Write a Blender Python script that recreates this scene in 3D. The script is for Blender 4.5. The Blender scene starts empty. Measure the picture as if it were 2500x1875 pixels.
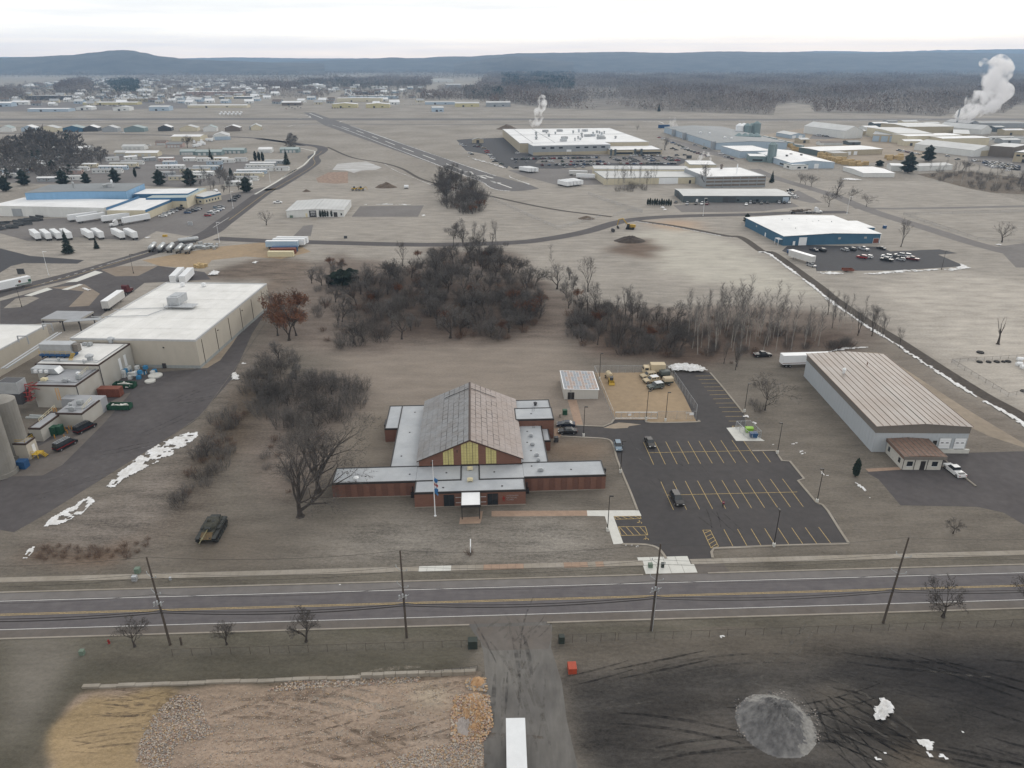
import bpy, bmesh, math, random
import numpy as np
from mathutils import Vector, Matrix, noise
sc = bpy.context.scene
R = math.radians
# camera
F, YH, HC = 1760.0,150.0,86.0            # focal length in photo pixels, horizon row, camera height
PIT = math.atan((937.5 - YH) / F); SP, CP = math.sin(PIT), math.cos(PIT)
cam = bpy.data.cameras.new('camera'); cam_o = bpy.data.objects.new('camera', cam)
sc.collection.objects.link(cam_o); sc.camera = cam_o
cam.sensor_width = 36.0; cam.lens = F / 2500 * 36; cam.clip_start = 1.0; cam.clip_end = 90000
cam_o.location = (0,0, HC); cam_o.rotation_euler = (math.pi / 2 - PIT, 0,0)
# sky, sun, exposure
world = bpy.data.worlds.new('World'); sc.world = world; world.use_nodes = True
wn, wl = world.node_tree.nodes, world.node_tree.links
wn.clear()
SUN_EL, SUN_AZ = R(24), R(28)              # azimuth measured from +Y towards +X
sky = wn.new('ShaderNodeTexSky'); sky.sky_type = 'NISHITA'; sky.sun_disc = False
sky.sun_elevation = SUN_EL; sky.sun_rotation = SUN_AZ; sky.dust_density = 3.0; sky.air_density = 1.4
tc = wn.new('ShaderNodeTexCoord'); sep = wn.new('ShaderNodeSeparateXYZ'); wl.new(tc.outputs['Generated'], sep.inputs[0])
mp = wn.new('ShaderNodeMapping'); mp.inputs['Scale'].default_value = (2.2,2.2,34); wl.new(tc.outputs['Generated'], mp.inputs[0])
nz = wn.new('ShaderNodeTexNoise'); nz.inputs['Scale'].default_value = 1.6; nz.inputs['Detail'].default_value = 7; nz.inputs['Roughness'].default_value = .55
wl.new(mp.outputs[0], nz.inputs['Vector'])
ramp = wn.new('ShaderNodeValToRGB'); el = ramp.color_ramp.elements
el[0].position = 0.0; el[0].color = (1.55,1.22,.98,1); el[1].position = 1.0; el[1].color = (1.0,.97,.93,1)
for pos, c in ((.012, (1.6,1.33,1.10,1)), (.032, (1.45,1.34,1.19,1)), (.06, (1.10,1.08,1.04,1)), (.10, (.93,.93,.91,1)), (.35, (.92,.90,.87,1))):
 e = el.new(pos); e.color = c
wl.new(sep.outputs['Z'], ramp.inputs[0])
cr = wn.new('ShaderNodeValToRGB'); cr.color_ramp.elements[0].position = .36; cr.color_ramp.elements[0].color = (.86,.88,.91,1)
cr.color_ramp.elements[1].position = .62; cr.color_ramp.elements[1].color = (1.06,1.05,1.03,1); wl.new(nz.outputs['Fac'], cr.inputs[0])
mul = wn.new('ShaderNodeMixRGB'); mul.blend_type = 'MULTIPLY'; mul.inputs[0].default_value = 1; wl.new(ramp.outputs[0], mul.inputs[1]); wl.new(cr.outputs[0], mul.inputs[2])
bg1 = wn.new('ShaderNodeBackground'); bg1.inputs[1].default_value = 1.08; wl.new(mul.outputs[0], bg1.inputs[0])
bg2 = wn.new('ShaderNodeBackground'); bg2.inputs[1].default_value = .07; wl.new(sky.outputs[0], bg2.inputs[0])
mx = wn.new('ShaderNodeMixShader'); mx.inputs[0].default_value = .12; wl.new(bg1.outputs[0], mx.inputs[1]); wl.new(bg2.outputs[0], mx.inputs[2])
wo = wn.new('ShaderNodeOutputWorld'); wl.new(mx.outputs[0], wo.inputs[0])
sun = bpy.data.lights.new('sun', 'SUN'); sun.energy = .9; sun.angle = R(24); sun.color = (1,.95,.88)
sun_o = bpy.data.objects.new('sun', sun); sc.collection.objects.link(sun_o)
sd = Vector((math.sin(SUN_AZ) * math.cos(SUN_EL), math.cos(SUN_AZ) * math.cos(SUN_EL), math.sin(SUN_EL)))
sun_o.rotation_euler = sd.to_track_quat('Z', 'Y').to_euler(); sun_o.location = (60,60,150)
vs = sc.view_settings; vs.view_transform = 'Standard'; vs.look = 'None'; vs.exposure = 0.2; vs.gamma = 1.0; vs.use_curve_mapping = False
sc.render.engine = 'CYCLES'; cy = sc.cycles
cy.max_bounces = 9; cy.diffuse_bounces = 2; cy.glossy_bounces = 2; cy.transmission_bounces = 2; cy.transparent_max_bounces = 12; cy.volume_bounces = 8
cy.use_denoising = True
try: cy.denoiser = 'OPENIMAGEDENOISE'; cy.denoising_prefilter = 'ACCURATE'
except Exception: pass
cy.volume_max_steps = 256
# photo pixel -> ground
TW = dict(T1=(0,80,3.403),T2=(600,80,3.403),T3=(1200,80,3.403),T4=(1800,80,3.16),T5=(0,400,3.403),T6=(600,400,3.403),T7=(1200,400,3.403),T8=(1800,400,3.16),
 U1=(0,740,3.16),U2=(600,740,3.0729),U3=(1200,800,3.0729),U4=(1800,780,3.0729),U5=(0,1150,3.16),U6=(650,1250,2.6543),U7=(1250,1200,2.4585),U8=(1850,1250,2.6538),F=(0,0,.8848),
 A1=(800,920,4.4833),A2=(1130,920,4.4838),A3=(0,780,4.3667),A4=(1350,880,5.978),B1=(0,290,5.53),B2=(380,290,5.53),B3=(1100,290,5.53),B4=(1480,290,5.53),B5=(1860,270,5.53),B6=(2150,270,6.32),
 B7=(0,180,4.424),B8=(500,180,2.765),C1=(100,1600,3.687),C2=(900,1540,4.424),C3=(1700,1650,2.765))
def px(t, x, y): o = TW[t]; return o[0] + x / o[2], o[1] + y / o[2]
def G(t, x, y, z=0.0):
 "where the sight line through that point of the photograph meets the level z"
 x, y = px(t, x, y); b = 937.5 - y; k = (HC - z) / (F * SP - b * CP)
 return (x - 1250) * k, (F * CP + b * SP) * k
def hgt(t, base, top):
 X, Y = G(t, *base); x, y = px(t, *top); b = 937.5 - y
 return HC - Y * (F * SP - b * CP) / (F * CP + b * SP)
RA = R(2.4); RC, RS = math.cos(RA), math.sin(RA)
def W(u, v): return u * RC - v * RS, u * RS + v * RC      # street frame: u along the road, v away from the camera
def UV(x, y): return x * RC + y * RS, -x * RS + y * RC
# materials
MATS = {}
def M(name, col=(.5,.5,.5), rough=.85, var=.12, scale=1.5, metal=0, bump=0, col2=None, stretch=(1,1,1), big=None, bigs=.12, spec=.3, world_co=False, alpha=1.0, emit=0):
 if name in MATS: return MATS[name]
 m = bpy.data.materials.new(name); m.use_nodes = True; n, l = m.node_tree.nodes, m.node_tree.links
 b = n['Principled BSDF']; b.inputs['Roughness'].default_value = rough; b.inputs['Metallic'].default_value = metal
 b.inputs['Specular IOR Level'].default_value = spec
 if world_co: co = n.new('ShaderNodeNewGeometry').outputs['Position']
 else: co = n.new('ShaderNodeTexCoord').outputs['Object']
 mpp = n.new('ShaderNodeMapping'); mpp.inputs['Scale'].default_value = stretch; l.new(co, mpp.inputs[0])
 t = n.new('ShaderNodeTexNoise'); t.inputs['Scale'].default_value = scale; t.inputs['Detail'].default_value = 6; t.inputs['Roughness'].default_value = .62
 l.new(mpp.outputs[0], t.inputs['Vector'])
 rp = n.new('ShaderNodeValToRGB'); e = rp.color_ramp.elements; e[0].position = .3; e[1].position = .7
 c2 = col2 or tuple(min(1, c * (1 + var)) for c in col); c1 = col if col2 else tuple(c * (1 - var) for c in col)
 e[0].color = (*c1,1); e[1].color = (*c2,1); l.new(t.outputs['Fac'], rp.inputs[0]); out = rp.outputs[0]
 if big:
  t2 = n.new('ShaderNodeTexNoise'); t2.inputs['Scale'].default_value = bigs; t2.inputs['Detail'].default_value = 5; t2.inputs['Roughness'].default_value = .6
  l.new(co, t2.inputs['Vector'])
  r2 = n.new('ShaderNodeValToRGB'); e = r2.color_ramp.elements; e[0].position = .35; e[1].position = .66
  e[0].color = (0,0,0,1); e[1].color = (1,1,1,1); l.new(t2.outputs['Fac'], r2.inputs[0])
  mi = n.new('ShaderNodeMixRGB'); mi.blend_type = 'MULTIPLY'; l.new(r2.outputs[0], mi.inputs[0]); l.new(out, mi.inputs[1]); mi.inputs[2].default_value = (*big, 1); out = mi.outputs[0]
 l.new(out, b.inputs['Base Color'])
 if bump:
  bp = n.new('ShaderNodeBump'); bp.inputs['Strength'].default_value = .6; bp.inputs['Distance'].default_value = bump; l.new(t.outputs['Fac'], bp.inputs['Height']); l.new(bp.outputs[0], b.inputs['Normal'])
 if alpha < 1:
  tr = n.new('ShaderNodeBsdfTransparent'); ms = n.new('ShaderNodeMixShader'); ms.inputs[0].default_value = alpha
  l.new(tr.outputs[0], ms.inputs[1]); l.new(b.outputs[0], ms.inputs[2]); l.new(ms.outputs[0], n['Material Output'].inputs[0])
 MATS[name] = m; return m
def paint(name, col, rough=.35): return M('paint_' + name, col, rough, .04,2.0, spec=.5)
M('glass', (.02,.025,.03), .08,.2, spec=.6); M('tyre', (.02,.02,.02), .9); M('rim', (.35,.35,.36), .4, metal=.6)
M('chrome', (.45,.46,.48), .3, metal=.8); M('lamp_red', (.35,.02,.02), .3); M('lamp_clear', (.7,.7,.68), .2)
M('white_metal', (.74,.76,.78), .5,.05,.4); M('grey_metal', (.34,.36,.37), .5,.08,.5); M('dark_metal', (.05,.05,.055), .5,.1); M('galv', (.42,.44,.46), .45,.1,.8, metal=.4)
M('snow', (.62,.62,.62), .8, col2=(.80,.82,.85), scale=1.6, bump=.12, world_co=True, big=(.78,.76,.73), bigs=.5)
M('yellow_paint', (.46,.34,.14), .8,.35,3, world_co=True); M('white_paint', (.62,.62,.60), .8,.15,3, world_co=True)
M('concrete', (.30,.275,.24), .9,.1,.8, big=(.82,.80,.76), bigs=.15, world_co=True, bump=.004); M('concrete_light', (.55,.55,.52), .9,.07,.8, world_co=True); M('concrete_rust', (.30,.215,.16), .9,.14,.8, world_co=True)
M('brick', (.172,.092,.070), .9,.16,2.2, stretch=(.5,.5,6), spec=.15); M('brick_dark', (.138,.074,.058), .9,.16,2.2, stretch=(.5,.5,6), spec=.15)
M('wood_pole', (.075,.062,.052), .9,.25,2, stretch=(6,6,.4)); M('black_steel', (.025,.023,.022), .5)
M('chain_link', (.34,.35,.36), .6, alpha=.20); M('chain_link_thin', (.16,.16,.155), .6, alpha=.12)
M('bark', (.058,.05,.045), .95,.25,3); M('bark_pale', (.36,.34,.31), .9,.2,2, stretch=(1,1,4)); M('twig', (.095,.086,.080), .95,.25,1); M('twig_grey', (.135,.126,.12), .95,.2,1)
M('twig_red', (.125,.078,.056), .95,.3,1); M('leaf_rust', (.17,.075,.04), .9,.35,.6); M('needle', (.022,.034,.026), .9,.35,.8); M('needle_green', (.045,.062,.032), .9,.35,.8)
# mesh builder
class MB:
 def __init__(s): s.v = []; s.f = []; s.m = []
 def add(s, vs, fs, mi=0):
  k = len(s.v); s.v += [tuple(q) for q in vs]; s.f += [tuple(i + k for i in q) for q in fs]; s.m += [mi] * len(fs); return s
 def box(s, x0, x1, y0, y1, z0, z1, mi=0):
  return s.add([(x0,y0,z0),(x1,y0,z0),(x1,y1,z0),(x0,y1,z0),(x0,y0,z1),(x1,y0,z1),(x1,y1,z1),(x0,y1,z1)], [(3,2,1,0),(4,5,6,7),(0,1,5,4),(1,2,6,5),(2,3,7,6),(3,0,4,7)], mi)
 def obox(s, c, sx, sy, sz, a=0, mi=0, tilt=0):
  ca, sa = math.cos(a), math.sin(a); ct, st = math.cos(tilt), math.sin(tilt); vs = []
  for z in (-.5,.5):
   for x, y in ((-.5,-.5),(.5,-.5),(.5,.5),(-.5,.5)):
    X, Y, Z = x*sx, y*sy, z*sz; X, Z = X*ct - Z*st, X*st + Z*ct
    vs.append((c[0]+X*ca-Y*sa, c[1]+X*sa+Y*ca, c[2]+Z))
  return s.add(vs, [(3,2,1,0),(4,5,6,7),(0,1,5,4),(1,2,6,5),(2,3,7,6),(3,0,4,7)], mi)
 def prism(s, poly, z0, z1, mi=0, cap=True):
  n = len(poly); vs = [(x, y, z0) for x, y in poly] + [(x, y, z1) for x, y in poly]
  fs = [(i, (i+1) % n, n+(i+1) % n, n+i) for i in range(n)]
  if cap: fs += [tuple(range(n, 2*n))]
  return s.add(vs, fs, mi)
 def sweep(s, prof, y0, y1, mi=0):
  "x-z outline pushed along y"
  n = len(prof); vs = [(x, y0, z) for x, z in prof] + [(x, y1, z) for x, z in prof]
  return s.add(vs, [(i, (i+1) % n, n+(i+1) % n, n+i)[::-1] for i in range(n)] + [tuple(range(n)), tuple(range(2*n-1, n-1,-1))], mi)
 def tube(s, p, q, r0, r1=None, n=6, mi=0, cap=True):
  r1 = r0 if r1 is None else r1; p, q = Vector(p), Vector(q); d = q - p
  if d.length < 1e-6: return s
  d.normalize(); a = d.orthogonal().normalized(); b = d.cross(a); vs = []
  for c, r in ((p, r0), (q, r1)):
   for i in range(n):
    t = 2*math.pi*i/n; vs.append(c + (a*math.cos(t) + b*math.sin(t))*r)
  fs = [(i, (i+1) % n, n+(i+1) % n, n+i) for i in range(n)]
  if cap: fs += [tuple(range(n))[::-1], tuple(range(n, 2*n))]
  return s.add(vs, fs, mi)
 def path(s, pts, r, n=5, mi=0):
  for a, b in zip(pts, pts[1:]): s.tube(a, b, r, r, n, mi)
  return s
 def lathe(s, prof, c=(0,0,0), n=16, mi=0, axis='z'):
  vs = []; k = len(prof)
  for r, z in prof:
   for i in range(n):
    t = 2*math.pi*i/n; q = (r*math.cos(t), r*math.sin(t), z)
    if axis == 'x': q = (q[2], q[0], q[1])
    if axis == 'y': q = (q[0], q[2], q[1])
    vs.append((c[0]+q[0], c[1]+q[1], c[2]+q[2]))
  fs = [(j*n+i, j*n+(i+1) % n, (j+1)*n+(i+1) % n, (j+1)*n+i) for j in range(k-1) for i in range(n)]
  fs += [tuple(range(n))[::-1], tuple(range((k-1)*n, k*n))]
  return s.add(vs, fs, mi)
 def mesh(s, name, mats, smooth=False):
  me = bpy.data.meshes.new(name); me.from_pydata(s.v, [], s.f)
  for m in (mats if isinstance(mats, (list, tuple)) else [mats]): me.materials.append(MATS[m] if isinstance(m, str) else m)
  me.polygons.foreach_set('material_index', s.m)
  if smooth: me.polygons.foreach_set('use_smooth', [True] * len(s.f))
  me.update(); return me
 def build(s, name, mats, parent=None, loc=None, rz=0, smooth=False): return ob(name, s.mesh(name, mats, smooth), parent, loc, rz)
col = sc.collection; KIDS = {}
def ob(name, me, parent=None, loc=None, rz=0, scale=None):
 o = bpy.data.objects.new(name, me); col.objects.link(o)
 if parent: o.parent = parent; KIDS.setdefault(parent.as_pointer(), []).append(o)
 if loc is not None: o.location = loc
 if rz: o.rotation_euler = (0,0, rz)
 if scale is not None: o.scale = scale if isinstance(scale, (tuple, list)) else (scale,)*3
 return o
def tag(o, label, cat, group=None):
 o['label'] = label; o['category'] = cat
 if group: o['group'] = group
 return o
def thing(name, label, cat, loc, rz=0, group=None): return tag(ob(name, None, None, (*loc, 0) if len(loc) == 2 else loc, rz), label, cat, group)
def struct(o, kind='structure'): o['kind'] = kind; return o
def copy_tree(o, parent=None):
 c = o.copy(); col.objects.link(c); c.parent = parent
 if parent: KIDS.setdefault(parent.as_pointer(), []).append(c)
 for ch in list(KIDS.get(o.as_pointer(), ())): copy_tree(ch, c)
 return c
def put(proto, loc, rz, label=None, group=None, used=set(), scale=None):
 o = proto if proto.name not in used else copy_tree(proto)
 used.add(proto.name); o.location = (*loc, 0) if len(loc) == 2 else loc; o.rotation_euler = (0,0, rz)
 if scale: o.scale = (scale,)*3 if not isinstance(scale, tuple) else scale
 if label: o['label'] = label
 if group: o['group'] = group
 return o
def flat(name, pts, z, mat, kind='structure', parent=None):
 "a sheet through ground points (given as photo points or metres)"
 q = [(*(G(*p) if isinstance(p[0], str) else p), z) for p in pts]
 me = bpy.data.meshes.new(name); me.from_pydata(q, [], [tuple(range(len(q)))]); me.materials.append(MATS[mat] if isinstance(mat, str) else mat)
 if me.polygons[0].normal.z < 0: me.flip_normals()
 o = ob(name, me, parent)
 if not parent: struct(o, kind)
 return o
def Pn(t, *a): return [(t, a[i], a[i+1]) for i in range(0, len(a), 2)]
def wp(p): return G(*p) if isinstance(p[0], str) else p
def ribbon(pts, w, z=0, mb=None, mi=0, dash=None):
 pts = [Vector(wp(p)) for p in pts]; mb = mb or MB()
 ws = w if isinstance(w, (list, tuple)) else [w]*len(pts)
 if dash:
  for a, b in zip(pts, pts[1:]):
   L = (b-a).length; d = (b-a)/L; t = 0
   while t < L:
    ribbon([tuple(a+d*t), tuple(a+d*min(L, t+dash[0]))], w, z, mb, mi); t += dash[0]+dash[1]
  return mb
 vs = []
 for i, p in enumerate(pts):
  d = (pts[min(i+1, len(pts)-1)] - pts[max(i-1,0)]).normalized(); n = Vector((-d.y, d.x))*ws[i]/2
  vs += [(p.x-n.x, p.y-n.y, z), (p.x+n.x, p.y+n.y, z)]
 return mb.add(vs, [(2*i, 2*i+2,2*i+3,2*i+1) for i in range(len(pts)-1)], mi)
def smooth_pts(pts, k=6):
 P_ = [Vector(wp(p)) for p in pts]; P_ = [2*P_[0]-P_[1]] + P_ + [2*P_[-1]-P_[-2]]; out = []
 for i in range(1, len(P_)-2):
  a, b, c, d = P_[i-1:i+3]
  for j in range(k):
   t = j/k; out.append(tuple(.5*((2*b)+(c-a)*t+(2*a-5*b+4*c-d)*t*t+(3*b-a-3*c+d)*t**3)))
 return out + [tuple(P_[-2])]
def kerb(pts, w=.45, h=.13, mat='concrete', name='kerb', parent=None):
 pts = [Vector(wp(p)) for p in pts]; vs = []; mb = MB()
 for i, p in enumerate(pts):
  d = (pts[min(i+1, len(pts)-1)] - pts[max(i-1,0)]).normalized(); n = Vector((-d.y, d.x))*w/2
  vs += [(p.x-n.x, p.y-n.y, 0), (p.x-n.x, p.y-n.y, h), (p.x+n.x, p.y+n.y, h), (p.x+n.x, p.y+n.y, 0)]
 for i in range(len(pts)-1):
  k = 4*i; mb.f += [(k, k+4, k+5, k+1), (k+1, k+5, k+6, k+2), (k+2, k+6, k+7, k+3)]; mb.m += [0]*3
 mb.v = vs; o = mb.build(name, mat, parent)
 return o if parent else struct(o)
def inside(p, poly):
 c = False; j = len(poly)-1
 for i in range(len(poly)):
  a, b = poly[i], poly[j]
  if (a[1] > p[1]) != (b[1] > p[1]) and p[0] < (b[0]-a[0])*(p[1]-a[1])/(b[1]-a[1])+a[0]: c = not c
  j = i
 return c
def scatter(pts, n, rng, mind=0):
 poly = [wp(p) for p in pts]; xs = [p[0] for p in poly]; ys = [p[1] for p in poly]; out = []; tries = 0
 while len(out) < n and tries < n*60:
  tries += 1; q = (rng.uniform(min(xs), max(xs)), rng.uniform(min(ys), max(ys)))
  if inside(q, poly) and (not mind or all((q[0]-o[0])**2+(q[1]-o[1])**2 > mind*mind for o in out)): out.append(q)
 return out
# ground and paving
wc = dict(world_co=True)
M('field', (.29,.268,.24), .95,.30,.5, big=(.74,.73,.71), bigs=.018, stretch=(.6,1.8,1), spec=.1, bump=.03, **wc)
M('field_frost', (.44,.42,.385), .95,.16,.12, col2=(.30,.275,.24), stretch=(.35,2.2,1), spec=.1, **wc)
M('lawn', (.105,.093,.078), .95, col2=(.20,.178,.152), scale=.9, big=(.80,.81,.76), bigs=.055, spec=.1, bump=.03, **wc)
M('lawn_green', (.095,.098,.068), .95, col2=(.165,.16,.12), scale=1.1, big=(.75,.78,.74), bigs=.07, spec=.1, bump=.03, **wc)
M('lawn_frost', (.135,.124,.108), .95, col2=(.33,.315,.29), scale=.28, big=(.72,.72,.70), bigs=.09, spec=.1, bump=.03, stretch=(.6,1.6,1), **wc)
M('lawn_back', (.20,.168,.135), .95, col2=(.285,.245,.205), scale=.45, big=(.83,.80,.78), bigs=.03, stretch=(.5,2.2,1), spec=.1, bump=.03, **wc)
M('woods_floor_shaded', (.075,.060,.05), .95, col2=(.215,.175,.148), scale=.22, big=(.75,.70,.68), bigs=.04, spec=.05, bump=.1, **wc)  # leaf litter, darkened by painted shadow of the trees
M('rough_grass', (.085,.073,.06), .95, col2=(.24,.215,.19), scale=.5, big=(.75,.68,.6), bigs=.06, spec=.05, bump=.15, **wc)
M('asphalt_lot', (.056,.053,.054), .9,.12,.6, big=(1.25,1.22,1.2), bigs=.05, spec=.2, **wc)
M('asphalt', (.092,.085,.086), .9,.14,.5, big=(.80,.79,.80), bigs=.06, spec=.2, **wc)
M('asphalt_road', (.125,.116,.119), .9,.10,.7, big=(.82,.82,.84), bigs=.5, stretch=(.25,2.5,1), spec=.2, **wc)
M('asphalt_dark', (.06,.06,.065), .9,.12,.5, spec=.2, **wc)
M('asphalt_pale', (.17,.16,.155), .9,.12,.4, big=(.85,.84,.84), bigs=.04, spec=.2, **wc)
M('gravel_tan', (.31,.232,.15), .95,.12,.5, big=(.85,.86,.88), bigs=.08, bump=.03, **wc)
M('gravel_pale', (.30,.25,.195), .95,.12,.5, big=(.8,.8,.8), bigs=.06, bump=.03, **wc)
M('shoulder', (.135,.122,.112), .95,.15,.8, big=(.85,.82,.8), bigs=.2, **wc)
M('sand', (.27,.20,.105), .95, col2=(.34,.26,.15), scale=.35, big=(.72,.68,.62), bigs=.12, stretch=(.6,2.5,1), bump=.06, **wc)
M('rubble_dirt', (.21,.16,.13), .95, col2=(.34,.265,.215), scale=.35, big=(.68,.62,.58), bigs=.16, stretch=(.5,2.6,1), bump=.08, **wc)
M('yard_drive', (.15,.143,.133), .95,.18,.5, big=(.72,.72,.74), bigs=.10, stretch=(2.0,.5,1), bump=.02, **wc)
M('coal', (.028,.028,.031), .9, col2=(.072,.069,.068), scale=.18, big=(.62,.62,.64), bigs=.05, stretch=(.6,1.7,1), bump=.08, **wc)
M('coal_grey', (.05,.047,.044), .95, col2=(.15,.142,.132), scale=.16, big=(.55,.54,.53), bigs=.07, stretch=(.8,1.4,1), bump=.08, **wc)
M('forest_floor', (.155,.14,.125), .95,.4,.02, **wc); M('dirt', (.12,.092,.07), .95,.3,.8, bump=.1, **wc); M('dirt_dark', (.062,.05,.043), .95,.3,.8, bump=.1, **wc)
M('ice', (.27,.25,.23), .8, col2=(.52,.53,.54), scale=.09, stretch=(.5,1.6,1), **wc); M('ditch_soil', (.06,.05,.042), .95,.35,.8, bump=.1, **wc); M('orange_dirt', (.25,.18,.14), .95,.35,.4, **wc)
S_ = 12300
flat('ground', [(-S_, -300), (S_, -300), (S_, S_), (-S_, S_)], 0, 'field')
m = bpy.data.materials.new('grass_and_soil'); m.use_nodes = True; n, l = m.node_tree.nodes, m.node_tree.links; b = n['Principled BSDF']; b.inputs['Roughness'].default_value = .95; b.inputs['Specular IOR Level'].default_value = .08
ca = n.new('ShaderNodeVertexColor'); ca.layer_name = 'zone'; gp = n.new('ShaderNodeNewGeometry')
def nzn(scale, det, stretch, rough=.65):
 mpp = n.new('ShaderNodeMapping'); mpp.inputs['Scale'].default_value = stretch; mpp.inputs['Rotation'].default_value = (0,0,.2); l.new(gp.outputs['Position'], mpp.inputs[0])
 t = n.new('ShaderNodeTexNoise'); t.inputs['Scale'].default_value = scale; t.inputs['Detail'].default_value = det; t.inputs['Roughness'].default_value = rough; l.new(mpp.outputs[0], t.inputs['Vector']); return t.outputs['Fac']
def mth(op, a, b_): 
 q = n.new('ShaderNodeMath'); q.operation = op
 for i, v in enumerate((a, b_)):
  if isinstance(v, (int, float)): q.inputs[i].default_value = v
  else: l.new(v, q.inputs[i])
 return q.outputs[0]
f0, f1, f2, f3 = nzn(4.5,4, (1,1.3,1), .7), nzn(1.3,8, (1,1.6,1), .75), nzn(.14,6, (.6,1.9,1)), nzn(.03,4, (1,1,1))
s_ = mth('ADD', mth('ADD', mth('ADD', mth('MULTIPLY', mth('SUBTRACT', f0,.5), 1.6), mth('MULTIPLY', mth('SUBTRACT', f1,.5), 2.8)), mth('MULTIPLY', mth('SUBTRACT', f2,.5), 2.4)), mth('MULTIPLY', mth('SUBTRACT', f3,.5), 1.2))
wv = n.new('ShaderNodeTexWave'); wv.inputs['Scale'].default_value = .3; wv.inputs['Distortion'].default_value = 9; wv.inputs['Detail'].default_value = 3; wv.bands_direction = 'Y'; l.new(gp.outputs['Position'], wv.inputs['Vector']); s_ = mth('ADD', s_, mth('MULTIPLY', mth('SUBTRACT', wv.outputs['Fac'], .5), .14))
k_ = mth('MAXIMUM', mth('ADD', mth('MULTIPLY', s_, ca.outputs['Alpha']), 1.0), .12)
vm = n.new('ShaderNodeVectorMath'); vm.operation = 'SCALE'; l.new(ca.outputs['Color'], vm.inputs[0]); l.new(k_, vm.inputs['Scale']); l.new(vm.outputs[0], b.inputs['Base Color'])
bp = n.new('ShaderNodeBump'); bp.inputs['Strength'].default_value = .7; bp.inputs['Distance'].default_value = .08; l.new(f1, bp.inputs['Height']); l.new(bp.outputs[0], b.inputs['Normal'])
def sheet(GX0, GX1, GY0, GY1, GS, zoff, fade):
 gx = np.arange(GX0, GX1+.1, GS); gy = np.arange(GY0, GY1+.1, GS); XX, YY = np.meshgrid(gx, gy); sh = XX.shape; q_ = 1.5/GS
 nr = np.random.RandomState(3)
 def blur(a, k):
  for ax in (0,1):
   p = np.pad(a, [(k, k) if i == ax else (0,0) for i in range(a.ndim)], mode='edge'); c = np.cumsum(p, axis=ax)
   c = np.concatenate([np.zeros_like(np.take(c, [0], axis=ax)), c], axis=ax); n = a.shape[ax]
   a = (np.take(c, range(2*k+1,2*k+1+n), axis=ax)-np.take(c, range(0, n), axis=ax))/(2*k+1)
  return a
 def fnoise(k): k = max(1, round(k*q_)); q = blur(blur(nr.rand(*sh)-.5, k), k); return q/q.std()
 def inpoly(poly, jit=0, k=2):
  X, Y = XX, YY
  if jit: X, Y = X+fnoise(k)*jit, Y+fnoise(k)*jit
  c = np.zeros(sh, bool); j = len(poly)-1
  for i in range(len(poly)):
   (xa, ya), (xb, yb) = poly[i], poly[j]
   if ya != yb: c ^= ((ya > Y) != (yb > Y)) & (X < (xb-xa)*(Y-ya)/(yb-ya)+xa)
   j = i
  return c
 colr = np.zeros((*sh, 4)); colr[:] = (.29,.268,.24,.42)
 def zone(pts, c, amp=.3, soft=2, jit=1.2, k=2, mix=1.0):
  w = inpoly([wp(p) for p in pts], jit, k).astype(float); w = (blur(blur(w, round(soft*q_)), round(soft*q_)) if soft else w)[..., None]*mix
  colr[:] = colr*(1-w)+np.array((c[0]*1.02, c[1]*.99, c[2]*.97, amp))*w
 zone([(-400,0), (400,0), W(400,118), *[G(*p) for p in Pn('U4', 2700,1150,2151,800,1500,360,1000,60,600,-60)], *[G(*p) for p in Pn('F', 1640,680,1240,670,900,640,690,570,600,600,560,640)], (-130,215), (-400,215)], (.148,.136,.119), .42,3)
 zone(Pn('U4', 2300,860,1500,390,1000,90,600,90,900,600,1200,1000,2300,1000), (.18,.163,.143), .4,3)
 zone(Pn('F', 650,752,780,752,1000,738,1180,712,1235,745,1260,790,1290,800,1500,920,1215,925,1060,1000,850,1000,790,900,740,790,690,770), (.222,.197,.172), .28,3)
 zone(Pn('F', 790,870,850,860,900,1000,830,1010,740,1000,730,930), (.172,.154,.13), .3,3)
 zone(Pn('F', 640,1010,1330,1080,1330,1100,700,1090), (.112,.103,.088), .35,3)
 zone(Pn('F', 700,1165,850,1120,1000,1130,1260,1125,1330,1180,1390,1215,900,1222,700,1222), (.185,.176,.16), .85,3)
 zone(Pn('F', 1150,1120,1240,1125,1270,1190,1190,1215,1080,1180), (.25,.24,.22), .8,3)
 zone(Pn('U3', 440,870,870,850,950,1000,860,1000,440,990), (.165,.13,.10), .35,2)
 for q in (Pn('F', 600,655,650,590,720,545,800,560,900,575,940,535,1090,540,1150,590,1240,640,1330,665,1500,662,1640,655,1800,680,1910,715,1850,745,1700,765,1560,778,1440,785,1300,775,1225,735,1100,742,900,757,760,762,650,765,590,720), Pn('F', 575,830,700,800,790,830,790,870,740,930,700,1040,640,1110,560,1040,540,930,500,900,560,760,590,690,640,760)):
  zone(q, (.168,.145,.128), .55,2,2.5)
 zone(Pn('F', 740,590,1160,610,1200,700,1100,735,850,730,740,700), (.085,.068,.058), .6,3,3); zone(Pn('F', 1240,690,1480,700,1900,730,1700,765,1440,780,1300,765), (.10,.077,.064), .6,2,3)  # dark floor in the woods: leaf litter with tree shadow painted in
 zone(Pn('F', 80,1135,280,1040,430,930,480,880,530,800,560,760,600,790,560,900,480,1000,420,1080,350,1160,290,1205,60,1215,45,1190), (.165,.15,.135), .8,2,2)
 zone(Pn('F', 480,870,540,800,600,790,560,900,480,1000,400,1110,340,1170,300,1200,350,1110,430,960), (.095,.078,.062), .7,2,2); zone(Pn('F', 90,1175,260,1180,350,1150,380,1120,300,1215,60,1215), (.12,.085,.062), .7,1,2)
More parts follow.
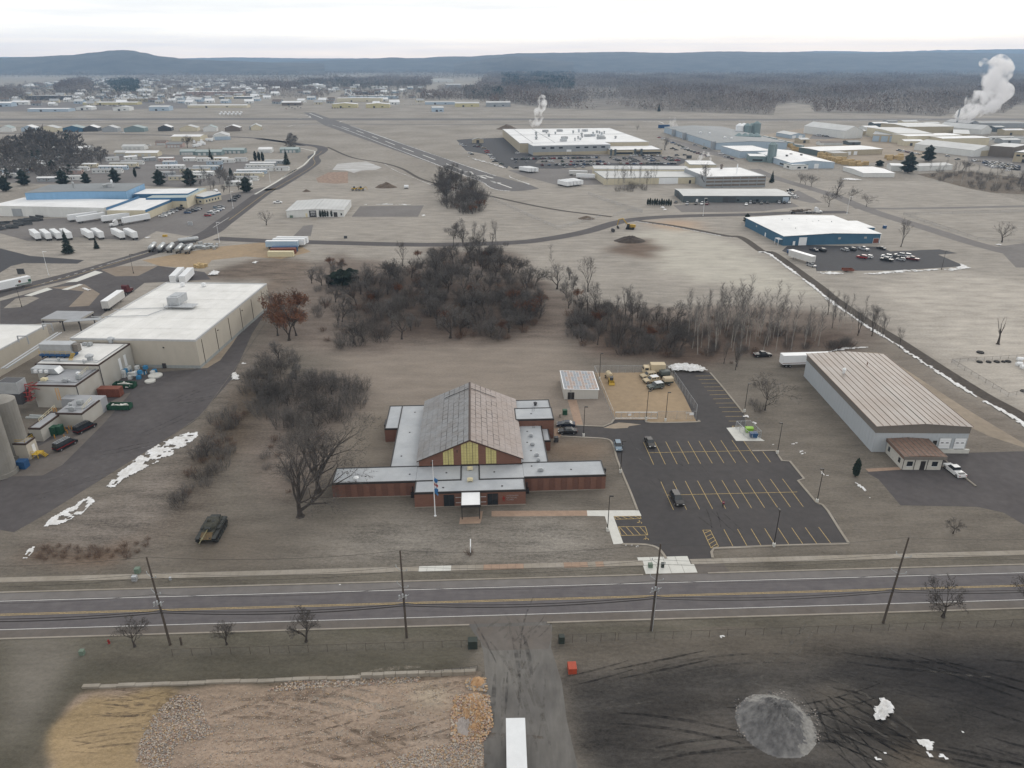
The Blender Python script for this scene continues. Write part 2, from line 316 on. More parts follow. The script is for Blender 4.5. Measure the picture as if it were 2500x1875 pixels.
 zone(Pn('F', 400,605,545,560,650,560,690,570,600,640,560,640,545,605), (.15,.125,.105), .8,2,2)
 zone(Pn('F', 1360,500,1480,490,1590,525,1790,640,1640,630,1480,600,1380,540), (.40,.39,.35), .35,3,3); zone(Pn('F', 1880,610,2100,590,2400,640,2400,800,2190,900,2000,740), (.38,.362,.33), .45,4,4)
 zone(Pn('F', 1330,520,1420,520,1430,560,1320,545), (.14,.11,.09), .5,2,3); zone(Pn('T7', 1300,470,1700,480,1750,560,1500,545), (.37,.29,.22), .3,3,3)
 zone([W(-260,90.2), W(260,90.2), W(260,93.8), W(-260,93.8)], (.10,.096,.077), .45,1,.3); zone([W(-260,105.4), W(260,105.4), W(260,108), W(-260,108)], (.10,.095,.077), .5,1,.3)
 zone([W(-260,60), W(-3.5,60), W(-3.5,90), W(-260,90)], (.092,.087,.07), .4,1,.4); zone([W(10,84), W(260,80), W(260,90), W(10,90)], (.11,.1,.086), .45,1,.4)
 zone(Pn('C1', -300,900,0,520,180,250,330,0,100,-200,-300,-200), (.15,.142,.125), .3,1,.5); zone(Pn('C1', 60,600,340,60,480,40,250,420,120,800,0,1100,-60,1100), (.085,.082,.068), .4,1,.6)
 zone(Pn('C1', 0,1150,80,960,170,680,260,480,360,330,500,300,1000,290,2212,230)+Pn('C2', 600,480,1240,440,1250,1560), (.29,.232,.185), .6,.4,.5)
 zone(Pn('C1', 20,1150,90,950,180,690,300,470,480,330,1000,315,1250,330,1100,470,950,640,860,800,880,960,940,1150), (.27,.208,.122), .5,.4,.9)
 zone(Pn('C2', 520,640,800,620,860,780,480,790), (.46,.42,.33), .3,1,1); zone(Pn('C2', 0,940,900,850,900,900,300,1010,0,1070), (.19,.155,.13), .4,1,.6); zone(Pn('C2', 530,1210,860,1110,900,1150,600,1260), (.42,.40,.37), .3,1,1)
 zone(Pn('C1', 340,300,2212,255,2212,300,340,350), (.13,.11,.075), .4,1,.4)
 zone(Pn('U7', 290,1085,600,1060,1000,1020)+Pn('U8', 0,945,600,915,1300,890,1900,880,1900,1800,700,1800)+Pn('U7', 430,1760,340,1380), (.052,.050,.048), .7,1,.8)
 zone(Pn('U8', 380,935,900,905,1900,885,1900,1500,1500,1300,1000,1160,600,1080,200,1020), (.021,.021,.023), .6,3,1.2)
 zone(Pn('U7', 500,1280,900,1250,1200,1370,900,1420,540,1400), (.034,.032,.031), .6,2,1.5); zone(Pn('C3', -250,420,200,220,420,400,780,400,760,700,-250,700), (.105,.098,.09), .5,2,1.2); zone(Pn('C3', 440,110,560,110,720,210,800,320,790,440,720,440,700,300,600,190,440,130), (.30,.29,.275), .35,1,.5)
 zone(Pn('C3', 690,90,1040,100,1060,200,980,260), (.125,.115,.10), .4,1,.6); zone(Pn('C3', 1100,220,1500,180,1750,380,1700,580,1200,560,1060,420), (.032,.03,.028), .6,2,1); zone(Pn('C3', 1300,560,1560,560,1700,640,1280,640), (.17,.135,.095), .4,1,.8)
 zone(Pn('U7', 270,780,340,790,330,900,240,960,250,860), (.08,.072,.062), .4,1,.5)
 zone(Pn('U5', 1480,590,1700,600,1760,460,1760,700,1640,700,1480,690), (.11,.105,.092), .3,1,.5)
 for i in range(16):
  u0, v0 = nr.uniform(14,62), nr.uniform(60,81); w0, c0, s0 = nr.uniform(.5,1.3), nr.uniform(-.03,.03), nr.uniform(-.35,.25); pts = [W(u0+k*2.0, v0+s0*k*2+c0*k*k) for k in range(11)]
  zone(pts+[(x, y-w0) for x, y in pts[::-1]], (.024,.023,.023) if i % 3 else (.10,.094,.085), .4,.6,.25,2,.55)
 for i in range(7):
  pts = [W(-62+k*5.2,79.5-i*2.6-abs(math.sin(k*.4+i*.5))*1.2) for k in range(13)]; zone(pts+[(x, y-.8) for x, y in pts[::-1]], (.20,.16,.13), .3,1,.4,2,.5)
 zone(Pn('F', 420,1130,560,1180,520,1220,400,1215), (.15,.128,.105), .3,3,1)
 if fade:
  edge = np.minimum.reduce([(XX-GX0), (GX1-XX), (GY1-YY)])/25.0; e = np.clip(edge, 0,1)[..., None]; colr = colr*e+np.array((.29,.268,.24,.42))*(1-e)
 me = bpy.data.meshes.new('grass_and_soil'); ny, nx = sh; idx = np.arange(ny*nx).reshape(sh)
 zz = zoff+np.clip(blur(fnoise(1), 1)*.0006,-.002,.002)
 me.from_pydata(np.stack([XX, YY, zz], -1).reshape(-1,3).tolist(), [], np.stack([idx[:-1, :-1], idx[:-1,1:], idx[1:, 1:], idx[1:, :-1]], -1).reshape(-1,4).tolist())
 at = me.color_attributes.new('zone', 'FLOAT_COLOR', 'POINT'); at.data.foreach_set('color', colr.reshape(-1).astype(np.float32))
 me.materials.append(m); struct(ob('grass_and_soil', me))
sheet(-340.0,345.0,50.0,585.0,1.5,.003, True); sheet(-82.0,100.0,52.0,93.4,.42,.008, False)
def sband(name, v0, v1, z, mat, u0=-190, u1=190): return flat(name, [W(u0, v0), W(u1, v0), W(u1, v1), W(u0, v1)], z, mat)
sband('road', 93.9,105.2,.02, 'asphalt_road')
sband('road_shoulder', 93.95,95.7,.024, 'shoulder'); sband('road_shoulder', 103.25,105.15,.024, 'asphalt_pale')
road_marks = MB()
for v, w, mi in ((103.0,.11,0), (95.9,.11,0), (99.38,.1,1), (99.68,.1,1)): ribbon([W(-190, v), W(190, v)], w, .03, road_marks, mi)
struct(road_marks.build('road_marking', ['white_paint', 'yellow_paint']))
kerb([W(-190,105.3), W(28.5,105.3)], .3,.12); kerb([W(40.5,105.3), W(190,105.3)], .3,.12); kerb([W(-190,93.75), W(-3.2,93.75)], .3,.12); kerb([W(9.8,93.75), W(190,93.75)], .3,.12)
sw = struct(flat('sidewalk', [W(-190,107.95), W(190,107.95), W(190,109.5), W(-190,109.5)], .02, 'shoulder'))
slab = MB().box(-.735,.735,-.74,.74,0,.035).mesh('slab', 'concrete'); slab_l = MB().box(-.735,.735,-.74,.74,0,.035).mesh('slab', 'concrete_light'); slab_r = MB().box(-.735,.735,-.74,.74,0,.035).mesh('slab', 'concrete_rust')
rng = random.Random(5)
for i in range(-64,72):
 u = i*1.5; x, y = W(u, 108.72); me = slab
 if -12.6 < u < -6.2: me = slab_l
 elif -1 < u < 12 or 14 < u < 27: me = slab_r if rng.random() < .75 else slab
 if 28.8 < u < 38.5: continue
 o = ob('slab', me, sw, (x, y, .021+rng.uniform(-.004,.006)), RA+rng.uniform(-.004,.004))
apron = flat('driveway_apron', Pn('U7', 895,410,1245,402,1312,490,880,508,955,470), .022, 'shoulder')
slab_a = MB().box(-1.18,1.18,-1.2,1.2,0,.03).mesh('slab', 'concrete_light')
for i in range(4):
 for j in range(2): ob('slab', slab_a, apron, (*W(30.0+i*2.42-(.4 if j else -.2), 106.75+j*2.45), .024), RA)
flat('yard_drive', [W(-3.4,93.9), W(9.9,93.9), *[G(*p) for p in Pn('U7', 240,800,235,940,300,1150,330,1380,420,1760)], *[G(*p) for p in Pn('C2', 1250,1520,1240,1200,1270,640,1240,240,1210,130,1120,0)]], .022, 'yard_drive')
flat('yard_drive', Pn('C2', 1160,0,1240,170,1310,215,1940,195,1985,60,1960,-60,1180,-40), .026, 'shoulder')
lot = flat('parking_lot', Pn('U3', 520,812,620,735,840,745,920,690,1150,690,1190,715,1540,710,1360,335,1640,335,1890,640,1940,850,1890,850,1945,920,2110,925)+Pn('U4', 110,985,285,985,330,1060,390,1065,500,1195,455,1210,590,1360,600,1385,640,1395,740,1500,815,1655)+Pn('U8', 585,205,0,225)+Pn('U7', 1215,338,1196,355,1205,405,930,408,890,345,800,318,662,315,610,145,765,120)+Pn('U3', 1090,1365,1040,1230,970,1070,925,920,900,860,870,835,690,822), .018, 'asphalt_lot')
lm = MB(); ang = R(2.45)
du = Vector((math.cos(ang), math.sin(ang)))*2.772; dv = Vector((math.sin(R(2.9)), -math.cos(R(2.9))))
def seg(a, b, w=.11): ribbon([tuple(a), tuple(b)], w, .024, lm)
a0 = Vector(G('U3', 1140,858)); b0 = Vector(G('U3', 1270,1155)); c0 = Vector(G('U7', 1272,228))
for k in range(11):
 s = a0+du*k; seg(s if k < 10 else s+dv*5.5, s+dv*11); s = b0+du*k; seg(s, s+dv*11.2)
seg(a0+dv*5.4+du*.0, a0+dv*5.4+du*9); seg(b0+dv*5.5, b0+dv*5.5+du*10.4)
for k in range(8): s = c0+du*k; seg(s, s+dv*5.5)
LE = [(1532,363),(1553,390),(1575,417),(1595,445),(1617,474),(1637,504),(1660,535),(1682,567),(1706,598),(1730,631),(1755,666),(1780,701)]
RE = [(1668,361),(1690,388),(1710,416),(1735,443),(1758,471),(1785,500),(1805,531),(1835,565),(1855,597),(1880,630),(1880,665),(1865,702)]
for p, q in zip(LE, RE): seg(G('U3', *p), G('U3', *q))
def hatch(c, n, t='U7'):
 c = [Vector(G(t, *p)) for p in c]
 for i in range(4): seg(c[i], c[(i+1) % 4])
 for i in range(n):
  f = (i+.15)/n; g = min(1, f+.75/n); seg(c[0]+(c[1]-c[0])*f, c[3]+(c[2]-c[3])*g)
hatch([(615,150),(768,147),(775,163),(622,167)], 4); hatch([(638,212),(800,211),(815,261),(655,264)], 4); hatch([(1190,232),(1240,330),(1195,340),(1145,232)], 5)
hatch([(1805,738),(1870,738),(1868,748),(1808,748)], 3, 'U3')
for cx, cy_ in ((770,188), (810,287)):       # wheelchair symbols: ring, back, seat and foot strokes
 c = Vector(G('U7', cx, cy_)); ring = [tuple(c+Vector((.3*math.cos(t), .3*math.sin(t)))) for t in [R(20*i-60) for i in range(14)]]
 ribbon(ring, .1,.026, lm); ribbon([tuple(c+Vector(q)) for q in ((-.1,.65), (-.1,.25), (-.45,.2), (-.65,-.05))], .11,.027, lm); ribbon([tuple(c+Vector((-.1,.75))), tuple(c+Vector((-.1,.9)))], .16,.027, lm)
lm.build('parking_line', 'yellow_paint', lot)
kerb(smooth_pts(Pn('U3', 520,815,690,824,870,838,915,890,940,980,990,1110,1045,1240,1095,1370), 4), .45)
kerb(Pn('U3', 620,733,840,742)+Pn('U3', 900,715,918,690), .5); kerb(smooth_pts(Pn('U3', 1155,692,1195,713,1535,708,1550,695), 3), .5)
kerb(smooth_pts(Pn('U7', 662,317,800,320,870,338,905,372,925,405), 4), .5)
kerb(Pn('U7', 1205,400,1197,365,1212,342,1598,326)+Pn('U8', 590,206), .5)
kerb(Pn('U8', 590,206,530,115,455,-5)+Pn('U4', 640,1392,595,1375,455,1210,500,1195,395,1065,335,1060,285,985,110,987), .5)
kerb(Pn('U3', 1640,338,1720,430,1890,640), .5)
ws = flat('footway', Pn('U3', 0,1375,715,1372,720,1412,0,1417), .02, 'concrete_rust'); ws2 = flat('footway', Pn('U3', 715,1372,1105,1370,1125,1412,915,1415,990,1620,915,1625,850,1415,720,1412), .022, 'concrete_light')
flat('footway', Pn('A2', -30,1540,190,1530,190,1470,220,1470,210,1535,190,1605,-40,1612)+[], .020, 'concrete_rust')
flat('footway', Pn('A4', 215,575,345,575,440,945,320,945), .02, 'concrete_rust'); flat('footway', Pn('A2', 1000,560,1050,560,1080,650,1000,690), .018, 'concrete_rust')
flat('gravel_compound', Pn('A4', 605,180,1680,170,2110,800,2120,880,2080,905,1440,915,1340,865,910,855), .016, 'gravel_tan')
flat('gravel_spill', Pn('A4', 735,985,860,935,960,905,1100,915,1290,935,1110,960,1090,985,900,995), .022, 'gravel_pale')
flat('plant_yard', Pn('F', -80,1130,30,1150,100,1110,300,985,420,910,500,820,545,720,590,650,580,638,555,638)+Pn('U1', 1900,60,1650,440,1500,510,900,560,300,1000,-200,1100), .020, 'asphalt')
flat('plant_yard', Pn('U1', -100,1240,150,1180,500,1000,760,820,960,700,1010,690,800,930,480,1250,330,1330,-100,1345), .024, 'shoulder')
flat('gravel_bed', Pn('U1', 1550,505,1600,500,1700,440,1790,320,2000,0,1900,0), .024, 'gravel_pale')
kerb(Pn('U1', 860,1390,1200,1110,1560,860,1860,440,2100,70), .2,.08, 'shoulder')
def rd(name, pts, w, mat='asphalt', z=.02, k=5): return struct(ribbon(smooth_pts(pts, k), w, z).build(name, mat))
rd('road', Pn('T5', -300,1190,0,1075,700,900,1250,735,1700,590,1880,470,2212,225)+Pn('T6', 250,195,560,0)+Pn('T2', 560,1030,610,1000,640,970,600,945,420,920,100,880), 11, 'asphalt', .020)
rd('road', Pn('T5', 1800,620,2212,640)+Pn('T6', 700,655,1500,672,2212,655)+Pn('T7', 500,618,800,560,1100,475,1500,437,2200,420)+Pn('T8', 400,378,850,372), 8.5, 'asphalt', .024)
rd('road', Pn('T8', 130,40,300,110,700,230,900,310,1100,385,1500,510,1850,620,2400,760), 10, 'asphalt_pale', .020)
rd('road', Pn('T1', -100,838,800,842,1400,852)+Pn('T2', 0,870,300,905,480,940), 8, 'asphalt', .020)
rd('road', Pn('T8', 900,340,1300,345,2300,325), 6, 'asphalt_pale', .016)
om = MB(); ribbon(smooth_pts(Pn('T5', 920,825,1240,733)), .3,.03, om); ribbon(smooth_pts(Pn('T5', 1770,530,1900,447)), .3,.03, om)
ribbon(smooth_pts(Pn('T5', 200,1035,700,905,1240,735)), .25,.03, om, 1); ribbon(smooth_pts(Pn('T5', 1900,470,2212,240)+Pn('T6', 250,200,560,15)+Pn('T2', 560,1040,610,1005,630,985)), .25,.03, om, 1)
for i in range(9): ribbon(Pn('T5', 345+i*68,998-i*20.5,372+i*68,990-i*20.5), .35,.03, om)
struct(om.build('road_marking', ['white_paint', 'yellow_paint']))
kerb(Pn('T2', 300,1205,480,1100,570,1010,575,985,440,955), 1.4,.05, 'concrete_light', 'sidewalk'); kerb(Pn('B2', 1340,1020,1600,870,1900,680), 1.6,.05, 'concrete_light', 'sidewalk')
flat('asphalt_drive', Pn('T5', -50,690,30,710,250,765,700,800,640,830,200,825,90,850,0,905,-50,930), .026, 'asphalt_dark')
flat('grass_island', Pn('T5', 0,905,90,850,200,825,640,830,300,935,0,1010), .028, 'field')
flat('truck_lot', Pn('T5', -60,480,500,450,900,470,1280,400,1900,250,2212,190,1900,445,1700,580,1560,600,1300,560,1150,640,640,610,230,640,-60,560), .017, 'asphalt_pale')
flat('plant_lot', Pn('T5', 0,1140,550,990,850,890,1000,900,1300,845,1700,900,1750,960,1200,990,800,1290,300,1330,0,1340), .022, 'asphalt')
flat('concrete_drive', Pn('T5', 545,985,790,888,855,902,640,980), .030, 'concrete_light'); flat('concrete_drive', Pn('T5', 510,1045,660,998,690,1003,560,1048), .030, 'concrete_light'); flat('concrete_drive', Pn('T5', 200,1095,390,1030,438,1042,260,1098), .030, 'concrete_light')
flat('grass_island', Pn('T5', 30,1200,130,1120,260,1100,330,1115,180,1190), .026, 'field'); flat('grass_island', Pn('T5', 420,1030,700,1000,830,1080,740,1180,570,1190,700,1060), .026, 'lawn_back')
flat('grass_island', Pn('T5', 840,880,1000,850,1310,850,1150,930,960,935), .024, 'lawn_back')
flat('storage_yard', Pn('T5', 1180,800,1300,780,1800,690,2212,650)+Pn('T6', 450,680,540,730,300,790,0,770)+Pn('T5', 1760,800,1700,870,1330,850), .020, 'gravel_tan')
flat('dirt_lot', Pn('T6', 585,120,690,70,850,65,850,160,740,165,600,155), .016, 'orange_dirt'); flat('ice_patch', Pn('T6', 720,50,760,0,1000,-20,1130,30,1080,50,960,55,900,75,830,55), .014, 'ice')
flat('parking_lot', Pn('T6', 880,440,950,352,1480,345,1430,440), .016, 'asphalt_pale')
flat('driveway', Pn('T6', 395,600,480,515,560,505,540,600), .016, 'asphalt_pale')
flat('parking_lot', Pn('T8', 345,672,385,635,490,625,1100,640,1180,675,1560,660,1700,690,1550,700,1760,790,1250,822,610,828,600,780,470,720), .016, 'asphalt_dark')
flat('parking_lot', Pn('T7', 1510,345,2212,300)+Pn('T8', 420,300,480,330,200,365)+Pn('T7', 1960,400,1580,402), .016, 'asphalt_pale')
flat('parking_lot', Pn('T8', 380,240,470,205,660,300,560,300,420,270), .016, 'asphalt_pale'); flat('storage_yard', Pn('T8', 2000,640,2300,600,2300,800,2150,800), .014, 'asphalt_pale')
flat('parking_lot', Pn('U4', 965,1145,1560,1095,1500,1000,1700,1000,2300,985,2300,1560,2151,1540,2000,1450,1800,1405,1225,1395,1060,1200), .018, 'asphalt')
flat('footway', Pn('U4', 960,1120,1540,1090,1560,1105,985,1143), .022, 'concrete_rust')
kerb(Pn('U4', 1500,1000,1620,1120,1790,1255), .3,.25)
flat('dirt_track', Pn('U4', 700,235,1060,250,1300,400,1700,660,2151,930,2151,960,1900,880,1640,760,1400,600,1100,300,860,270), .014, 'gravel_pale')
flat('factory_lot', Pn('T3', 0,1010,0,880,140,870,240,1000,980,1020,1540,1030,1640,1060,1540,1110,820,1110,560,1130,180,1130), .014, 'asphalt_dark'); flat('factory_lot', Pn('T2', 1750,890,1880,880,2212,870,2212,1060,2170,1130,2000,1010,1830,980), .022, 'asphalt_dark')
flat('factory_lot', Pn('T3', 420,1030,980,1022,1540,1035,1540,1085,900,1082,360,1086), .020, 'asphalt_pale')
flat('yard', Pn('T3', 130,1140,560,1130,860,1140,930,1260,560,1270,300,1200), .014, 'asphalt_pale')
flat('factory_lot', Pn('T3', 1370,850,1640,920,1920,1000,2060,1080,1900,1030,1700,985,1500,910), .014, 'asphalt_pale')
flat('mill_yard', Pn('B5', 0,330,560,240,1100,330,2300,420,2300,620,1900,660,1300,720,950,600,640,560,0,440), .012, 'gravel_pale'); flat('mill_yard', Pn('B5', 640,380,760,250,1100,330,1060,360,860,390), .016, 'asphalt_pale')
flat('mill_yard', Pn('B6', 1340,700,2300,720,2300,960,1900,900,1700,890,1350,790), .014, 'asphalt_pale'); flat('brush_land', Pn('B6', 550,980,1250,930,2300,1050,2300,1300,1700,1264,1400,1210,900,1080), .012, 'rough_grass')
flat('town_ground', Pn('B7', -100,330,1000,300,2200,280,2200,370,1500,380,900,400,-100,410), .016, 'asphalt_pale')
flat('home_park', Pn('B1', -60,600,900,480,2212,480)+Pn('B2', 1200,560,1400,560,1000,880,400,930)+Pn('B1', 1800,900,600,880,-60,860), .012, 'asphalt_pale')
M('runway', (.115,.11,.11), .9,.12,.3, **wc)
flat('runway', Pn('T2', 480,662,560,662,700,712,865,768)+Pn('B3', 620,775,1070,890,1200,945,950,975,820,978,640,965,530,920,420,855,0,690)+Pn('T2', 650,768), .024, 'runway')
rd('runway', Pn('T1', -600,728,0,722,2000,716)+Pn('T2', 1000,719,2212,719)+Pn('T3', 2212,722)+Pn('T4', 2400,668), 42, 'runway', .020,2)
rd('taxiway', Pn('T1', -600,760,0,757,2212,757)+Pn('T2', 1000,760,2212,762)+Pn('T3', 1100,768), 13, 'asphalt_pale', .020,2)
rm = MB()
for a, b, c, d in ((800,780,860,800),(920,812,980,835),(1050,860,1100,880),(1160,900,1240,932),(1300,955,1395,990),(1470,1015,1575,1055),(1665,1088,1790,1138)): ribbon(Pn('T2', a, b, c, d), 1.1,.03, rm)
for q, w in (((190,718,268,712,300,750), 2.2), ((250,778,490,766), 2), ((545,835,825,935), 1.4), ((540,835,615,868), 1.6), ((600,858,680,868), 1.6), ((320,785,400,812,330,790), 2), ((405,780,480,806), 2), ((480,778,575,800), 2), ((530,668,640,712), 1.6)):
 ribbon(Pn('B3' if q[1] > 670 and q[0] != 530 else 'T2', *q), w, .03, rm)
struct(rm.build('runway_marking', 'white_paint'))
def track_mat(name, c, thr):
 m = M(name, c, .95,.25,.6, spec=.1, **wc); n, l = m.node_tree.nodes, m.node_tree.links; g = n.new('ShaderNodeNewGeometry'); t = n.new('ShaderNodeTexNoise'); t.inputs['Scale'].default_value = .9; t.inputs['Detail'].default_value = 8; l.new(g.outputs['Position'], t.inputs['Vector']); r = n.new('ShaderNodeMapRange'); r.inputs['From Min'].default_value = thr; r.inputs['From Max'].default_value = thr+.4; r.inputs['To Max'].default_value = .6; l.new(t.outputs['Fac'], r.inputs['Value']); tr = n.new('ShaderNodeBsdfTransparent'); ms = n.new('ShaderNodeMixShader'); l.new(r.outputs[0], ms.inputs[0]); l.new(tr.outputs[0], ms.inputs[1]); l.new(n['Principled BSDF'].outputs[0], ms.inputs[2]); l.new(ms.outputs[0], n['Material Output'].inputs[0])
track_mat('track_black', (.014,.014,.015), .3); track_mat('track_pale', (.16,.15,.135), .4); track_mat('track_brown', (.15,.115,.088), .36); track_mat('track_cream', (.44,.39,.33), .42); track_mat('track_grey', (.05,.048,.047), .38); track_mat('track_salt', (.30,.285,.28), .46)
def tracks(name, region, n, mats, heading, seed, L=(8,26), w=(.25,.7), z=.012, bend=.02):
 rg = random.Random(seed); mb = MB()
 for i, q in enumerate(scatter(region, n, rg)):
  a = heading(q) + rg.gauss(0,.22); k = rg.gauss(0, bend); wd = rg.uniform(*w); ln = rg.uniform(*L); mi = rg.randrange(len(mats))
  for s in ((0,1.9) if rg.random() < .6 else (0,)):
   x, y, b_ = q[0]-math.sin(a)*s, q[1]+math.cos(a)*s, a; pts = []
   for _ in range(14): pts.append((x, y)); x += math.cos(b_)*ln/14; y += math.sin(b_)*ln/14; b_ += k*ln/14
   ribbon(pts, [wd*(.35+.65*math.sin(math.pi*(j+.6)/14.2)) for j in range(14)], z+.0012*i % .03, mb, mi)
 return struct(mb.build(name, mats))
CO = Pn('U7', 330,1120,900,1050)+Pn('U8', 100,960,1000,930,1700,920,1720,1650,0,1650)+Pn('U7', 460,1650)
tracks('tyre_track', CO, 38, ['track_black', 'track_pale', 'track_black', 'track_grey'], lambda q: -.35 if q[0] > 40 else .12,5); tracks('tyre_track', Pn('C3', 650,60,1000,80,1100,420,900,560,760,300), 26, ['track_pale', 'track_black'], lambda q: -1.0,6, (5,12), (.2,.5))
tracks('tyre_track', Pn('C1', 900,400,2000,330)+Pn('C2', 900,600,900,1400)+Pn('C1', 1300,1000), 34, ['track_brown', 'track_cream', 'track_brown'], lambda q: .06,7, (5,20), (.3,1.1)); tracks('tyre_track', Pn('C1', 130,900,480,380,1000,380,800,900), 26, ['track_brown'], lambda q: .1,8, (3,9), (.15,.4))
tracks('tyre_track', Pn('C2', 1290,250,1940,220,2050,1300,1720,1400,1300,1300), 12, ['track_pale', 'track_grey'], lambda q: 1.6,9, (6,18), (.3,.8), .03); tracks('tyre_track', Pn('C2', 1200,20,1900,20,1900,180,1300,190), 7, ['track_grey', 'track_pale'], lambda q: .9,10, (3,7), (.2,.5), .034,.12)
tracks('tyre_track', Pn('F', 40,1120,280,970,420,890,500,780,520,760,450,820,250,960,20,1060), 22, ['track_salt', 'track_grey'], lambda q: .75,11, (5,16), (.2,.5), .03); tracks('tyre_track', Pn('U3', 1000,780,1500,780,1700,1000,1900,1500,1200,1500), 18, ['track_salt', 'track_grey'], lambda q: -1.2,12, (3,9), (.1,.3), .019)
# trees
def grow(T, C, p, d, L, r, lev, prm, rng):
 k, ang, n = prm['k'][lev], prm['ang'][lev], (3 if lev < 2 else 2)
 last = lev == len(prm['k'])-1; pts = []
 for i in range(n):
  d = (d+Vector((rng.uniform(-1,1), rng.uniform(-1,1), rng.uniform(-1,1)))*prm['wob']+Vector((0,0, prm['up'][lev]))).normalized(); q = p+d*L/n; r2 = r*.78
  if lev <= 1: T.tube(p, q, r, r2,5,0, False)
  elif lev == 2: T.tube(p, q, r, r2,3,0, False)
  else: tri(C, p, q, max(r*2, prm['tw']), rng)
  pts.append((q, d, r2)); p, r = q, r2
 if last: return
 for j in range(k):
  q, dd, rr = pts[-1] if j < k*.45 or lev == 0 and j < k*.6 else pts[rng.randrange(len(pts))]
  a = rng.uniform(0,2*math.pi)+j*2.4; o = dd.orthogonal().normalized(); o = o*math.cos(a)+dd.cross(o)*math.sin(a); t = ang*rng.uniform(.55,1.25)
  grow(T, C, q, (dd*math.cos(t)+o*math.sin(t)).normalized(), L*prm['len'][lev]*rng.uniform(.75,1.2), rr*prm.get('rr', .72), lev+1, prm, rng)
def tri(C, p, q, w, rng):
 s = (q-p).cross(Vector((rng.uniform(-1,1), rng.uniform(-1,1), rng.uniform(-1,1))))
 if s.length < 1e-6: return
 s = s.normalized()*w/2; C.add([p-s, p+s, q], [(0,1,2)])
PRM = dict(
 elm=dict(k=[8,5,5,6,4,0], ang=[.85,.6,.62,.7,.8,.8], len=[1.9,.6,.6,.58,.6], up=[0,.06,.05,.02,0,0], wob=.12, tw=.055, h=.17, r=.55, rr=.84),
 spreading=dict(k=[6,5,5,6,0], ang=[.75,.6,.65,.7,.8], len=[1.1,.62,.58,.55], up=[0,.05,.03,.02,0], wob=.17, tw=.075, h=.26, r=.34),
 upright=dict(k=[6,5,5,5,0], ang=[.38,.42,.5,.6,.7], len=[1.0,.6,.55,.55], up=[0,.12,.10,.05,0], wob=.09, tw=.075, h=.32, r=.24),
 thicket=dict(k=[7,6,6,7,0], ang=[.7,.6,.65,.7,.8], len=[1.0,.7,.6,.55], up=[0,.06,.03,.02,0], wob=.2, tw=.085, h=.26, r=.22),
 street=dict(k=[8,6,6,6,0], ang=[.8,.6,.6,.7,.8], len=[1.25,.62,.55,.5], up=[0,.05,.05,0,0], wob=.2, tw=.055, h=.25, r=.16),
 dead=dict(k=[4,2,2,0], ang=[.3,.35,.4,.5], len=[1.1,.5,.5], up=[0,.05,.05,0], wob=.08, tw=.06, h=.4, r=.55))
def bare(kind, seed, H, rad=None):
 rng = random.Random(seed); pr = PRM[kind]; T, C = MB(), MB(); h = pr['h']*H
 T.tube((0,0,-.1), (0,0,.35), (rad or pr['r'])*1.7, (rad or pr['r'])*1.1,6,0, False)
 grow(T, C, Vector((0,0,.3)), Vector((rng.uniform(-.08,.08), rng.uniform(-.08,.08), 1)).normalized(), h, (rad or pr['r']), 0, pr, rng)
 zm = max(v[2] for v in C.v or T.v); s = H/zm
 for B in (T, C): B.v = [(x*s, y*s, z*s) for x, y, z in B.v]
 return T, C
def leafy(C, rng, n, mi, size, lo=0, hi=1, bottom=.75):
 "dead leaves that still hang on some of the twigs"
 tips = [Vector(C.v[i]) for f in C.f for i in f[2:3]]; zm = max(t.z for t in tips); tips = [t for t in tips if t.z < zm*bottom] or tips
 cen = [tips[rng.randrange(len(tips))] for _ in range(9)]
 for _ in range(n):
  t = rng.choice(tips)
  if min((t-c).length for c in cen) > zm*.22 and rng.random() < .8: continue
  t = t+Vector((rng.gauss(0,.25), rng.gauss(0,.25), rng.gauss(0,.25))); a = Vector((rng.uniform(-1,1), rng.uniform(-1,1), rng.uniform(-1,1))).normalized()*size; b = a.orthogonal().normalized()*size*.6
  C.add([t-a, t+b, t+a, t-b], [(0,1,2,3)], mi)
def tree_proto(name, kind, seed, H, bark='bark', twig='twig', leaves=0):
 T, C = bare(kind, seed, H); rng = random.Random(seed+99); mats = [twig]
 if leaves: leafy(C, rng, leaves, 1,.16); mats = [twig, 'leaf_rust']
 root = ob(name, None); T.build('trunk', bark, root); C.build('crown', mats, root); root['h'] = H; return root
def shrub_proto(name, seed, H, Rr, n, twig='twig'):
 rng = random.Random(seed); T, C = MB(), MB()
 for i in range(n):
  a = rng.uniform(0,6.28); q = Rr*.75*math.sqrt(rng.random()); p = Vector((q*math.cos(a), q*math.sin(a), 0)); d = Vector((math.cos(a)*q/Rr*.6+rng.uniform(-.3,.3), math.sin(a)*q/Rr*.6+rng.uniform(-.3,.3), 1)).normalized(); L = H*rng.uniform(.6,1.05)*(1-.3*q/Rr)
  for s in range(3):
   e = p+d*L/3
   if i % 6 == 0 and s < 2: T.tube(p, e, .05-.015*s, .04-.015*s, 3,0, False)
   else: tri(C, p, e, .06, rng)
   for _ in range(3+s):
    dd = (d+Vector((rng.gauss(0,.55), rng.gauss(0,.55), rng.gauss(0,.3)))).normalized(); f = p+(e-p)*rng.random(); g = f+dd*L*rng.uniform(.16,.38); tri(C, f, g, .045, rng)
    for __ in range(2): tri(C, g, g+(dd+Vector((rng.gauss(0,.6), rng.gauss(0,.6), rng.gauss(0,.4))))*L*.12,.035, rng)
   p = e; d = (d+Vector((rng.gauss(0,.18), rng.gauss(0,.18), 0))).normalized()
 C.f += [tuple(i+len(C.v) for i in f) for f in T.f]; C.v += T.v; C.m += [1]*len(T.f); root = ob(name, None); C.build('stems_and_twigs', [twig, 'bark'], root)['kind'] = 'stuff'; return root
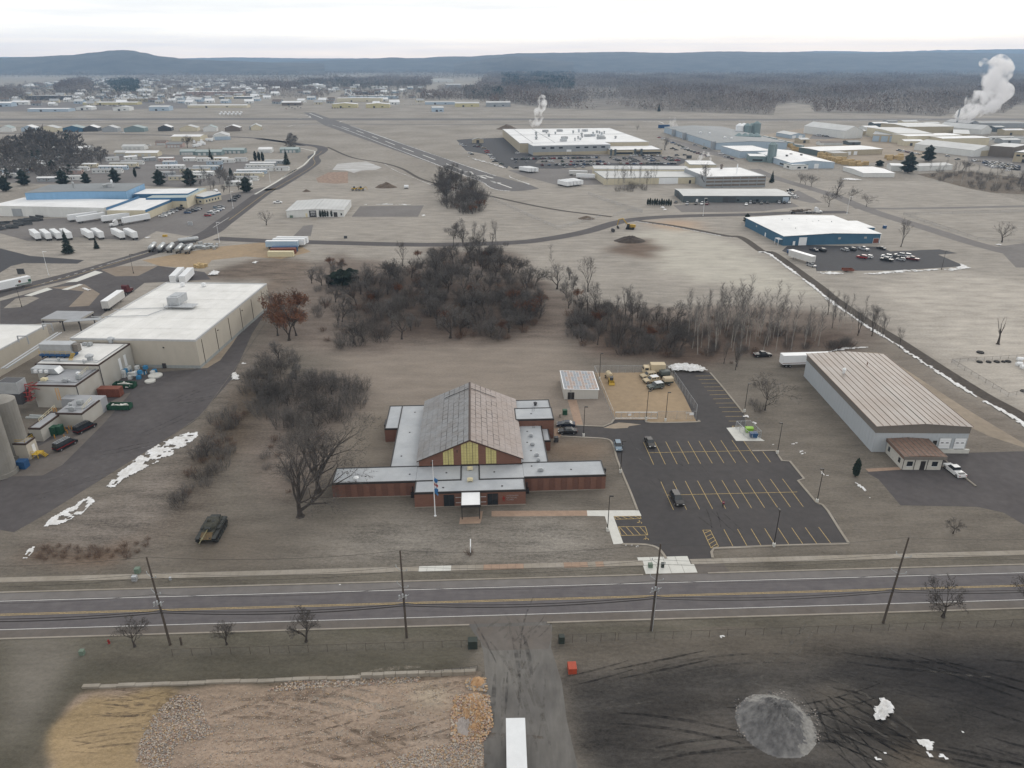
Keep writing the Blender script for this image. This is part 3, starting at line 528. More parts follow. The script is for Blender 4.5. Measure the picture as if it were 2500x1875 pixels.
def conifer_proto(name, seed, H, Rr, mat='needle', taper=1.0, n=900, droop=.25):
 rng = random.Random(seed); T, C = MB(), MB(); T.tube((0,0,0), (0,0, H*.95), H*.018+.05,.03,6)
 for i in range(n):
  z = H*(.06+.94*rng.random()**1.25); f = max(0,1-z/H)**taper*(.72+.4*rng.random())*(1+.15*math.sin(z*5)); f = f if taper > .5 else (1-(z/H)**4)*min(1,.55+1.5*z/H)*(.7+.3*rng.random()); f = math.sin(math.pi*min(1, (z/H)**.8*.9+.1))**.55*(.45+.65*rng.random())*(1+.25*math.sin(z*2.1+seed)) if .5 < taper < .7 else f; a = rng.uniform(0,6.28); r1 = Rr*f; r0 = r1*rng.uniform(.1,.6); c, s = math.cos(a), math.sin(a); w = .10+.16*r1
  zt = z-droop*(r1-r0)+rng.uniform(-.1,.1); C.add([(r0*c-w*s, r0*s+w*c, z), (r0*c+w*s, r0*s-w*c, z), (r1*c, r1*s, zt), (r1*c*.8, r1*s*.8, zt+.35*w+.1)], [(0,1,2), (0,3,2), (1,3,2)])
 root = ob(name, None); T.build('trunk', 'bark', root); C.build('crown', mat, root); return root
def aspen_proto(name, seed, H):
 rng = random.Random(seed); T, C = MB(), MB(); p = Vector((0,0,-.1)); d = Vector((rng.uniform(-.07,.07), rng.uniform(-.07,.07), 1)).normalized(); r = .13; n = 9
 for i in range(n):
  d = (d+Vector((rng.uniform(-.05,.05), rng.uniform(-.05,.05), 0))).normalized(); q = p+d*H/n; T.tube(p, q, r, r*.87,5,0, False); p, r = q, r*.87
  if i >= 3:
   for j in range(6):
    a = rng.uniform(0,6.28); dd = Vector((math.cos(a)*.5, math.sin(a)*.5,.85)).normalized(); L = H*.20*(1-.05*i)*rng.uniform(.6,1.2); e = q+dd*L; tri(C, q, e, .055, rng)
    for k in range(9):
     f = q+(e-q)*rng.uniform(.25,1); g = f+(dd+Vector((rng.gauss(0,.5), rng.gauss(0,.5), rng.gauss(.1,.3))))*L*.36; tri(C, f, g, .042, rng)
     tri(C, g, g+Vector((rng.gauss(0,.25), rng.gauss(0,.25), rng.gauss(.25,.2)))*L*.5,.036, rng)
 root = ob(name, None); T.build('trunk', 'bark_pale', root); C.build('crown', 'twig_grey', root); return root
# vehicles (front towards +x)
def wheels(root, xs, ys, r, w=.22, name='wheel', rim='rim'):
 ty = MB().lathe([(r*.6, -w/2), (r*.93, -w/2), (r, -w*.35), (r, w*.35), (r*.93, w/2), (r*.6, w/2)], n=12, axis='y').mesh('tyre', 'tyre')
 ri = MB().lathe([(.02, -w*.52), (r*.55, -w*.52), (r*.61, -w*.3), (r*.61, w*.3), (r*.55, w*.52), (.02, w*.52)], n=10, axis='y').mesh('rim', rim)
 for x in xs:
  for y in ys: wh = ob(name, ty, root, (x, y, r)); ob('rim', ri, wh)
def car_proto(kind, color, near=True):
 L, Wd, H = dict(sedan=(4.8,1.82,1.45), suv=(4.75,1.9,1.75), pickup=(5.7,2.0,1.85), van=(5.6,2.0,2.1), hatch=(4.2,1.75,1.5))[kind]
 root = ob('parked_car', None); h = Wd/2; a = L/2; zb = .3
 lo = dict(sedan=[(-a, .55), (-a+.05,.98), (-a+.9,1.02), (a-1.35,.98), (a-.15,.76), (a, .5)], hatch=[(-a, .5), (-a+.02,1.0), (a-1.1,.98), (a-.12,.78), (a, .5)], suv=[(-a, .55), (-a+.02,1.1), (a-1.15,1.1), (a-.1,.92), (a, .55)],
      pickup=[(-a, .6), (-a, 1.12), (a-1.3,1.15), (a-.08,1.0), (a, .6)], van=[(-a, .5), (-a, 1.15), (a-.9,1.15), (a-.1,.9), (a, .5)])[kind]
 hi = dict(sedan=[(-a+.75,1.0), (-a+1.45, H-.03), (-a+2.6, H), (a-1.35,.98)], hatch=[(-a+.05,1.0), (-a+.35, H-.05), (-a+2.2, H), (a-1.1,.98)], suv=[(-a+.08,1.1), (-a+.35, H-.04), (a-2.2, H), (a-1.2,1.1)],
      pickup=[(-a+2.0,1.1), (-a+2.15, H-.04), (a-2.25, H), (a-1.4,1.13)], van=[(-a+.02,1.12), (-a+.12, H-.05), (a-1.6, H), (a-.85,1.12)])[kind]
 def shell(prof, w0, w1, mi, mb):
  n = len(prof); zs = [z for _, z in prof]; z0, z1 = min(zs), max(zs); f = lambda z: w0+(w1-w0)*(z-z0)/(z1-z0)
  vs = [(x, -f(z), z) for x, z in prof]+[(x, f(z), z) for x, z in prof]
  return mb.add(vs, [(i, (i+1) % n, n+(i+1) % n, n+i) for i in range(n)]+[tuple(range(n))[::-1], tuple(range(n, 2*n))], mi)
 b = MB(); shell([(-a+.1, zb)]+lo+[(a-.12, zb)], h-.02, h-.06,0, b); cabin = MB(); shell(hi, h-.07, h-.28,0, cabin)
 if not near:
  b.v += []; k = MB(); shell(hi, h-.07, h-.28,1, b); b.box(hi[1][0]+.1, hi[2][0]-.05, -h+.3, h-.3, hi[2][1]-.04, hi[2][1]+.02,0)
  for x in (-a+.85, a-.85):
   for y in (-h+.12, h-.12): b.tube((x, y-.1,.33), (x, y+.1,.33), .33,.33,8,2)
  me = b.mesh('parked_car', [paint(*color), 'glass', 'tyre']); bpy.data.objects.remove(root); return ob('parked_car', me)
 if kind == 'pickup':
  b.box(-a+.1, -a+1.95, -h+.18, h-.18,1.121,1.127,1)
 b.build('body', [paint(*color), 'dark_metal'], root); cb = cabin.build('cabin', 'glass', root)
 rf = MB(); x0, x1 = hi[1][0], hi[2][0]; rf.box(x0+.02, x1+.05, -h+.27, h-.27, H-.05, H+.015)
 rf.build('roof_panel', [paint(*color)], cb); wheels(root, (-a+.9, a-.92), (-h+.1, h-.1), .34 if kind in ('sedan', 'hatch') else .38)
 for s in (-1,1):
  MB().box(a-.16, a-.02, s*h*.7-.18, s*h*.7+.18,.62,.76).build('headlight', 'lamp_clear', root); MB().box(-a-.015, -a+.1, s*h*.78-.14, s*h*.78+.14,.72,.95).build('tail_light', 'lamp_red', root)
  MB().box(hi[3][0]-.35, hi[3][0]-.15, s*(h+.08)-.08, s*(h+.08)+.08,1.0,1.14).build('wing_mirror', [paint(*color)], root)
  if kind != 'pickup': MB().box((x0+x1)/2-.04, (x0+x1)/2+.04, s*(h-.17)-.03, s*(h-.17)+.03,1.0, H-.06).build('door_pillar', [paint(*color)], cb)
 return root
COLS = dict(black=('black', (.012,.012,.014)), white=('white', (.68,.69,.70)), silver=('silver', (.34,.35,.37)), grey=('grey', (.09,.095,.10)), red=('red', (.24,.016,.02)), blue=('blue', (.025,.06,.14)), navy=('navy', (.012,.018,.035)), tan=('tan', (.30,.26,.20)), green=('green', (.03,.05,.035)), yellow=('yellow', (.45,.34,.04)), pale_blue=('pale_blue', (.16,.22,.28)), maroon=('maroon', (.09,.015,.02)))
CARS = {}
def car(kind, c, loc, rz, label, group=None, near=True, name='parked_car', sc_=None):
 key = (kind, c, near)
 if key not in CARS: CARS[key] = car_proto(kind, COLS[c], near); CARS[key]['category'] = 'car'
 o = put(CARS[key], loc, rz, label, group); o.name = name; CARS[key] = o if False else CARS[key]
 o['category'] = dict(pickup='pickup truck', van='van').get(kind, 'car'); o['label'] = label
 if not group and 'group' in o: del o['group']
 if sc_: o.scale = (sc_,)*3
 return o
def hd(a, b): (x0, y0), (x1, y1) = wp(a), wp(b); return ((x0+x1)/2, (y0+y1)/2), math.atan2(y1-y0, x1-x0)
def trailer_proto(L, colr_, name='semi_trailer', top=4.05):
 root = ob(name, None); h = 1.29; b = MB().box(-L/2, L/2, -h, h, 1.15, top); b.build('box_body', colr_, root)
 MB().box(-L/2-.03, L/2+.03, -h-.02, h+.02, top-.1, top+.03).build('roof', 'white_metal' if colr_ != 'white_metal' else 'galv_white', root)
 MB().box(-L/2-.05, -L/2-.01, -h+.05,-.03,1.25, top-.15).build('rear_door', colr_, root); MB().box(-L/2-.05, -L/2-.01,.03, h-.05,1.25, top-.15).build('rear_door', colr_, root)
 MB().box(-L/2+.2, L/2-.5,-.5,.5,.95,1.15).build('chassis', 'dark_metal', root)
 for s in (-1,1): MB().box(L/2-3.2, L/2-3.05, s*.75-.07, s*.75+.07,0,1.0).build('landing_leg', 'dark_metal', root)
 MB().box(-L/2-.02, -L/2+.06,-1.1,1.1,.5,.62).build('bumper_bar', 'dark_metal', root); wheels(root, (-L/2+1.3, -L/2+2.55), (-.95,.95), .5,.5); return root
M('galv_white', (.66,.68,.70), .5,.05,.6); M('cream_metal', (.62,.56,.38), .6,.05,.6); M('rust_metal', (.17,.06,.04), .7,.2,.8); M('trailer_blue', (.36,.47,.58), .5,.06,.5); M('trailer_grey', (.55,.55,.54), .6,.07,.5)
def tractor(root_name, c, label, loc, rz):
 root = thing(root_name, label, 'truck', loc, rz); p = paint(*COLS[c])
 MB().sweep([(-1.2,.9), (-1.2,3.4), (-.6,3.85), (.5,3.5), (1.05,2.5), (1.2,1.9), (3.0,1.65), (3.15,.7), (1.0,.6)], -1.12,1.12).build('cab', [p], root); MB().sweep([(.62,3.2), (1.08,2.45), (1.16,2.05), (1.0,2.05), (.5,3.2)], -1.14,1.14).build('windscreen', 'glass', root)
 MB().box(-4.2,1,-.45,.45,.7,.95).build('chassis', 'dark_metal', root); MB().box(3.0,3.3,-1.15,1.15,.45,.85).build('bumper', 'chrome', root); wheels(root, (2.3,-2.2,-3.45), (-1.0,1.0), .5,.35); return root
# helpers for buildings
def frame(A, B, C):
 "A, B: the two ends of the front, C: the back corner behind A; each (window, x, y, level)"
 a, b, c = (Vector(G(*p)) for p in (A, B, C)); d = b-a; w = d.length; ang = math.atan2(d.y, d.x); e = c-a
 return tuple(a), ang, w, abs(-e.x*math.sin(ang)+e.y*math.cos(ang))
def wall_box(root, x0, x1, y0, y1, z0, z1, mat, name='wall'):
 return MB().prism([(x0, y0), (x1, y0), (x1, y1), (x0, y1)], z0, z1, cap=False).build(name, mat, root)
def flat_roof(root, x0, x1, y0, y1, z, mat, trim=None, up=.25, t=.3, sides='fblr', name='roof', parent=None):
 r = MB().box(x0+.02, x1-.02, y0+.02, y1-.02, z-.12, z).build(name, mat, root)
 if trim:
  for s, q in (('f', (x0-.04, x1+.04, y0-.04, y0+t)), ('b', (x0-.04, x1+.04, y1-t, y1+.04)), ('l', (x0-.04, x0+t, y0+t+.003, y1-t-.003)), ('r', (x1-t, x1+.04, y0+t+.003, y1-t-.003))):
   if s in sides: MB().box(*q, z-.32, z+up).build('parapet', trim, r)
 return r
def gable(root, W_, D, he, rise, wall, roof, axis='y', over=.25, seams=0, seam_mat='grey_metal', ridge=.5, band=None, z0=0, thick=.12):
 "walls with gables and two roof slopes; axis = direction of the ridge"
 if axis == 'y':
  w = MB(); rx = W_*ridge
  for y, f in ((0,1), (D, -1)): w.add([(0, y, z0), (W_, y, z0), (W_, y, he), (rx, y, he+rise), (0, y, he)], [(0,1,2,3,4)[::f]])
  w.add([(0,0, z0), (0, D, z0), (0, D, he), (0,0, he)], [(0,3,2,1)[::-1]]); w.add([(W_, 0, z0), (W_, D, z0), (W_, D, he), (W_, 0, he)], [(0,1,2,3)]); w.build('wall', wall, root)
  for s, (xa, xb) in enumerate(((0-over, rx), (W_+over, rx))):
   za = he-over*rise/max(.01, rx if s == 0 else W_-rx); sl = MB(); zb = he+rise
   sl.add([(xa, -over, za), (xa, D+over, za), (xb, D+over, zb), (xb, -over, zb), (xa, -over, za+thick), (xa, D+over, za+thick), (xb, D+over, zb+thick), (xb, -over, zb+thick)], [(0,1,2,3), (7,6,5,4), (0,4,5,1), (3,2,6,7), (0,3,7,4), (1,5,6,2)])
   if s: sl.f = [f[::-1] for f in sl.f]
   r = sl.build('roof_slope', roof, root)
   if seams < 0:
    n = int(abs(xb-xa)/-seams); 
    for i in range(n+1):
     f = i/n; x = xa+(xb-xa)*f; z = za+(zb-za)*f+thick; MB().box(x-.05, x+.05, -over, D+over, z, z+.07).build('seam', seam_mat, r)
   elif seams > 0:
    n = max(2, int(D/seams))
    for i in range(n+1):
     y = -over+(D+2*over)*i/n; MB().add([(xa, y-.05, za+thick), (xb, y-.05, zb+thick), (xb, y+.05, zb+thick), (xa, y+.05, za+thick), (xa, y-.05, za+thick+.06), (xb, y-.05, zb+thick+.06), (xb, y+.05, zb+thick+.06), (xa, y+.05, za+thick+.06)], [(4,5,6,7), (0,1,5,4), (2,3,7,6), (7,6,5,4)]).build('seam', seam_mat, r)
  return
 sub = ob('gabled_block', None, root, (W_, 0,0), math.pi/2); gable(sub, D, W_, he, rise, wall, roof, 'y', over, seams, seam_mat, ridge, band, z0, thick)
def onwall(root, name, mat, face, W_, D, t, w, z0, z1, proud=.05, inset=None, frame_mat=None, n=1):
 "door or window: t = distance along the wall from its left end, seen from outside"
 dims = dict(f=lambda a, b, o: (a, b, -o, .04), b=lambda a, b, o: (W_-b, W_-a, D-.04, D+o), r=lambda a, b, o: (W_-.04, W_+o, a, b), l=lambda a, b, o: (-o, .04, D-b, D-a))[face]
 o = MB().box(*dims(t, t+w, proud), z0, z1).build(name, mat, root)
 if frame_mat:
  fr = MB()
  for a, b, c, d in ((t-.09, t, z0-.09, z1+.09), (t+w, t+w+.09, z0-.09, z1+.09), (t, t+w, z1, z1+.09), (t, t+w, z0-.09, z0)): fr.box(*dims(a, b, proud+.04), c, d)
  for i in range(1, n): fr.box(*dims(t+w*i/n-.04, t+w*i/n+.04, proud+.04), z0, z1)
  fr.build('frame', frame_mat, o)
 return o
def roof_unit(root, x, y, z, sx, sy, sz, mat='grey_metal', name='roof_unit', leg=.2):
 m = MB().box(x-sx/2, x+sx/2, y-sy/2, y+sy/2, z+leg, z+leg+sz); m.box(x-sx*.3, x+sx*.3, y-sy*.3, y+sy*.3, z+leg+sz, z+leg+sz+.15)
 for a in (-1,1):
  for b in (-1,1): m.box(x+a*sx*.4-.06, x+a*sx*.4+.06, y+b*sy*.4-.06, y+b*sy*.4+.06, z-.05, z+leg+.01)
 return m.build(name, mat, root)
def vent(root, x, y, z, r, h, mat='grey_metal', name='roof_vent'):
 return MB().lathe([(r, 0), (r, h*.6), (r*1.5, h*.62), (r*1.5, h*.8), (r*.6, h)], (x, y, z-.05), 8).build(name, mat, root)
M('armory_roof', (.40,.42,.44), .75,.08,.35, big=(.85,.86,.88), bigs=.2); M('armory_shingle_sky_cool', (.205,.212,.222), .45,.16,.8, spec=.5, big=(.78,.72,.68), bigs=.25); M('armory_shingle_sky_warm', (.205,.17,.16), .5,.16,.8, spec=.4, big=(.8,.72,.66), bigs=.25); M('joint', (.06,.055,.053), .9)  # the two shingle tints paint in how each slope reflects the sky
M('brown_trim', (.055,.035,.028), .6); M('pale_trim', (.45,.46,.47), .5); M('yellow_pane', (.50,.45,.20), .4,.10,1.2); M('mullion', (.07,.055,.045), .6); M('dark_trim', (.03,.028,.028), .5)
# armory
AO = G('A1', 957,1425); AA = R(3.0)
arm = thing('armory_building', 'brick armory hall with gabled shingle roof and low flat wings, yellow window bands', 'building', AO, AA)
def arm_w(x, y): c, s = math.cos(AA), math.sin(AA); return AO[0]+x*c-y*s, AO[1]+x*s+y*c
for x0, x1, y0, y1, z, sd_ in ((-17.9,-.003,4.4,10.8,3.6, 'fbl'), (0,9.8,4.4,10.4,3.6, 'fr'), (13.6,23.4,4.4,10.4,3.6, 'fl'), (23.403,41.3,4.8,11.1,3.6, 'fbr'), (-6.1,.4,10.803,42,3.6, 'lb'), (-9.3,-6.103,29.1,42,3.6, 'flb'), (23.0,29.3,11.103,29.4,3.6, 'r'), (22.9,32.4,28.8,35.2,5.4, 'fblr'), (23.0,32.4,35.203,41.6,4.6, 'br'), (0,23.4,-.2,4.397,3.55, 'flr'), (9.803,13.597,4.4,10.4,3.55, ''), (29.35,31.0,22.6,28.75,2.7, 'fr')):
 wall_box(arm, x0, x1, y0, y1,0, z-.12, 'brick'); flat_roof(arm, x0, x1, y0, y1, z, 'armory_roof', 'dark_trim', .12,.22, sd_)
for x0, x1, y0 in ((-17.9,0,4.4), (23.6,41.3,4.8)):        # brick bays of the wings, every second one set back
 n = 13; p_ = MB()
 for i in range(n):
  a = x0+.15+(x1-x0-.9)*i/n; MB().box(a, a+(x1-x0-.9)/n-.09, y0-(.09 if i % 2 else .045), y0+.02,.14,3.2).build('brick_panel', 'brick' if i % 2 else 'brick_dark', arm)
 MB().box(x0-.05, x1+.05, y0-.12, y0,0,.13).build('plinth', 'concrete', arm)
MB().box(-.06,23.46,-.3,-.2,0,.13).build('plinth', 'concrete', arm)
pr = MB().box(9.9,13.75,-5.1,-.21,3.1,3.42).build('porch_roof', ['concrete_light'], arm); MB().box(9.82,13.83,-5.2,-5.1,2.98,3.5).build('fascia', 'dark_trim', pr); MB().box(9.8,9.9,-5.1,-.25,2.98,3.5).build('fascia', 'dark_trim', pr); MB().box(13.75,13.85,-5.1,-.25,2.98,3.5).build('fascia', 'dark_trim', pr)
MB().box(9.95,13.7,-5.0,-.3,3.422,3.44).build('snow_cover', 'white_metal', pr)
for x in (10.0,13.6): MB().box(x-.08, x+.08,-5.05,-4.9,0,3.1).build('porch_post', 'dark_trim', arm)
for s, x in ((-1,9.8), (1,13.85)):
 for z in (.9,2.2): MB().box(min(x, x+s*1.2), max(x, x+s*1.2), -.32,-.24, z, z+.12).build('wall_bracket', 'pale_trim', arm)
for x in (6.1,15.3):
 d = MB().box(x, x+2.25,-.26,-.18,.05,2.95).build('entrance_door', 'glass', arm)
 for k in range(3): MB().box(x+k*1.085, x+k*1.085+.08,-.3,-.26,.05,2.95).build('door_frame', 'dark_trim', d)
def lettering(txt, size, x, z, y, root, mat):
 cu = bpy.data.curves.new('lettering', 'FONT'); cu.body = txt; cu.size = size; cu.extrude = .02; cu.resolution_u = 2
 t = bpy.data.objects.new('lettering', cu); col.objects.link(t); bpy.context.view_layer.update()
 me = bpy.data.meshes.new_from_object(t.evaluated_get(bpy.context.evaluated_depsgraph_get())); bpy.data.objects.remove(t)
 me.materials.clear(); me.materials.append(MATS[mat]); o = ob('lettering', me, root, (x, y, z)); o.rotation_euler = (math.pi/2,0,0); return o
M('letter_grey', (.30,.27,.27), .5); M('emblem_red', (.22,.02,.02), .5)
for i, t in enumerate(('WISCONSIN', 'NATIONAL', 'GUARD')): lettering(t, .46,19.3,2.15-i*.5,-.225, arm, 'letter_grey')
MB().add([(x+18.75,-.23, z+.9) for x, z in ((-.12,0), (-.22,0), (-.12,.55), (-.32,.75), (-.25,1.0), (-.1,.95), (-.14,1.2), (0,1.42), (.14,1.2), (.1,.95), (.25,1.0), (.32,.75), (.12,.55), (.24,0), (.12,0), (0,.45))], [tuple(range(16))[::-1]]).build('emblem', 'emblem_red', arm)
gx0, gx1, gy0, gy1, ez, rz_ = .35,23.15,10.5,41.0,5.2,10.1; gm = (gx0+gx1)/2
MB().add([(gx0, gy0,3.4), (gx1, gy0,3.4), (gx1, gy0, ez), (gm, gy0, rz_), (gx0, gy0, ez), (gx0, gy1,3.4), (gx1, gy1,3.4), (gx1, gy1, ez), (gm, gy1, rz_), (gx0, gy1, ez)], [(0,1,2,3,4), (9,8,7,6,5), (0,4,9,5), (1,6,7,2)]).build('hall_wall', 'brick', arm)
wall_box(arm, gx0+.2, gx1-.2, gy0+.3, gy1-.1,0,3.4, 'brick')
k_s = (rz_-ez)/(gm-gx0); SLl = math.hypot(gm-gx0, rz_-ez)
for s in (0,1):
 o_ = .45; xa = gx0-o_ if s == 0 else gx1+o_; za = ez-o_*k_s; mb = MB()
 mb.add([(xa, gy0-.35, za), (xa, gy1+.35, za), (gm, gy1+.35, rz_), (gm, gy0-.35, rz_), (xa, gy0-.35, za+.14), (xa, gy1+.35, za+.14), (gm, gy1+.35, rz_+.14), (gm, gy0-.35, rz_+.14)], [(0,1,2,3), (7,6,5,4), (0,4,5,1), (0,3,7,4), (1,5,6,2)])
 if s: mb.f = [f[::-1] for f in mb.f]
 sl = mb.build('roof_slope', 'joint', arm); nr_, nc = 9,14; rg = random.Random(s+7); ex = gm-xa
 ux, uz = ex/abs(ex)*math.cos(math.atan(k_s)), math.sin(math.atan(k_s)); nx_, nz_ = -uz*(1 if ex > 0 else -1), math.cos(math.atan(k_s)); Ls = math.hypot(ex, rz_-za)
 for i in range(nr_):
  off = (i % 2)*.5
  for j in range(-1, nc):
   y0 = gy0-.35+(gy1-gy0+.7)*max(0, (j+off))/nc; y1 = gy0-.35+(gy1-gy0+.7)*min(nc, (j+1+off))/nc
   if y1-y0 < .3: continue
   g = rg.choice((.025,.05,.09)) if i > 3 else .02; t0, t1 = Ls*i/nr_+g, Ls*(i+1)/nr_-g; lift = .15+rg.uniform(0,.02); vs = []
   for t, y in ((t0, y0+g), (t1, y0+g), (t1, y1-g), (t0, y1-g)):
    vs.append((xa+ux*t+nx_*lift, y, za+uz*t+nz_*lift))
   vs += [(x-nx_*.05, y, z-nz_*.05) for x, y, z in vs]; fs = [(0,1,2,3), (0,4,5,1), (1,5,6,2), (2,6,7,3), (3,7,4,0)]
   MB().add(vs, fs if s else [f[::-1] for f in fs]).build('roof_panel', 'armory_shingle_sky_cool' if s == 0 else 'armory_shingle_sky_warm', sl)
MB().sweep([(gm-.28, rz_+.08), (gm, rz_+.28), (gm+.28, rz_+.08)], gy0-.4, gy1+.4).build('ridge_cap', 'brown_trim', arm)
for s in (-1,1): MB().tube((gm+s*.3, gy1-3.5, rz_+.2), (gm+s*6.5, gy1-3.6, rz_+.32-6.5*k_s), .07,.07,5).build('roof_pipe', 'black_steel', arm)
for s in (-1,1):      # verge boards under the front of the roof
 a = Vector((gm+s*(gm-gx0+.45), gy0-.4, ez-.45*k_s-.05)); b = Vector((gm, gy0-.4, rz_-.02)); d = MB().add([a, b, b+Vector((0,0,.24)), a+Vector((0,0,.24)), a-Vector((0,.06,0)), b-Vector((0,.06,0)), b+Vector((0,-.06,.24)), a+Vector((0,-.06,.24))], [(4,5,6,7)[::-s], (3,2,6,7), (0,4,5,1)]).build('verge_board', 'brown_trim', arm)
for a, b, n in ((5.7,8.1,2), (9.75,13.6,3), (15.2,17.6,2)):     # yellow panes under the gable
 w_ = (b-a)/n; wd = MB().box(a-.08, b+.08, gy0-.03, gy0-.01,3.85,3.95).build('window', 'mullion', arm)
 for i in range(n):
  xa, xb = a+w_*i+.05, a+w_*(i+1)-.05; top = lambda x: ez+(gm-gx0-abs(x-gm))*k_s-.42
  z = 3.96; nrow = 6; zt = min(top(xa), top(xb)); rows = max(3, int((zt-z)/.62)); hh = (zt-z)/rows
  for r_ in range(rows): 
   for c_ in (0,1):
    xm = (xa+xb)/2; p, q = (xa, xm-.02) if c_ == 0 else (xm+.02, xb); MB().box(p, q, gy0-.045, gy0-.012, z+hh*r_+.02, z+hh*(r_+1)-.02).build('pane', 'yellow_pane', wd)
  MB().add([(xa, gy0-.045, zt+.02), (xb, gy0-.045, zt+.02), (xb, gy0-.045, max(zt+.04, top(xb))), (xa, gy0-.045, max(zt+.04, top(xa)))] + ([(gm, gy0-.045, top(gm))] if xa < gm < xb else []), [(0,1,2,4,3) if xa < gm < xb else (0,1,2,3)]).build('pane', 'yellow_pane', wd)
  if i: MB().box(xa-.09, xa-.01, gy0-.07, gy0-.01,3.95, max(top(xa), zt)).build('mullion', 'mullion', wd)
MB().lathe([(.3,-.04), (.3,.04)], (3.2, gy0-.05,4.5), 12, axis='y').build('wall_disc', 'brown_trim', arm); MB().box(8.8,9.0, gy0-.12, gy0-.02,7.0,7.6).build('wall_lamp', 'brown_trim', arm)
MB().box(gx0-.1, gx1+.1, gy0-.12, gy0-.001,3.55,3.8).build('sill_band', 'dark_trim', arm)
for x, y, s_ in ((11.7,8.6,1.2), (11.7,3.9,1.2)): roof_unit(arm, x, y, 3.6, s_, .8,.45, 'cream_metal')
for x, y, s_ in ((26.3,23.4,.9), (26.3,19.0,1.0), (26.9,13.9,1.0), (27.1,11.7,.7), (27.2,7.3,1.2)): roof_unit(arm, x, y, 3.6, s_, .8,.5, 'galv')
vent(arm, -12.8,5.6,3.6,.4,.9, 'white_metal')
for x, y in ((-2.5,38), (-3,27), (-4,15.5), (-11,7), (-1.5,7.4), (6.5,7.6), (17,7.4), (34,7.6), (25.6,26), (25.2,20.5), (27,32), (6,1.6), (18.5,1.6), (25.4,9.5), (25.8,16.5)): MB().lathe([(.22,0), (.22,.05), (.1,.06)], (x, y, 3.6 if y != 32 else 5.4), 8).build('roof_drain', 'dark_trim', arm)
for x, y, z in ((27.6,33.4,5.4), (27.3,27.6,4.2)):
 l_ = MB()
 for s in (-.25,.25): l_.tube((x+s, y, z-1), (x+s, y, z+1.1), .03,.03,4)
 for k in range(5): l_.tube((x-.25, y, z-.8+k*.4), (x+.25, y, z-.8+k*.4), .02,.02,4)
 l_.build('ladder', 'dark_trim', arm)
vent(arm, 28.6,38.5,4.6,.35,1.0, 'dark_metal'); MB().box(-9.9,-9.3,33.0,36.0,0,2.8).build('wall_box', 'dark_metal', arm)
for x, y in ((-.7,3.9), (24.0,4.3)): MB().box(x-.45, x+.45, y-.4, y+.3,0,1.1).tube((x, y, 1), (x, y, 2.6), .14,.14,6).build('boiler_vent', 'dark_trim', arm)
MB().box(41.3,41.7,7,7.5,0,3.9).build('downpipe', 'dark_trim', arm); MB().box(32.4,33.4,26.6,27.6,0,1.3).build('meter_cabinet', 'dark_metal', arm)
fp = thing('flagpole', 'white steel flagpole standing in front of the brick armory', 'flagpole', arm_w(4.4,-3.5), AA)
MB().lathe([(.28,0), (.28,.12), (.12,.2), (.10,4), (.075,9), (.045,13)], n=10).build('pole', 'white_metal', fp); MB().lathe([(.02,13), (.12,13.1), (.12,13.2), (.02,13.3)], n=8).build('finial', 'chrome', fp)
M('flag_blue', (.06,.20,.42), .8,.2,2); M('flag_red', (.30,.05,.06), .8,.1,2); M('flag_white', (.6,.58,.56), .8)
def hang(name, label, z0, L_, colors, stripes=False):
 mb = MB(); n = 8; m_ = 9
 for i in range(n+1):
  for j in range(m_+1):
   f = j/m_; x = .1+.75*f*(1-.12*i/n)+.12*math.sin(i*.9+j*1.7); y = .28*math.sin(j*1.9+i*.35)*(.3+f); mb.v.append((x, y, z0-L_*(i/n)-.6*f+.1*math.sin(j*2)))
 for i in range(n):
  for j in range(m_): mb.f.append((i*(m_+1)+j, i*(m_+1)+j+1, (i+1)*(m_+1)+j+1, (i+1)*(m_+1)+j)); mb.m.append((0 if i < 3 else 1+(j % 2)) if stripes else 0)
 o = mb.build(name, colors, None, (*arm_w(4.4,-3.5), 0), AA); return tag(o, label, 'flag')
hang('flag', 'limp striped red and white flag with dark blue canton on the flagpole', 9.2,1.9, ['flag_blue', 'flag_red', 'flag_white'], True); hang('flag', 'plain blue flag hanging folded on the flagpole', 6.9,1.4, ['flag_blue'])
o_, a_, w_, d_ = frame(('U3', 545,537,0), ('U3', 800,537,0), ('U3', 512,323,3.2)); a_ = R(1.5)
M('shed_blue', (.26,.28,.31), .6,.12,.8); M('shed_orange', (.33,.265,.235), .6,.12,.8); M('corrugated', (.52,.51,.48), .6,.05,5, stretch=(1,1,.05))
sh_ = thing('storage_shed', 'white metal shed with blue and salmon zigzag roof beside the fenced compound', 'shed', o_, a_)
MB().add([(0,0,0), (w_, 0,0), (w_, d_, 0), (0, d_, 0), (0,0,3.1), (w_, 0,2.75), (w_, d_, 2.75), (0, d_, 3.1)], [(0,1,5,4), (1,2,6,5), (2,3,7,6), (3,0,4,7)]).build('wall', 'corrugated', sh_)
for i in range(26): MB().box(i*w_/26+.05, i*w_/26+.13,-.03,0,.05,2.7).build('wall_rib', 'corrugated', sh_)
rz = lambda x: 3.14-(3.14-2.79)*x/w_
rs = MB().add([(-.2,-.2, rz(0)), (w_+.2,-.2, rz(w_)), (w_+.2, d_+.2, rz(w_)), (-.2, d_+.2, rz(0)), (-.2,-.2, rz(0)+.08), (w_+.2,-.2, rz(w_)+.08), (w_+.2, d_+.2, rz(w_)+.08), (-.2, d_+.2, rz(0)+.08)], [(4,5,6,7), (0,1,5,4), (1,2,6,5), (2,3,7,6), (3,0,4,7), (3,2,1,0)]).build('roof', 'white_metal', sh_)
nx_, ny_ = 11,12
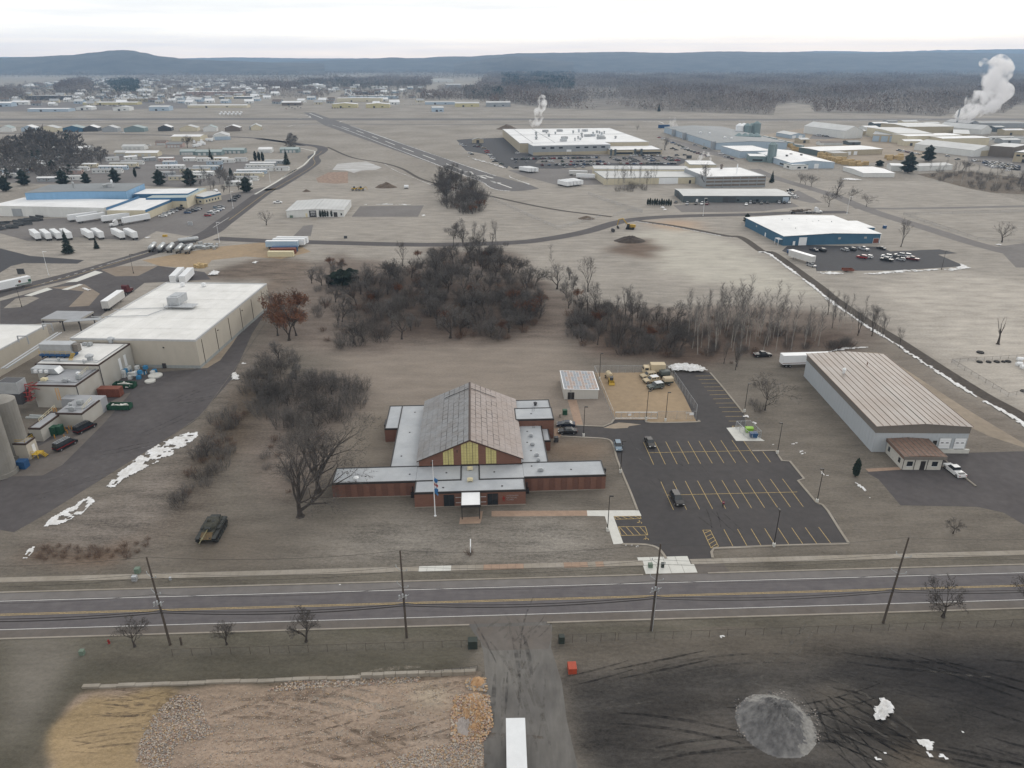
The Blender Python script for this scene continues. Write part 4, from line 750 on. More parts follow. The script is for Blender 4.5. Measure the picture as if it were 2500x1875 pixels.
for i in range(nx_):
 for j in range(ny_):
  x0, x1, y0, y1 = w_*i/nx_+.03, w_*(i+1)/nx_-.03, d_*j/ny_+.03, d_*(j+1)/ny_-.03; k = (i+abs((j % 6)-3)*.45) % 3.7 < 1.8
  MB().add([(x0, y0, rz(x0)+.1), (x1, y0, rz(x1)+.1), (x1, y1, rz(x1)+.1), (x0, y1, rz(x0)+.1)], [(0,1,2,3)]).build('roof_panel', 'shed_blue' if k else 'shed_orange', rs)
dr = MB().box(.95,2.8,-.06,.02,.02,2.1).build('double_door', 'dark_trim', sh_); MB().box(1.85,1.9,-.08,-.06,.05,2.1).build('door_seam', 'grey_metal', dr); MB().box(1.6,1.9,-.2,-.02,2.5,2.65).build('wall_lamp', 'dark_metal', sh_)
# fence, lamps, wires
def fence(name, label, pts, h, step=2.6, gate=None, mat='chain_link', post='galv', lean=None):
 pts = [wp(p) for p in pts]; root = thing(name, label, 'fence', pts[0])
 o = Vector(pts[0])
 for a, b in zip(pts, pts[1:]):
  a, b = Vector(a)-o, Vector(b)-o; L = (b-a).length; n = max(1, round(L/step))
  for i in range(n+(1 if b is not None and (b+o-Vector(pts[-1])).length < .01 else 0)):
   q = a+(b-a)*i/n; MB().tube((q.x, q.y, 0), (q.x, q.y, h+.06), .035,.035,5).build('post', post, root)
  MB().tube((a.x, a.y, h), (b.x, b.y, h), .03,.03,5).build('top_rail', post, root)
  MB().add([(a.x, a.y, .03), (b.x, b.y, .03), (b.x, b.y, h), (a.x, a.y, h)], [(0,1,2,3)]).build('wire_mesh', mat, root)
 return root
fence('chain_link_fence', 'tall chain link fence round the gravel compound of army vehicles', Pn('A4', 880,860,600,185,1290,180,1700,178,2095,760,2085,860,1520,860), 2.4)
g0, g1 = Vector(G('A4', 905,858)), Vector(G('A4', 1515,858)); ga = math.atan2((g1-g0).y, (g1-g0).x); gl = (g1-g0).length
gt = thing('sliding_gate', 'long white framed cantilever gate with square sign on the compound fence', 'gate', tuple(g0), ga)
for z in (.25,2.0): MB().box(0, gl, -.06,.06, z, z+.14).build('gate_rail', 'white_metal', gt)
for i in range(8): MB().box(gl*i/7-.04, gl*i/7+.04,-.05,.05,.39,2.0).build('gate_upright', 'galv', gt)
for x0, x1 in ((gl*.7, gl),): MB().tube((x0,0,.39), (x1,0,2.0), .03,.03,4).build('brace', 'galv', gt)
MB().add([(0,0,.39), (gl, 0,.39), (gl, 0,2.0), (0,0,2.0)], [(0,1,2,3)]).build('wire_mesh', 'chain_link', gt); MB().box(gl*.31, gl*.38,-.1,-.05,1.1,1.65).build('sign_plate', 'white_metal', gt)
sg = thing('fence_sign', 'small white notice board on the corner of the compound fence', 'sign', G('A4', 2015,858), ga); MB().box(-.55,.55,-.12,-.06,1.3,1.95).build('board', 'white_metal', sg); MB().box(-1.6,.5,-.06,-.02,1.8,1.95).build('rail', 'white_metal', sg); MB().tube((0,-.03,0), (0,-.03,2), .03,.03,5).build('post', 'galv', sg)
def lamp_proto():
 r = ob('parking_lamp', None); MB().lathe([(.32,0), (.30,.75), (.05,.76)], n=10).build('footing', 'concrete_light', r); MB().lathe([(.09,.7), (.065,8.2), (.02,8.3)], n=6).build('pole', 'black_steel', r)
 MB().box(-.05,.75,-.18,.18,8.15,8.32).build('lamp_head', 'black_steel', r); return r
lp = lamp_proto(); lp['category'] = 'street lamp'
LAMPS = [(('U3', 690,815), 0, 'black lamp post on the kerb beside the two parked dark sedans'), (('U3', 967,1085), 0, 'black lamp post at the kerb below the silver car by the brick wing'), (('U3', 870,1525), 0, 'black lamp post at the pale footway corner of the car park'),
 (('U3', 1160,690), 0, 'black lamp post by the sliding gate of the compound'), (('U3', 1304,700), 0, 'black lamp post right of the gate in front of the gravel compound'), (('A4', 678,275), 0, 'black lamp post inside the compound beside the shed'), (('U3', 1897,630), 0, 'black lamp post beside the striped bays and round bare tree'),
 (('U4', 300,1005), math.pi, 'black lamp post just past the bin enclosure slab'), (('U4', 597,1370), math.pi, 'black lamp post on the kerb notch facing the metal warehouse'), (('U8', 103,222), math.pi/2, 'black lamp post at the kerb of the short bays by the street')]
for p, a, lb in LAMPS: put(lp, G(*p), a, lb, 'lamp posts of the armory car park')
for p, lb in ((('T5', 1825,655), 'tall pale street light at the junction by the tank trailers'), (('T5', 405,925), 'tall pale street light on the grass island by the lorry'), (('T5', 1110,910), 'dark lamp post on the grass strip above the white roofed plant'), (('T5', 182,1190), 'dark lamp post with pale footing in the plant car park'), (('T7', 1757,432), 'pale street light before the long grey building'), (('T8', 845,388), 'pale street light by the road corner behind the blue hall'), (('T5', 1937,370), 'pale street light at the car park of the blue trimmed factory'), (('B2', 1548,862), 'pale street light beside the mobile home road'), (('T8', 1575,815), 'dark lamp post at the snowy end of the blue hall car park')):
 r = thing('street_light', lb, 'street light', G(*p)); dk = 'dark' in lb; MB().lathe([(.22,0), (.2,.6), (.1,.62), (.06,8.6 if dk else 10.5)], n=6).build('pole', 'black_steel' if dk else 'white_metal', r); h_ = 8.6 if dk else 10.5; MB().box(-.1,1.6,-.15,.15, h_-.05, h_+.1).build('lamp_head', 'black_steel' if dk else 'white_metal', r)
PV = 91.3; PU = (-51.4,-13.4,26.85,66.1); PLAB = ('wooden power pole by the red hydrant and small trees', 'wooden power pole beside the yard fence gate', 'wooden power pole opposite the driveway apron with equipment', 'wooden power pole between two bushy roadside trees')
LEAN = ((-.25,0), (0,0), (.15,0), (.45,0))
for i, u in enumerate(PU):
 x, y = W(u, PV); r = thing('utility_pole', PLAB[i], 'utility pole', (x, y), RA); lx = LEAN[i][0]
 MB().tube((0,0,-.3), (lx, 0,17.4), .21,.12,8).build('pole', 'wood_pole', r)
 for k, (z, s) in enumerate(((13.6,1), (13.6,-1), (10.4,1), (10.4,-1))):
  xx = lx*z/17; a = MB().tube((xx, -.1, z), (xx+(.9 if s > 0 else -.9), -.9*s*.6, z+.35), .05,.04,5).build('bracket_arm', 'grey_metal', r); MB().lathe([(.05,0), (.09,.1), (.05,.2), (.09,.3), (.03,.4)], (xx+(.9 if s > 0 else -.9), -.9*s*.6, z+.35), 6).build('insulator', 'grey_metal', a)
 if i < 3:
  for k in range(3): MB().lathe([(.04,0), (.16,.05), (.16,.75), (.04,.85)], (lx*.5+(-.6+.5*k), -.25,8.2+.25*(k % 2)), 8).build('transformer', 'galv', r)
  MB().tube((lx*.5-.9,-.2,8.0), (lx*.5+.9,-.2,9.0), .05,.05,5).build('cross_arm', 'grey_metal', r)
 MB().box(lx*.35-.5, lx*.35+.1,-.25,-.1,6.7,6.85).build('cable_clamp', 'dark_metal', r)
 if i == 2: MB().tube((.2,-.22,0), (.25,-.2,8), .06,.06,5).build('riser_pipe', 'galv', r)
def wire(label, z, dv_, rad, sag, du_=0):
 mb = MB(); us = [-91, *PU, 106]; pts = []
 for a, b in zip(us, us[1:]):
  for k in range(10): t = k/10; pts.append((*W(a+(b-a)*t+du_, PV+dv_), z-sag*4*t*(1-t)))
 pts.append((*W(us[-1], PV+dv_), z)); o = mb.path(pts, rad, 4).build('overhead_wire', 'black_steel'); return tag(o, label, 'cable')
wire('thick black telephone cable strung lowest between the power poles', 6.75,-.15,.075,.9); wire('second telephone cable just above the lowest one along the street', 7.15,-.15,.06,.8)
for z, dv_, lb in ((17.4,0, 'thin top wire of the street power line'), (13.95,-.55, 'thin upper wire on the street side brackets'), (13.95,.55, 'thin upper wire on the far side brackets'), (10.75,-.55, 'thin lower wire on the street side brackets')): wire(lb, z, dv_, .02,1.0)
hy = thing('fire_hydrant', 'red fire hydrant in the verge by the small trees', 'hydrant', G('U5', 842,1330)); MB().lathe([(.2,0), (.2,.06), (.13,.1), (.13,.6), (.17,.62), (.12,.75), (.03,.85)], n=10).build('barrel', 'emblem_red', hy); MB().tube((-.24,0,.45), (.24,0,.45), .07,.07,8).build('nozzle', 'emblem_red', hy)
M('cabinet_green', (.14,.19,.15), .6); M('cabinet_dark', (.03,.04,.035), .6); M('bin_green', (.02,.075,.045), .5); M('bin_blue', (.02,.07,.17), .5); M('bin_lime', (.22,.42,.04), .5); M('bin_red', (.35,.06,.03), .5)
def cabinet(p, sx, sy, sz, mat, label, name='utility_cabinet', cat='cabinet', rz=0):
 r = thing(name, label, cat, G(*p), RA+rz); MB().box(-sx/2, sx/2, -sy/2, sy/2,0, sz*.88).build('body', mat, r); MB().sweep([(-sx/2-.03, sz*.88), (-sx/2+.02, sz), (sx/2-.02, sz), (sx/2+.03, sz*.88)], -sy/2-.03, sy/2+.03).build('lid', mat, r); MB().box(-sx*.3, sx*.3, -sy/2-.015, -sy/2, sz*.15, sz*.75).build('door', mat, r); return r
cabinet(('U5', 1065,785), .9,.8,1.1, 'cabinet_green', 'pale green utility cabinet on the lawn above the pavement'); cabinet(('U5', 1042,843), .85,.7,1.0, 'galv', 'pale grey utility cabinet on the verge below the pavement'); cabinet(('U3', 550,650), 1.2,1.0,1.4, 'bin_green', 'dark green transformer box on the lawn behind the armory'); cabinet(('A4', 100,830), .5,.4,1.0, 'concrete', 'small tan pedestal near the transformer box')
cabinet(('U7', 830,455), .8,.6,.9, 'cabinet_green', 'grey green cabinet beside the driveway apron'); cabinet(('U7', 903,455), .5,.5,1.0, 'cabinet_dark', 'dark mailbox cabinet at the driveway apron'); cabinet(('C2', 1125,175), 1.5,1.1,1.6, 'cabinet_dark', 'dark electric cabinet by the end of the yard fence'); cabinet(('U7', 297,905), .9,.8,1.4, 'cabinet_dark', 'dark box with red top at the right yard fence'); cabinet(('U7', 360,1075), 1.3,1.5,1.1, 'bin_red', 'orange red crate lying beside the yard drive', 'crate', 'crate'); cabinet(('U5', 1315,840), .35,.35,.6, 'galv', 'small pale post box on the verge beside the pavement'); cabinet(('U5', 637,1415), .7,.6,.9, 'cabinet_green', 'pale green cabinet in the dark grass near the sandy yard')
cabinet(('U5', 1402,1340), .25,.25,1.5, 'wood_pole', 'short wooden marker post in the verge', 'marker_post', 'post')
r = thing('yard_sign', 'thin white sign panel seen edge on with small bushes at its foot', 'sign', G('U6', 1325,265), RA+math.pi/2); MB().box(-1.2,1.2,-.08,.08,1.0,2.4).build('panel', 'galv_white', r); [MB().box(x-.06, x+.06,-.05,.05,0,1.05).build('post', 'dark_metal', r) for x in (-.8,.8)]
fence('yard_fence', 'low chain link fence along the rubble yard beside the drive', [W(-50,88.75), W(-1.4,88.7)], 1.5,3.0, post='wood_pole', mat='chain_link_thin'); fence('yard_fence', 'chain link fence panel between the red topped box and the power pole', [W(11.2,89.0), W(20.5,89.2)], 1.7,2.6, post='wood_pole', mat='chain_link_thin'); fence('yard_fence', 'low chain link fence along the black coal yard', [W(21,89.25), W(105,89.7)], 1.5,3.0, post='wood_pole', mat='chain_link_thin')
en = thing('bin_enclosure', 'galvanised mesh enclosure round two wheeled bins on a concrete slab', 'enclosure', G('U3', 1895,835), R(2)); flat('concrete_pad', Pn('U3', 1762,752,1880,742,2050,850,1835,850), .026, 'concrete_light')
ep = [(-0.3,5.8), (3.3,5.9), (4.2,0.2), (0.9,0)]
for a, b in zip(ep, ep[1:]+ep[:1]):
 for k in range(3): q = Vector(a)+(Vector(b)-Vector(a))*k/3; MB().tube((q.x, q.y, 0), (q.x, q.y, 2.1), .05,.05,5).build('post', 'galv', en)
 for z in (.2,2.05): MB().tube((*a, z), (*b, z), .04,.04,5).build('rail', 'galv', en)
 MB().add([(*a, .1), (*b, .1), (*b, 2.05), (*a, 2.05)], [(0,1,2,3)]).build('wire_mesh', 'chain_link', en)
def bin_(p, mat, label, sx=1.9, sy=1.2, sz=1.3, rz=0):
 r = thing('wheeled_bin', label, 'bin', G(*p), rz); MB().add([(-sx*.42, -sy*.42,.15), (sx*.42, -sy*.42,.15), (sx*.42, sy*.42,.15), (-sx*.42, sy*.42,.15), (-sx/2, -sy/2, sz), (sx/2, -sy/2, sz), (sx/2, sy/2, sz), (-sx/2, sy/2, sz)], [(3,2,1,0), (0,1,5,4), (1,2,6,5), (2,3,7,6), (3,0,4,7)]).build('body', mat, r)
 MB().sweep([(-sy/2-.05, sz), (-sy/2+.1, sz+.12), (sy/2-.1, sz+.2), (sy/2+.05, sz)], -sx/2, sx/2).build('lid', mat, r, (0,0,0), math.pi/2); [MB().lathe([(.08,-.05), (.08,.05)], (x, y, .08), 8, axis='y').build('castor', 'tyre', r) for x in (-sx*.35, sx*.35) for y in (-sy*.3, sy*.3)]; return r
bin_(('U3', 1930,785), 'bin_lime', 'lime green wheeled bin in the mesh enclosure'); bin_(('U3', 1962,825), 'bin_blue', 'blue wheeled bin in the mesh enclosure')
# cars near the armory
c_ = ('cars standing round the armory',)
def car2(kind, c, a, b, label, group=None, near=True): l_, r_ = hd(a, b); return car(kind, c, l_, r_, label, group, near)
car2('sedan', 'navy', ('U3', 625,740), ('U3', 492,735), 'dark blue sedan parked farther back beside the armory wall'); car2('sedan', 'black', ('U3', 640,790), ('U3', 500,790), 'black sedan parked nearer the kerb beside the armory wall')
car2('hatch', 'pale_blue', ('U3', 938,860), ('U3', 962,948), 'silver blue hatchback standing at the curved kerb'); car2('sedan', 'black', ('U3', 1168,840), ('U3', 1208,912), 'black sedan alone in the upper row of marked bays'); car2('suv', 'black', ('U3', 1362,1255), ('U3', 1418,1352), 'black suv with glass roof alone in the lower row of marked bays')
car2('pickup', 'white', ('U4', 1690,1200), ('U4', 1560,1100), 'white crew cab pickup parked in front of the metal warehouse')
for a, b, lb in (((430,1150), (585,1070), 'black service van with ladder rack nearest the dark blue skip'), ((590,1015), (730,945), 'black service van with ladder rack beside the green containers')):
 v = car2('van', 'black', ('U1', *a), ('U1', *b), lb); rk = MB()
 for y in (-.6,0,.6): rk.box(-2.5,1.2, y-.05, y+.05,2.22,2.3)
 for x in (-2.2,-.6,1.0): rk.box(x-.04, x+.04,-.75,.75,2.14,2.22)
 rk.build('ladder_rack', 'galv', v); MB().box(-2.8,2.0,-1.02,1.02,.86,.94).build('side_stripe', 'lamp_red', v)
def human(name, label, loc, rz, jacket, trousers):
 mb = bpy.data.meshes.new(name); J = dict(pel=(0,0,.95), ch=(.02,0,1.32), nk=(.02,0,1.5), hd1=(.04,0,1.6), hd2=(.05,0,1.74), sl=(.02,.19,1.43), el=(-.02,.25,1.15), wl=(.14,.2,.93), hl=(.2,.19,.85), sr=(.02,-.19,1.43), er=(-.05,-.24,1.16), wr=(.08,-.25,.94), hr=(.13,-.25,.85), hil=(0,.09,.9), kl=(.12,.1,.5), al=(.02,.1,.09), tl=(.17,.11,.04), hir=(0,-.09,.9), kr=(.0,-.1,.48), ar=(-.18,-.1,.1), tr=(-.04,-.1,.04))
 Rr = dict(pel=.16, ch=.17, nk=.06, hd1=.085, hd2=.1, sl=.075, el=.055, wl=.042, hl=.04, sr=.075, er=.055, wr=.042, hr=.04, hil=.1, kl=.07, al=.05, tl=.045, hir=.1, kr=.07, ar=.05, tr=.045)
 E_ = 'pel-ch ch-nk nk-hd1 hd1-hd2 ch-sl sl-el el-wl wl-hl ch-sr sr-er er-wr wr-hr pel-hil hil-kl kl-al al-tl pel-hir hir-kr kr-ar ar-tr'.split(); ks = list(J)
 mb.from_pydata([J[k] for k in ks], [tuple(ks.index(q) for q in e.split('-')) for e in E_], []); o = ob('body', mb); md = o.modifiers.new('skin', 'SKIN')
 for i, k in enumerate(ks): mb.skin_vertices[0].data[i].radius = (Rr[k], Rr[k]*(1.25 if k in ('pel', 'ch') else 1)); mb.skin_vertices[0].data[i].use_root = k == 'pel'
 s = o.modifiers.new('sub', 'SUBSURF'); s.levels = 2; s.render_levels = 2; bpy.context.view_layer.update()
 me = bpy.data.meshes.new_from_object(o.evaluated_get(bpy.context.evaluated_depsgraph_get())); bpy.data.objects.remove(o)
 for m_ in (jacket, trousers, 'skin', 'hair'): me.materials.append(MATS[m_])
 for p in me.polygons: z = p.center.z; arm_ = abs(p.center.y) > .15; p.material_index = 2 if (arm_ and z < .93 and z > .8) else 1 if z < .93 else 0 if z < 1.5 else 3 if z > 1.66 or p.center.x < .02 else 2
 root = thing(name, label, 'person', loc, rz); ob('body', me, root); MB().box(-.2,-.17,-.18,.18,1.38,1.43).build('collar_stripe', 'white_metal', root); return root
M('skin', (.40,.24,.17), .6); M('hair', (.03,.02,.015), .8); M('jacket_red', (.22,.015,.045), .8); M('trousers', (.025,.025,.028), .9)
human('person', 'person in a dark red jacket and black trousers walking across the bays', G('U3', 1735,1348), R(70), 'jacket_red', 'trousers')
# army vehicles
M('army_tan', (.50,.42,.29), .7,.06,1.5); M('army_green', (.035,.042,.035), .6,.12,1.5); M('army_grey', (.10,.115,.11), .6,.1,1.5); M('canvas_tan', (.48,.41,.30), .9,.08,1.2)
def jeep(label, col_, top, loc, rz):
 r = thing('army_jeep', label, 'military vehicle', loc, rz)
 MB().sweep([(-2.35,.6), (-2.35,1.12), (.7,1.15), (2.15,1.05), (2.3,.75), (2.3,.55)], -1.08,1.08).build('hull', col_, r)
 cb = MB().sweep([(-2.25,1.13), (-2.2,1.75), (-1.9,1.86), (.25,1.86), (.8,1.16)], -.98,.98).build('cabin', col_, r); MB().box(-2.05,.1,-.92,.92,1.86,1.9).build('roof_panel', top, cb)
 MB().add([(.82,-.85,1.2), (.82,.85,1.2), (.32,.85,1.8), (.32,-.85,1.8)], [(0,1,2,3)]).build('windscreen', 'glass', cb)
 for s in (-1,1):
  for x in (-.75,.0,-1.7): MB().box(x-.28, x+.28, s*.985-.01, s*.985+.01,1.32,1.68).build('side_window', 'glass', cb)
 MB().box(2.28,2.4,-1.0,1.0,.5,.72).build('bumper', 'army_green', r)
 for s in (-1,1): MB().lathe([(.1,0), (.1,.06)], (2.29, s*.75,.9), 8, axis='x').build('headlight', 'lamp_clear', r)
 wheels(r, (-1.55,1.6), (-.95,.95), .47,.32); return r
def pos2(a, b): return hd(a, b)
for a, b, c, t, lb in (((1500,235), (1275,265), 'army_tan', 'canvas_tan', 'tan army jeep parked between the box truck and another tan jeep'), ((1550,300), (1310,335), 'army_tan', 'galv_white', 'tan army jeep with pale roof beside the dark jeep'), ((1620,390), (1365,425), 'army_grey', 'galv', 'dark grey green army jeep parked foremost in the compound')):
 jeep(lb, c, t, *pos2(('A4', *a), ('A4', *b)))
l_, r_ = hd(('A4', 1640,205), ('A4', 1285,205)); tr = thing('army_box_truck', 'tall tan army truck with a big box body at the back of the compound', 'military truck', l_, r_)
MB().box(-3.3,1.0,-1.2,1.2,1.25,3.6).build('box_body', 'army_tan', tr); MB().sweep([(1.25,.9), (1.25,2.7), (2.9,2.75), (3.25,1.9), (3.3,.9)], -1.15,1.15).build('cab', 'army_tan', tr); MB().box(-3.3,3.1,-.5,.5,.85,1.2).build('chassis', 'army_green', tr); MB().add([(2.95,-1,2.6), (2.95,1,2.6), (3.27,1,1.95), (3.27,-1,1.95)], [(3,2,1,0)]).build('windscreen', 'glass', tr)
for s in (-1,1): MB().box(1.7,2.7, s*1.155-.01, s*1.155+.01,1.9,2.55).build('side_window', 'glass', tr); MB().box(1.3,1.55, s*1.05-.12, s*1.05+.12,1.2,2.9).build('air_intake', 'army_tan', tr)
wheels(tr, (-2.6,-1.2,2.2), (-.95,.95), .58,.4)
def cargo(label, a, b, body, top, L_=2.7):
 l_, r_ = hd(a, b); r = thing('army_trailer', label, 'trailer', l_, r_); MB().box(-L_/2, L_/2,-1.0,1.0,.75,1.3).build('bed', body, r)
 MB().sweep([(-1.0,1.3), (-1.0,2.1), (-.8,2.35), (.8,2.35), (1.0,2.1), (1.0,1.3)], -L_/2, L_/2).build('canvas_cover', top, r, (0,0,0), math.pi/2); MB().tube((L_/2,0,.8), (L_/2+1.1,0,.7), .07,.07,5).build('drawbar', body, r); MB().tube((L_/2+.9,0,0), (L_/2+.9,0,.7), .05,.05,5).build('landing_leg', body, r); wheels(r, (0,), (-.95,.95), .45,.3)
cargo('dark army trailer with flat grey cover behind the tan truck', ('A4', 1690,245), ('A4', 1560,255), 'army_green', 'army_grey'); cargo('army trailer with rounded tan canvas top behind the jeeps', ('A4', 1735,345), ('A4', 1610,355), 'army_green', 'canvas_tan')
l_, r_ = hd(('A4', 800,240), ('A4', 830,275)); wt = thing('water_trailer', 'tan army water tank trailer coupled behind the yellow skid loader', 'trailer', l_, r_); MB().lathe([(.1,-1.3), (.6,-1.25), (.75,-1.0), (.75,1.0), (.6,1.25), (.1,1.3)], (0,0,1.35), 12, axis='x').build('tank', 'army_tan', wt); MB().box(-1.3,1.6,-.35,.35,.55,.7).build('chassis', 'army_tan', wt); MB().tube((1.6,0,.6), (2.7,0,.55), .07,.07,5).build('drawbar', 'army_tan', wt); MB().lathe([(.25,0), (.25,.2)], (0,0,2.05), 8).build('hatch', 'army_tan', wt); wheels(wt, (-.2,), (-1.0,1.0), .48,.3, rim='army_tan')
M('machine_yellow', (.42,.27,.04), .5,.12,1.5)
l_, r_ = hd(('A4', 840,290), ('A4', 862,380)); sk = thing('skid_loader', 'small yellow skid steer loader in the gravel compound', 'loader', l_, r_); MB().box(-1.2,.6,-.55,.55,.35,1.15).build('body', 'machine_yellow', sk); MB().box(-.55,.55,-.45,.45,1.15,2.0).build('cab', 'dark_metal', sk); MB().box(-.6,.6,-.5,.5,2.0,2.08).build('cab_roof', 'dark_metal', sk)
for s in (-1,1): MB().tube((-1.1, s*.7,1.35), (1.1, s*.7,.7), .1,.09,5).build('lift_arm', 'machine_yellow', sk)
MB().sweep([(1.1,.1), (1.1,.7), (1.25,.7), (1.75,.12)], -.85,.85).build('bucket', 'machine_yellow', sk); wheels(sk, (-.75,.45), (-.72,.72), .42,.3, rim='machine_yellow')
# display tank on the lawn
M('tank_green', (.052,.052,.042), .8,.25,2); M('tank_tan', (.12,.085,.045), .8,.3,2); M('tank_dark', (.045,.048,.046), .75,.2,2); M('tank_light', (.20,.18,.10), .7,.15,2)
l_, r_ = hd(('U5', 1690,400), ('U5', 1590,575)); tk = thing('battle_tank', 'olive green battle tank with long gun displayed on the lawn', 'tank', l_, r_); tk.scale = (1.1,1.1,1.1)
MB().sweep([(-3.4,.55), (-3.5,1.35), (-3.2,1.75), (1.9,1.75), (3.35,1.15), (2.9,.5)], -1.05,1.05).build('hull', 'tank_green', tk); MB().add([(1.95,-1.0,1.765), (3.36,-1.0,1.17), (3.36,1.0,1.17), (1.95,1.0,1.765)], [(0,1,2,3)]).build('glacis', 'tank_tan', tk)
for s in (-1,1):
 y0, y1 = sorted((s*1.08, s*1.8)); tr_ = MB().sweep([(-3.3,.75), (-2.9,1.12), (2.9,1.12), (3.35,.85), (2.7,.12), (-2.6,.05)], y0, y1).build('track', 'tyre', tk)
 for i in range(6): MB().lathe([(.05,0), (.36,.01), (.36,.1), (.1,.14)] if s > 0 else [(.1,-.14), (.36,-.1), (.36,-.01), (.05,0)], (-2.2+i*.92, s*1.8,.42), 12, axis='y').build('road_wheel', 'tank_dark', tr_)
 MB().box(-3.45,3.4, y0, y1,1.3,1.38).build('fender', 'tank_dark', tk)
 for a, b in ((-3.2,-2.0), (-1.9,-.9), (-.8,.6)): MB().box(a, b, y0+.05, y1-.08,1.38,1.68).build('stowage_box', 'tank_dark', tk)
 MB().box(3.15,3.3, s*.75-.1, s*.75+.1,1.3,1.5).build('headlight', 'dark_metal', tk)
tu = MB().add([(x*1.0, y, z) for z, k in ((1.76,1.0), (2.25,.95), (2.6,.68)) for x, y in ((1.5*k, -.55*k), (1.5*k, .55*k), (.7*k, 1.15*k), (-1.0*k, 1.15*k), (-2.3*k, .75*k), (-2.3*k, -.75*k), (-1.0*k, -1.15*k), (.7*k, -1.15*k))], [(i+8*j, (i+1) % 8+8*j, (i+1) % 8+8*j+8, i+8*j+8) for j in (0,1) for i in range(8)]+[tuple(range(16,24))]).build('turret', 'tank_green', tk)
MB().box(1.2,1.75,-.45,.45,1.9,2.4).build('mantlet', 'tank_dark', tk); g_ = MB().tube((1.7,0,2.15), (5.6,-.15,1.95), .10,.075,10).build('gun_barrel', 'tank_light', tk); MB().tube((4.0,-.09,2.03), (4.5,-.11,2.0), .14,.14,10).build('fume_extractor', 'tank_light', g_)
MB().lathe([(.42,0), (.42,.25), (.3,.42), (.05,.45)], (-.35,-.45,2.55), 10).build('cupola', 'tank_green', tu); MB().lathe([(.3,0), (.3,.1), (.05,.14)], (-.4,.5,2.58), 10).build('hatch', 'tank_dark', tu); MB().tube((-.2,-.45,3.05), (.9,-.45,3.1), .05,.03,6).build('machine_gun', 'dark_metal', tu)
MB().box(-2.9,-2.1,-.85,.85,1.95,2.3).build('bustle_rack', 'tank_dark', tu); MB().tube((-1.9,.6,2.3), (-2.1,.7,4.0), .02,.01,4).build('aerial', 'dark_metal', tu)
# metal warehouse
M('wh_wall', (.40,.43,.46), .55,.05,3, stretch=(1,1,.05)); M('wh_fascia', (.17,.155,.14), .6,.06,4, stretch=(1,1,.05)); M('wh_roof', (.31,.285,.265), .55,.12,.5, stretch=(2.5,.25,1), big=(.86,.80,.76), bigs=.12); M('wh_rust', (.17,.11,.085), .7,.3,1.5); M('office_wall', (.50,.49,.45), .7)
o_, a_, w_, d_ = frame(('U4', 1005,993,0), ('U4', 1700,998,0), ('U4', 452,292,7.2)); d_ = 46
wh = thing('metal_warehouse', 'long grey metal warehouse with brown seamed low pitch roof', 'warehouse', o_, a_)
gable(wh, w_, d_, 7.0,.75, 'wh_wall', 'wh_roof', 'y', .35,-1.45, 'wh_rust')
for s, q in enumerate(((-.06,0,0, d_), (w_, w_+.06,0, d_))): MB().box(*q, 5.2,7.0).build('fascia_band', 'wh_fascia', wh)
MB().add([(-.06,-.07,5.2), (w_+.06,-.07,5.2), (w_+.06,-.07,7.0), (w_/2,-.07,7.72), (-.06,-.07,7.0), (-.06,-.001,5.2), (w_+.06,-.001,5.2)], [(0,1,2,3,4), (0,5,6,1)]).build('fascia_band', 'wh_fascia', wh)
for i in range(28): MB().box(-.03,0,1.0+i*1.6,1.08+i*1.6,.1,5.2).build('wall_rib', 'wh_wall', wh)
for i in range(17): MB().box(.3+i*w_/17,.38+i*w_/17,-.03,0,.1,5.2).build('wall_rib', 'wh_wall', wh)
for t in (15.6,19.2):
 dk = onwall(wh, 'dock_door', 'white_metal', 'f', w_, d_, t, 2.7,1.1,3.9,.06, frame_mat='grey_metal')
 for k in range(3): MB().box(t, t+2.7,-.075,-.06,1.8+k*.7,1.83+k*.7).build('panel_line', 'grey_metal', dk)
 for k in (.4,1.6): MB().box(t+k, t+k+.65,-.08,-.06,2.55,2.75).build('pane', 'glass', dk)
 MB().box(t+.2, t+2.5,-.35,-.05,.7,1.05).build('dock_bumper', 'tyre', wh)
onwall(wh, 'door', 'dark_trim', 'f', w_, d_, 14.1,.95,1.1,3.2,.06); MB().box(14.0,23,-.5,-.04,0,1.05).build('dock_wall', 'concrete_light', wh)
vent(wh, 4.5,31,7.2,.35,1.8, 'white_metal'); vent(wh, 13,36,7.5,.12,1.2, 'wh_rust')
ox, oy = 3.3,-8.3; ow = 9.0; MB().prism([(ox, oy), (ox+ow, oy), (ox+ow, -.05), (ox, -.05)], 0,3.0, cap=False).build('office_wall', 'office_wall', wh)
of = MB().add([(ox-.4, oy-.5,3.0), (ox+ow+.4, oy-.5,3.0), (ox+ow+.4,-.02,3.0), (ox-.4,-.02,3.0), (ox-.4, oy-.5,3.75), (ox+ow+.4, oy-.5,3.75), (ox+ow/2, oy-.5,4.05), (ox+ow/2,-.02,4.05), (ox-.4,-.02,3.75), (ox+ow+.4,-.02,3.75)], [(0,1,5,6,4), (4,6,7,8), (6,5,9,7), (1,2,9,5), (0,4,8,3), (3,2,1,0)]).build('office_roof', 'wh_rust', wh)
for i in range(9):
 x = ox-.4+(ow+.8)*i/8; z = 4.05-abs(x-ox-ow/2)/(ow/2+.4)*.3; MB().box(x-.05, x+.05, oy-.5,-.05, z, z+.09).build('seam', 'wh_fascia', of)
MB().box(ox-.42, ox+ow+.42, oy-.56, oy-.5,2.95,3.75).build('fascia_band', 'wh_fascia', wh)
for t in (ox+.9, ox+6.6): wd = MB().box(t, t+1.3, oy-.04, oy+.02,1.0,2.2).build('window', 'glass', wh); MB().box(t-.08, t+1.38, oy-.06, oy-.041,.9,1.0).build('sill', 'galv_white', wd)
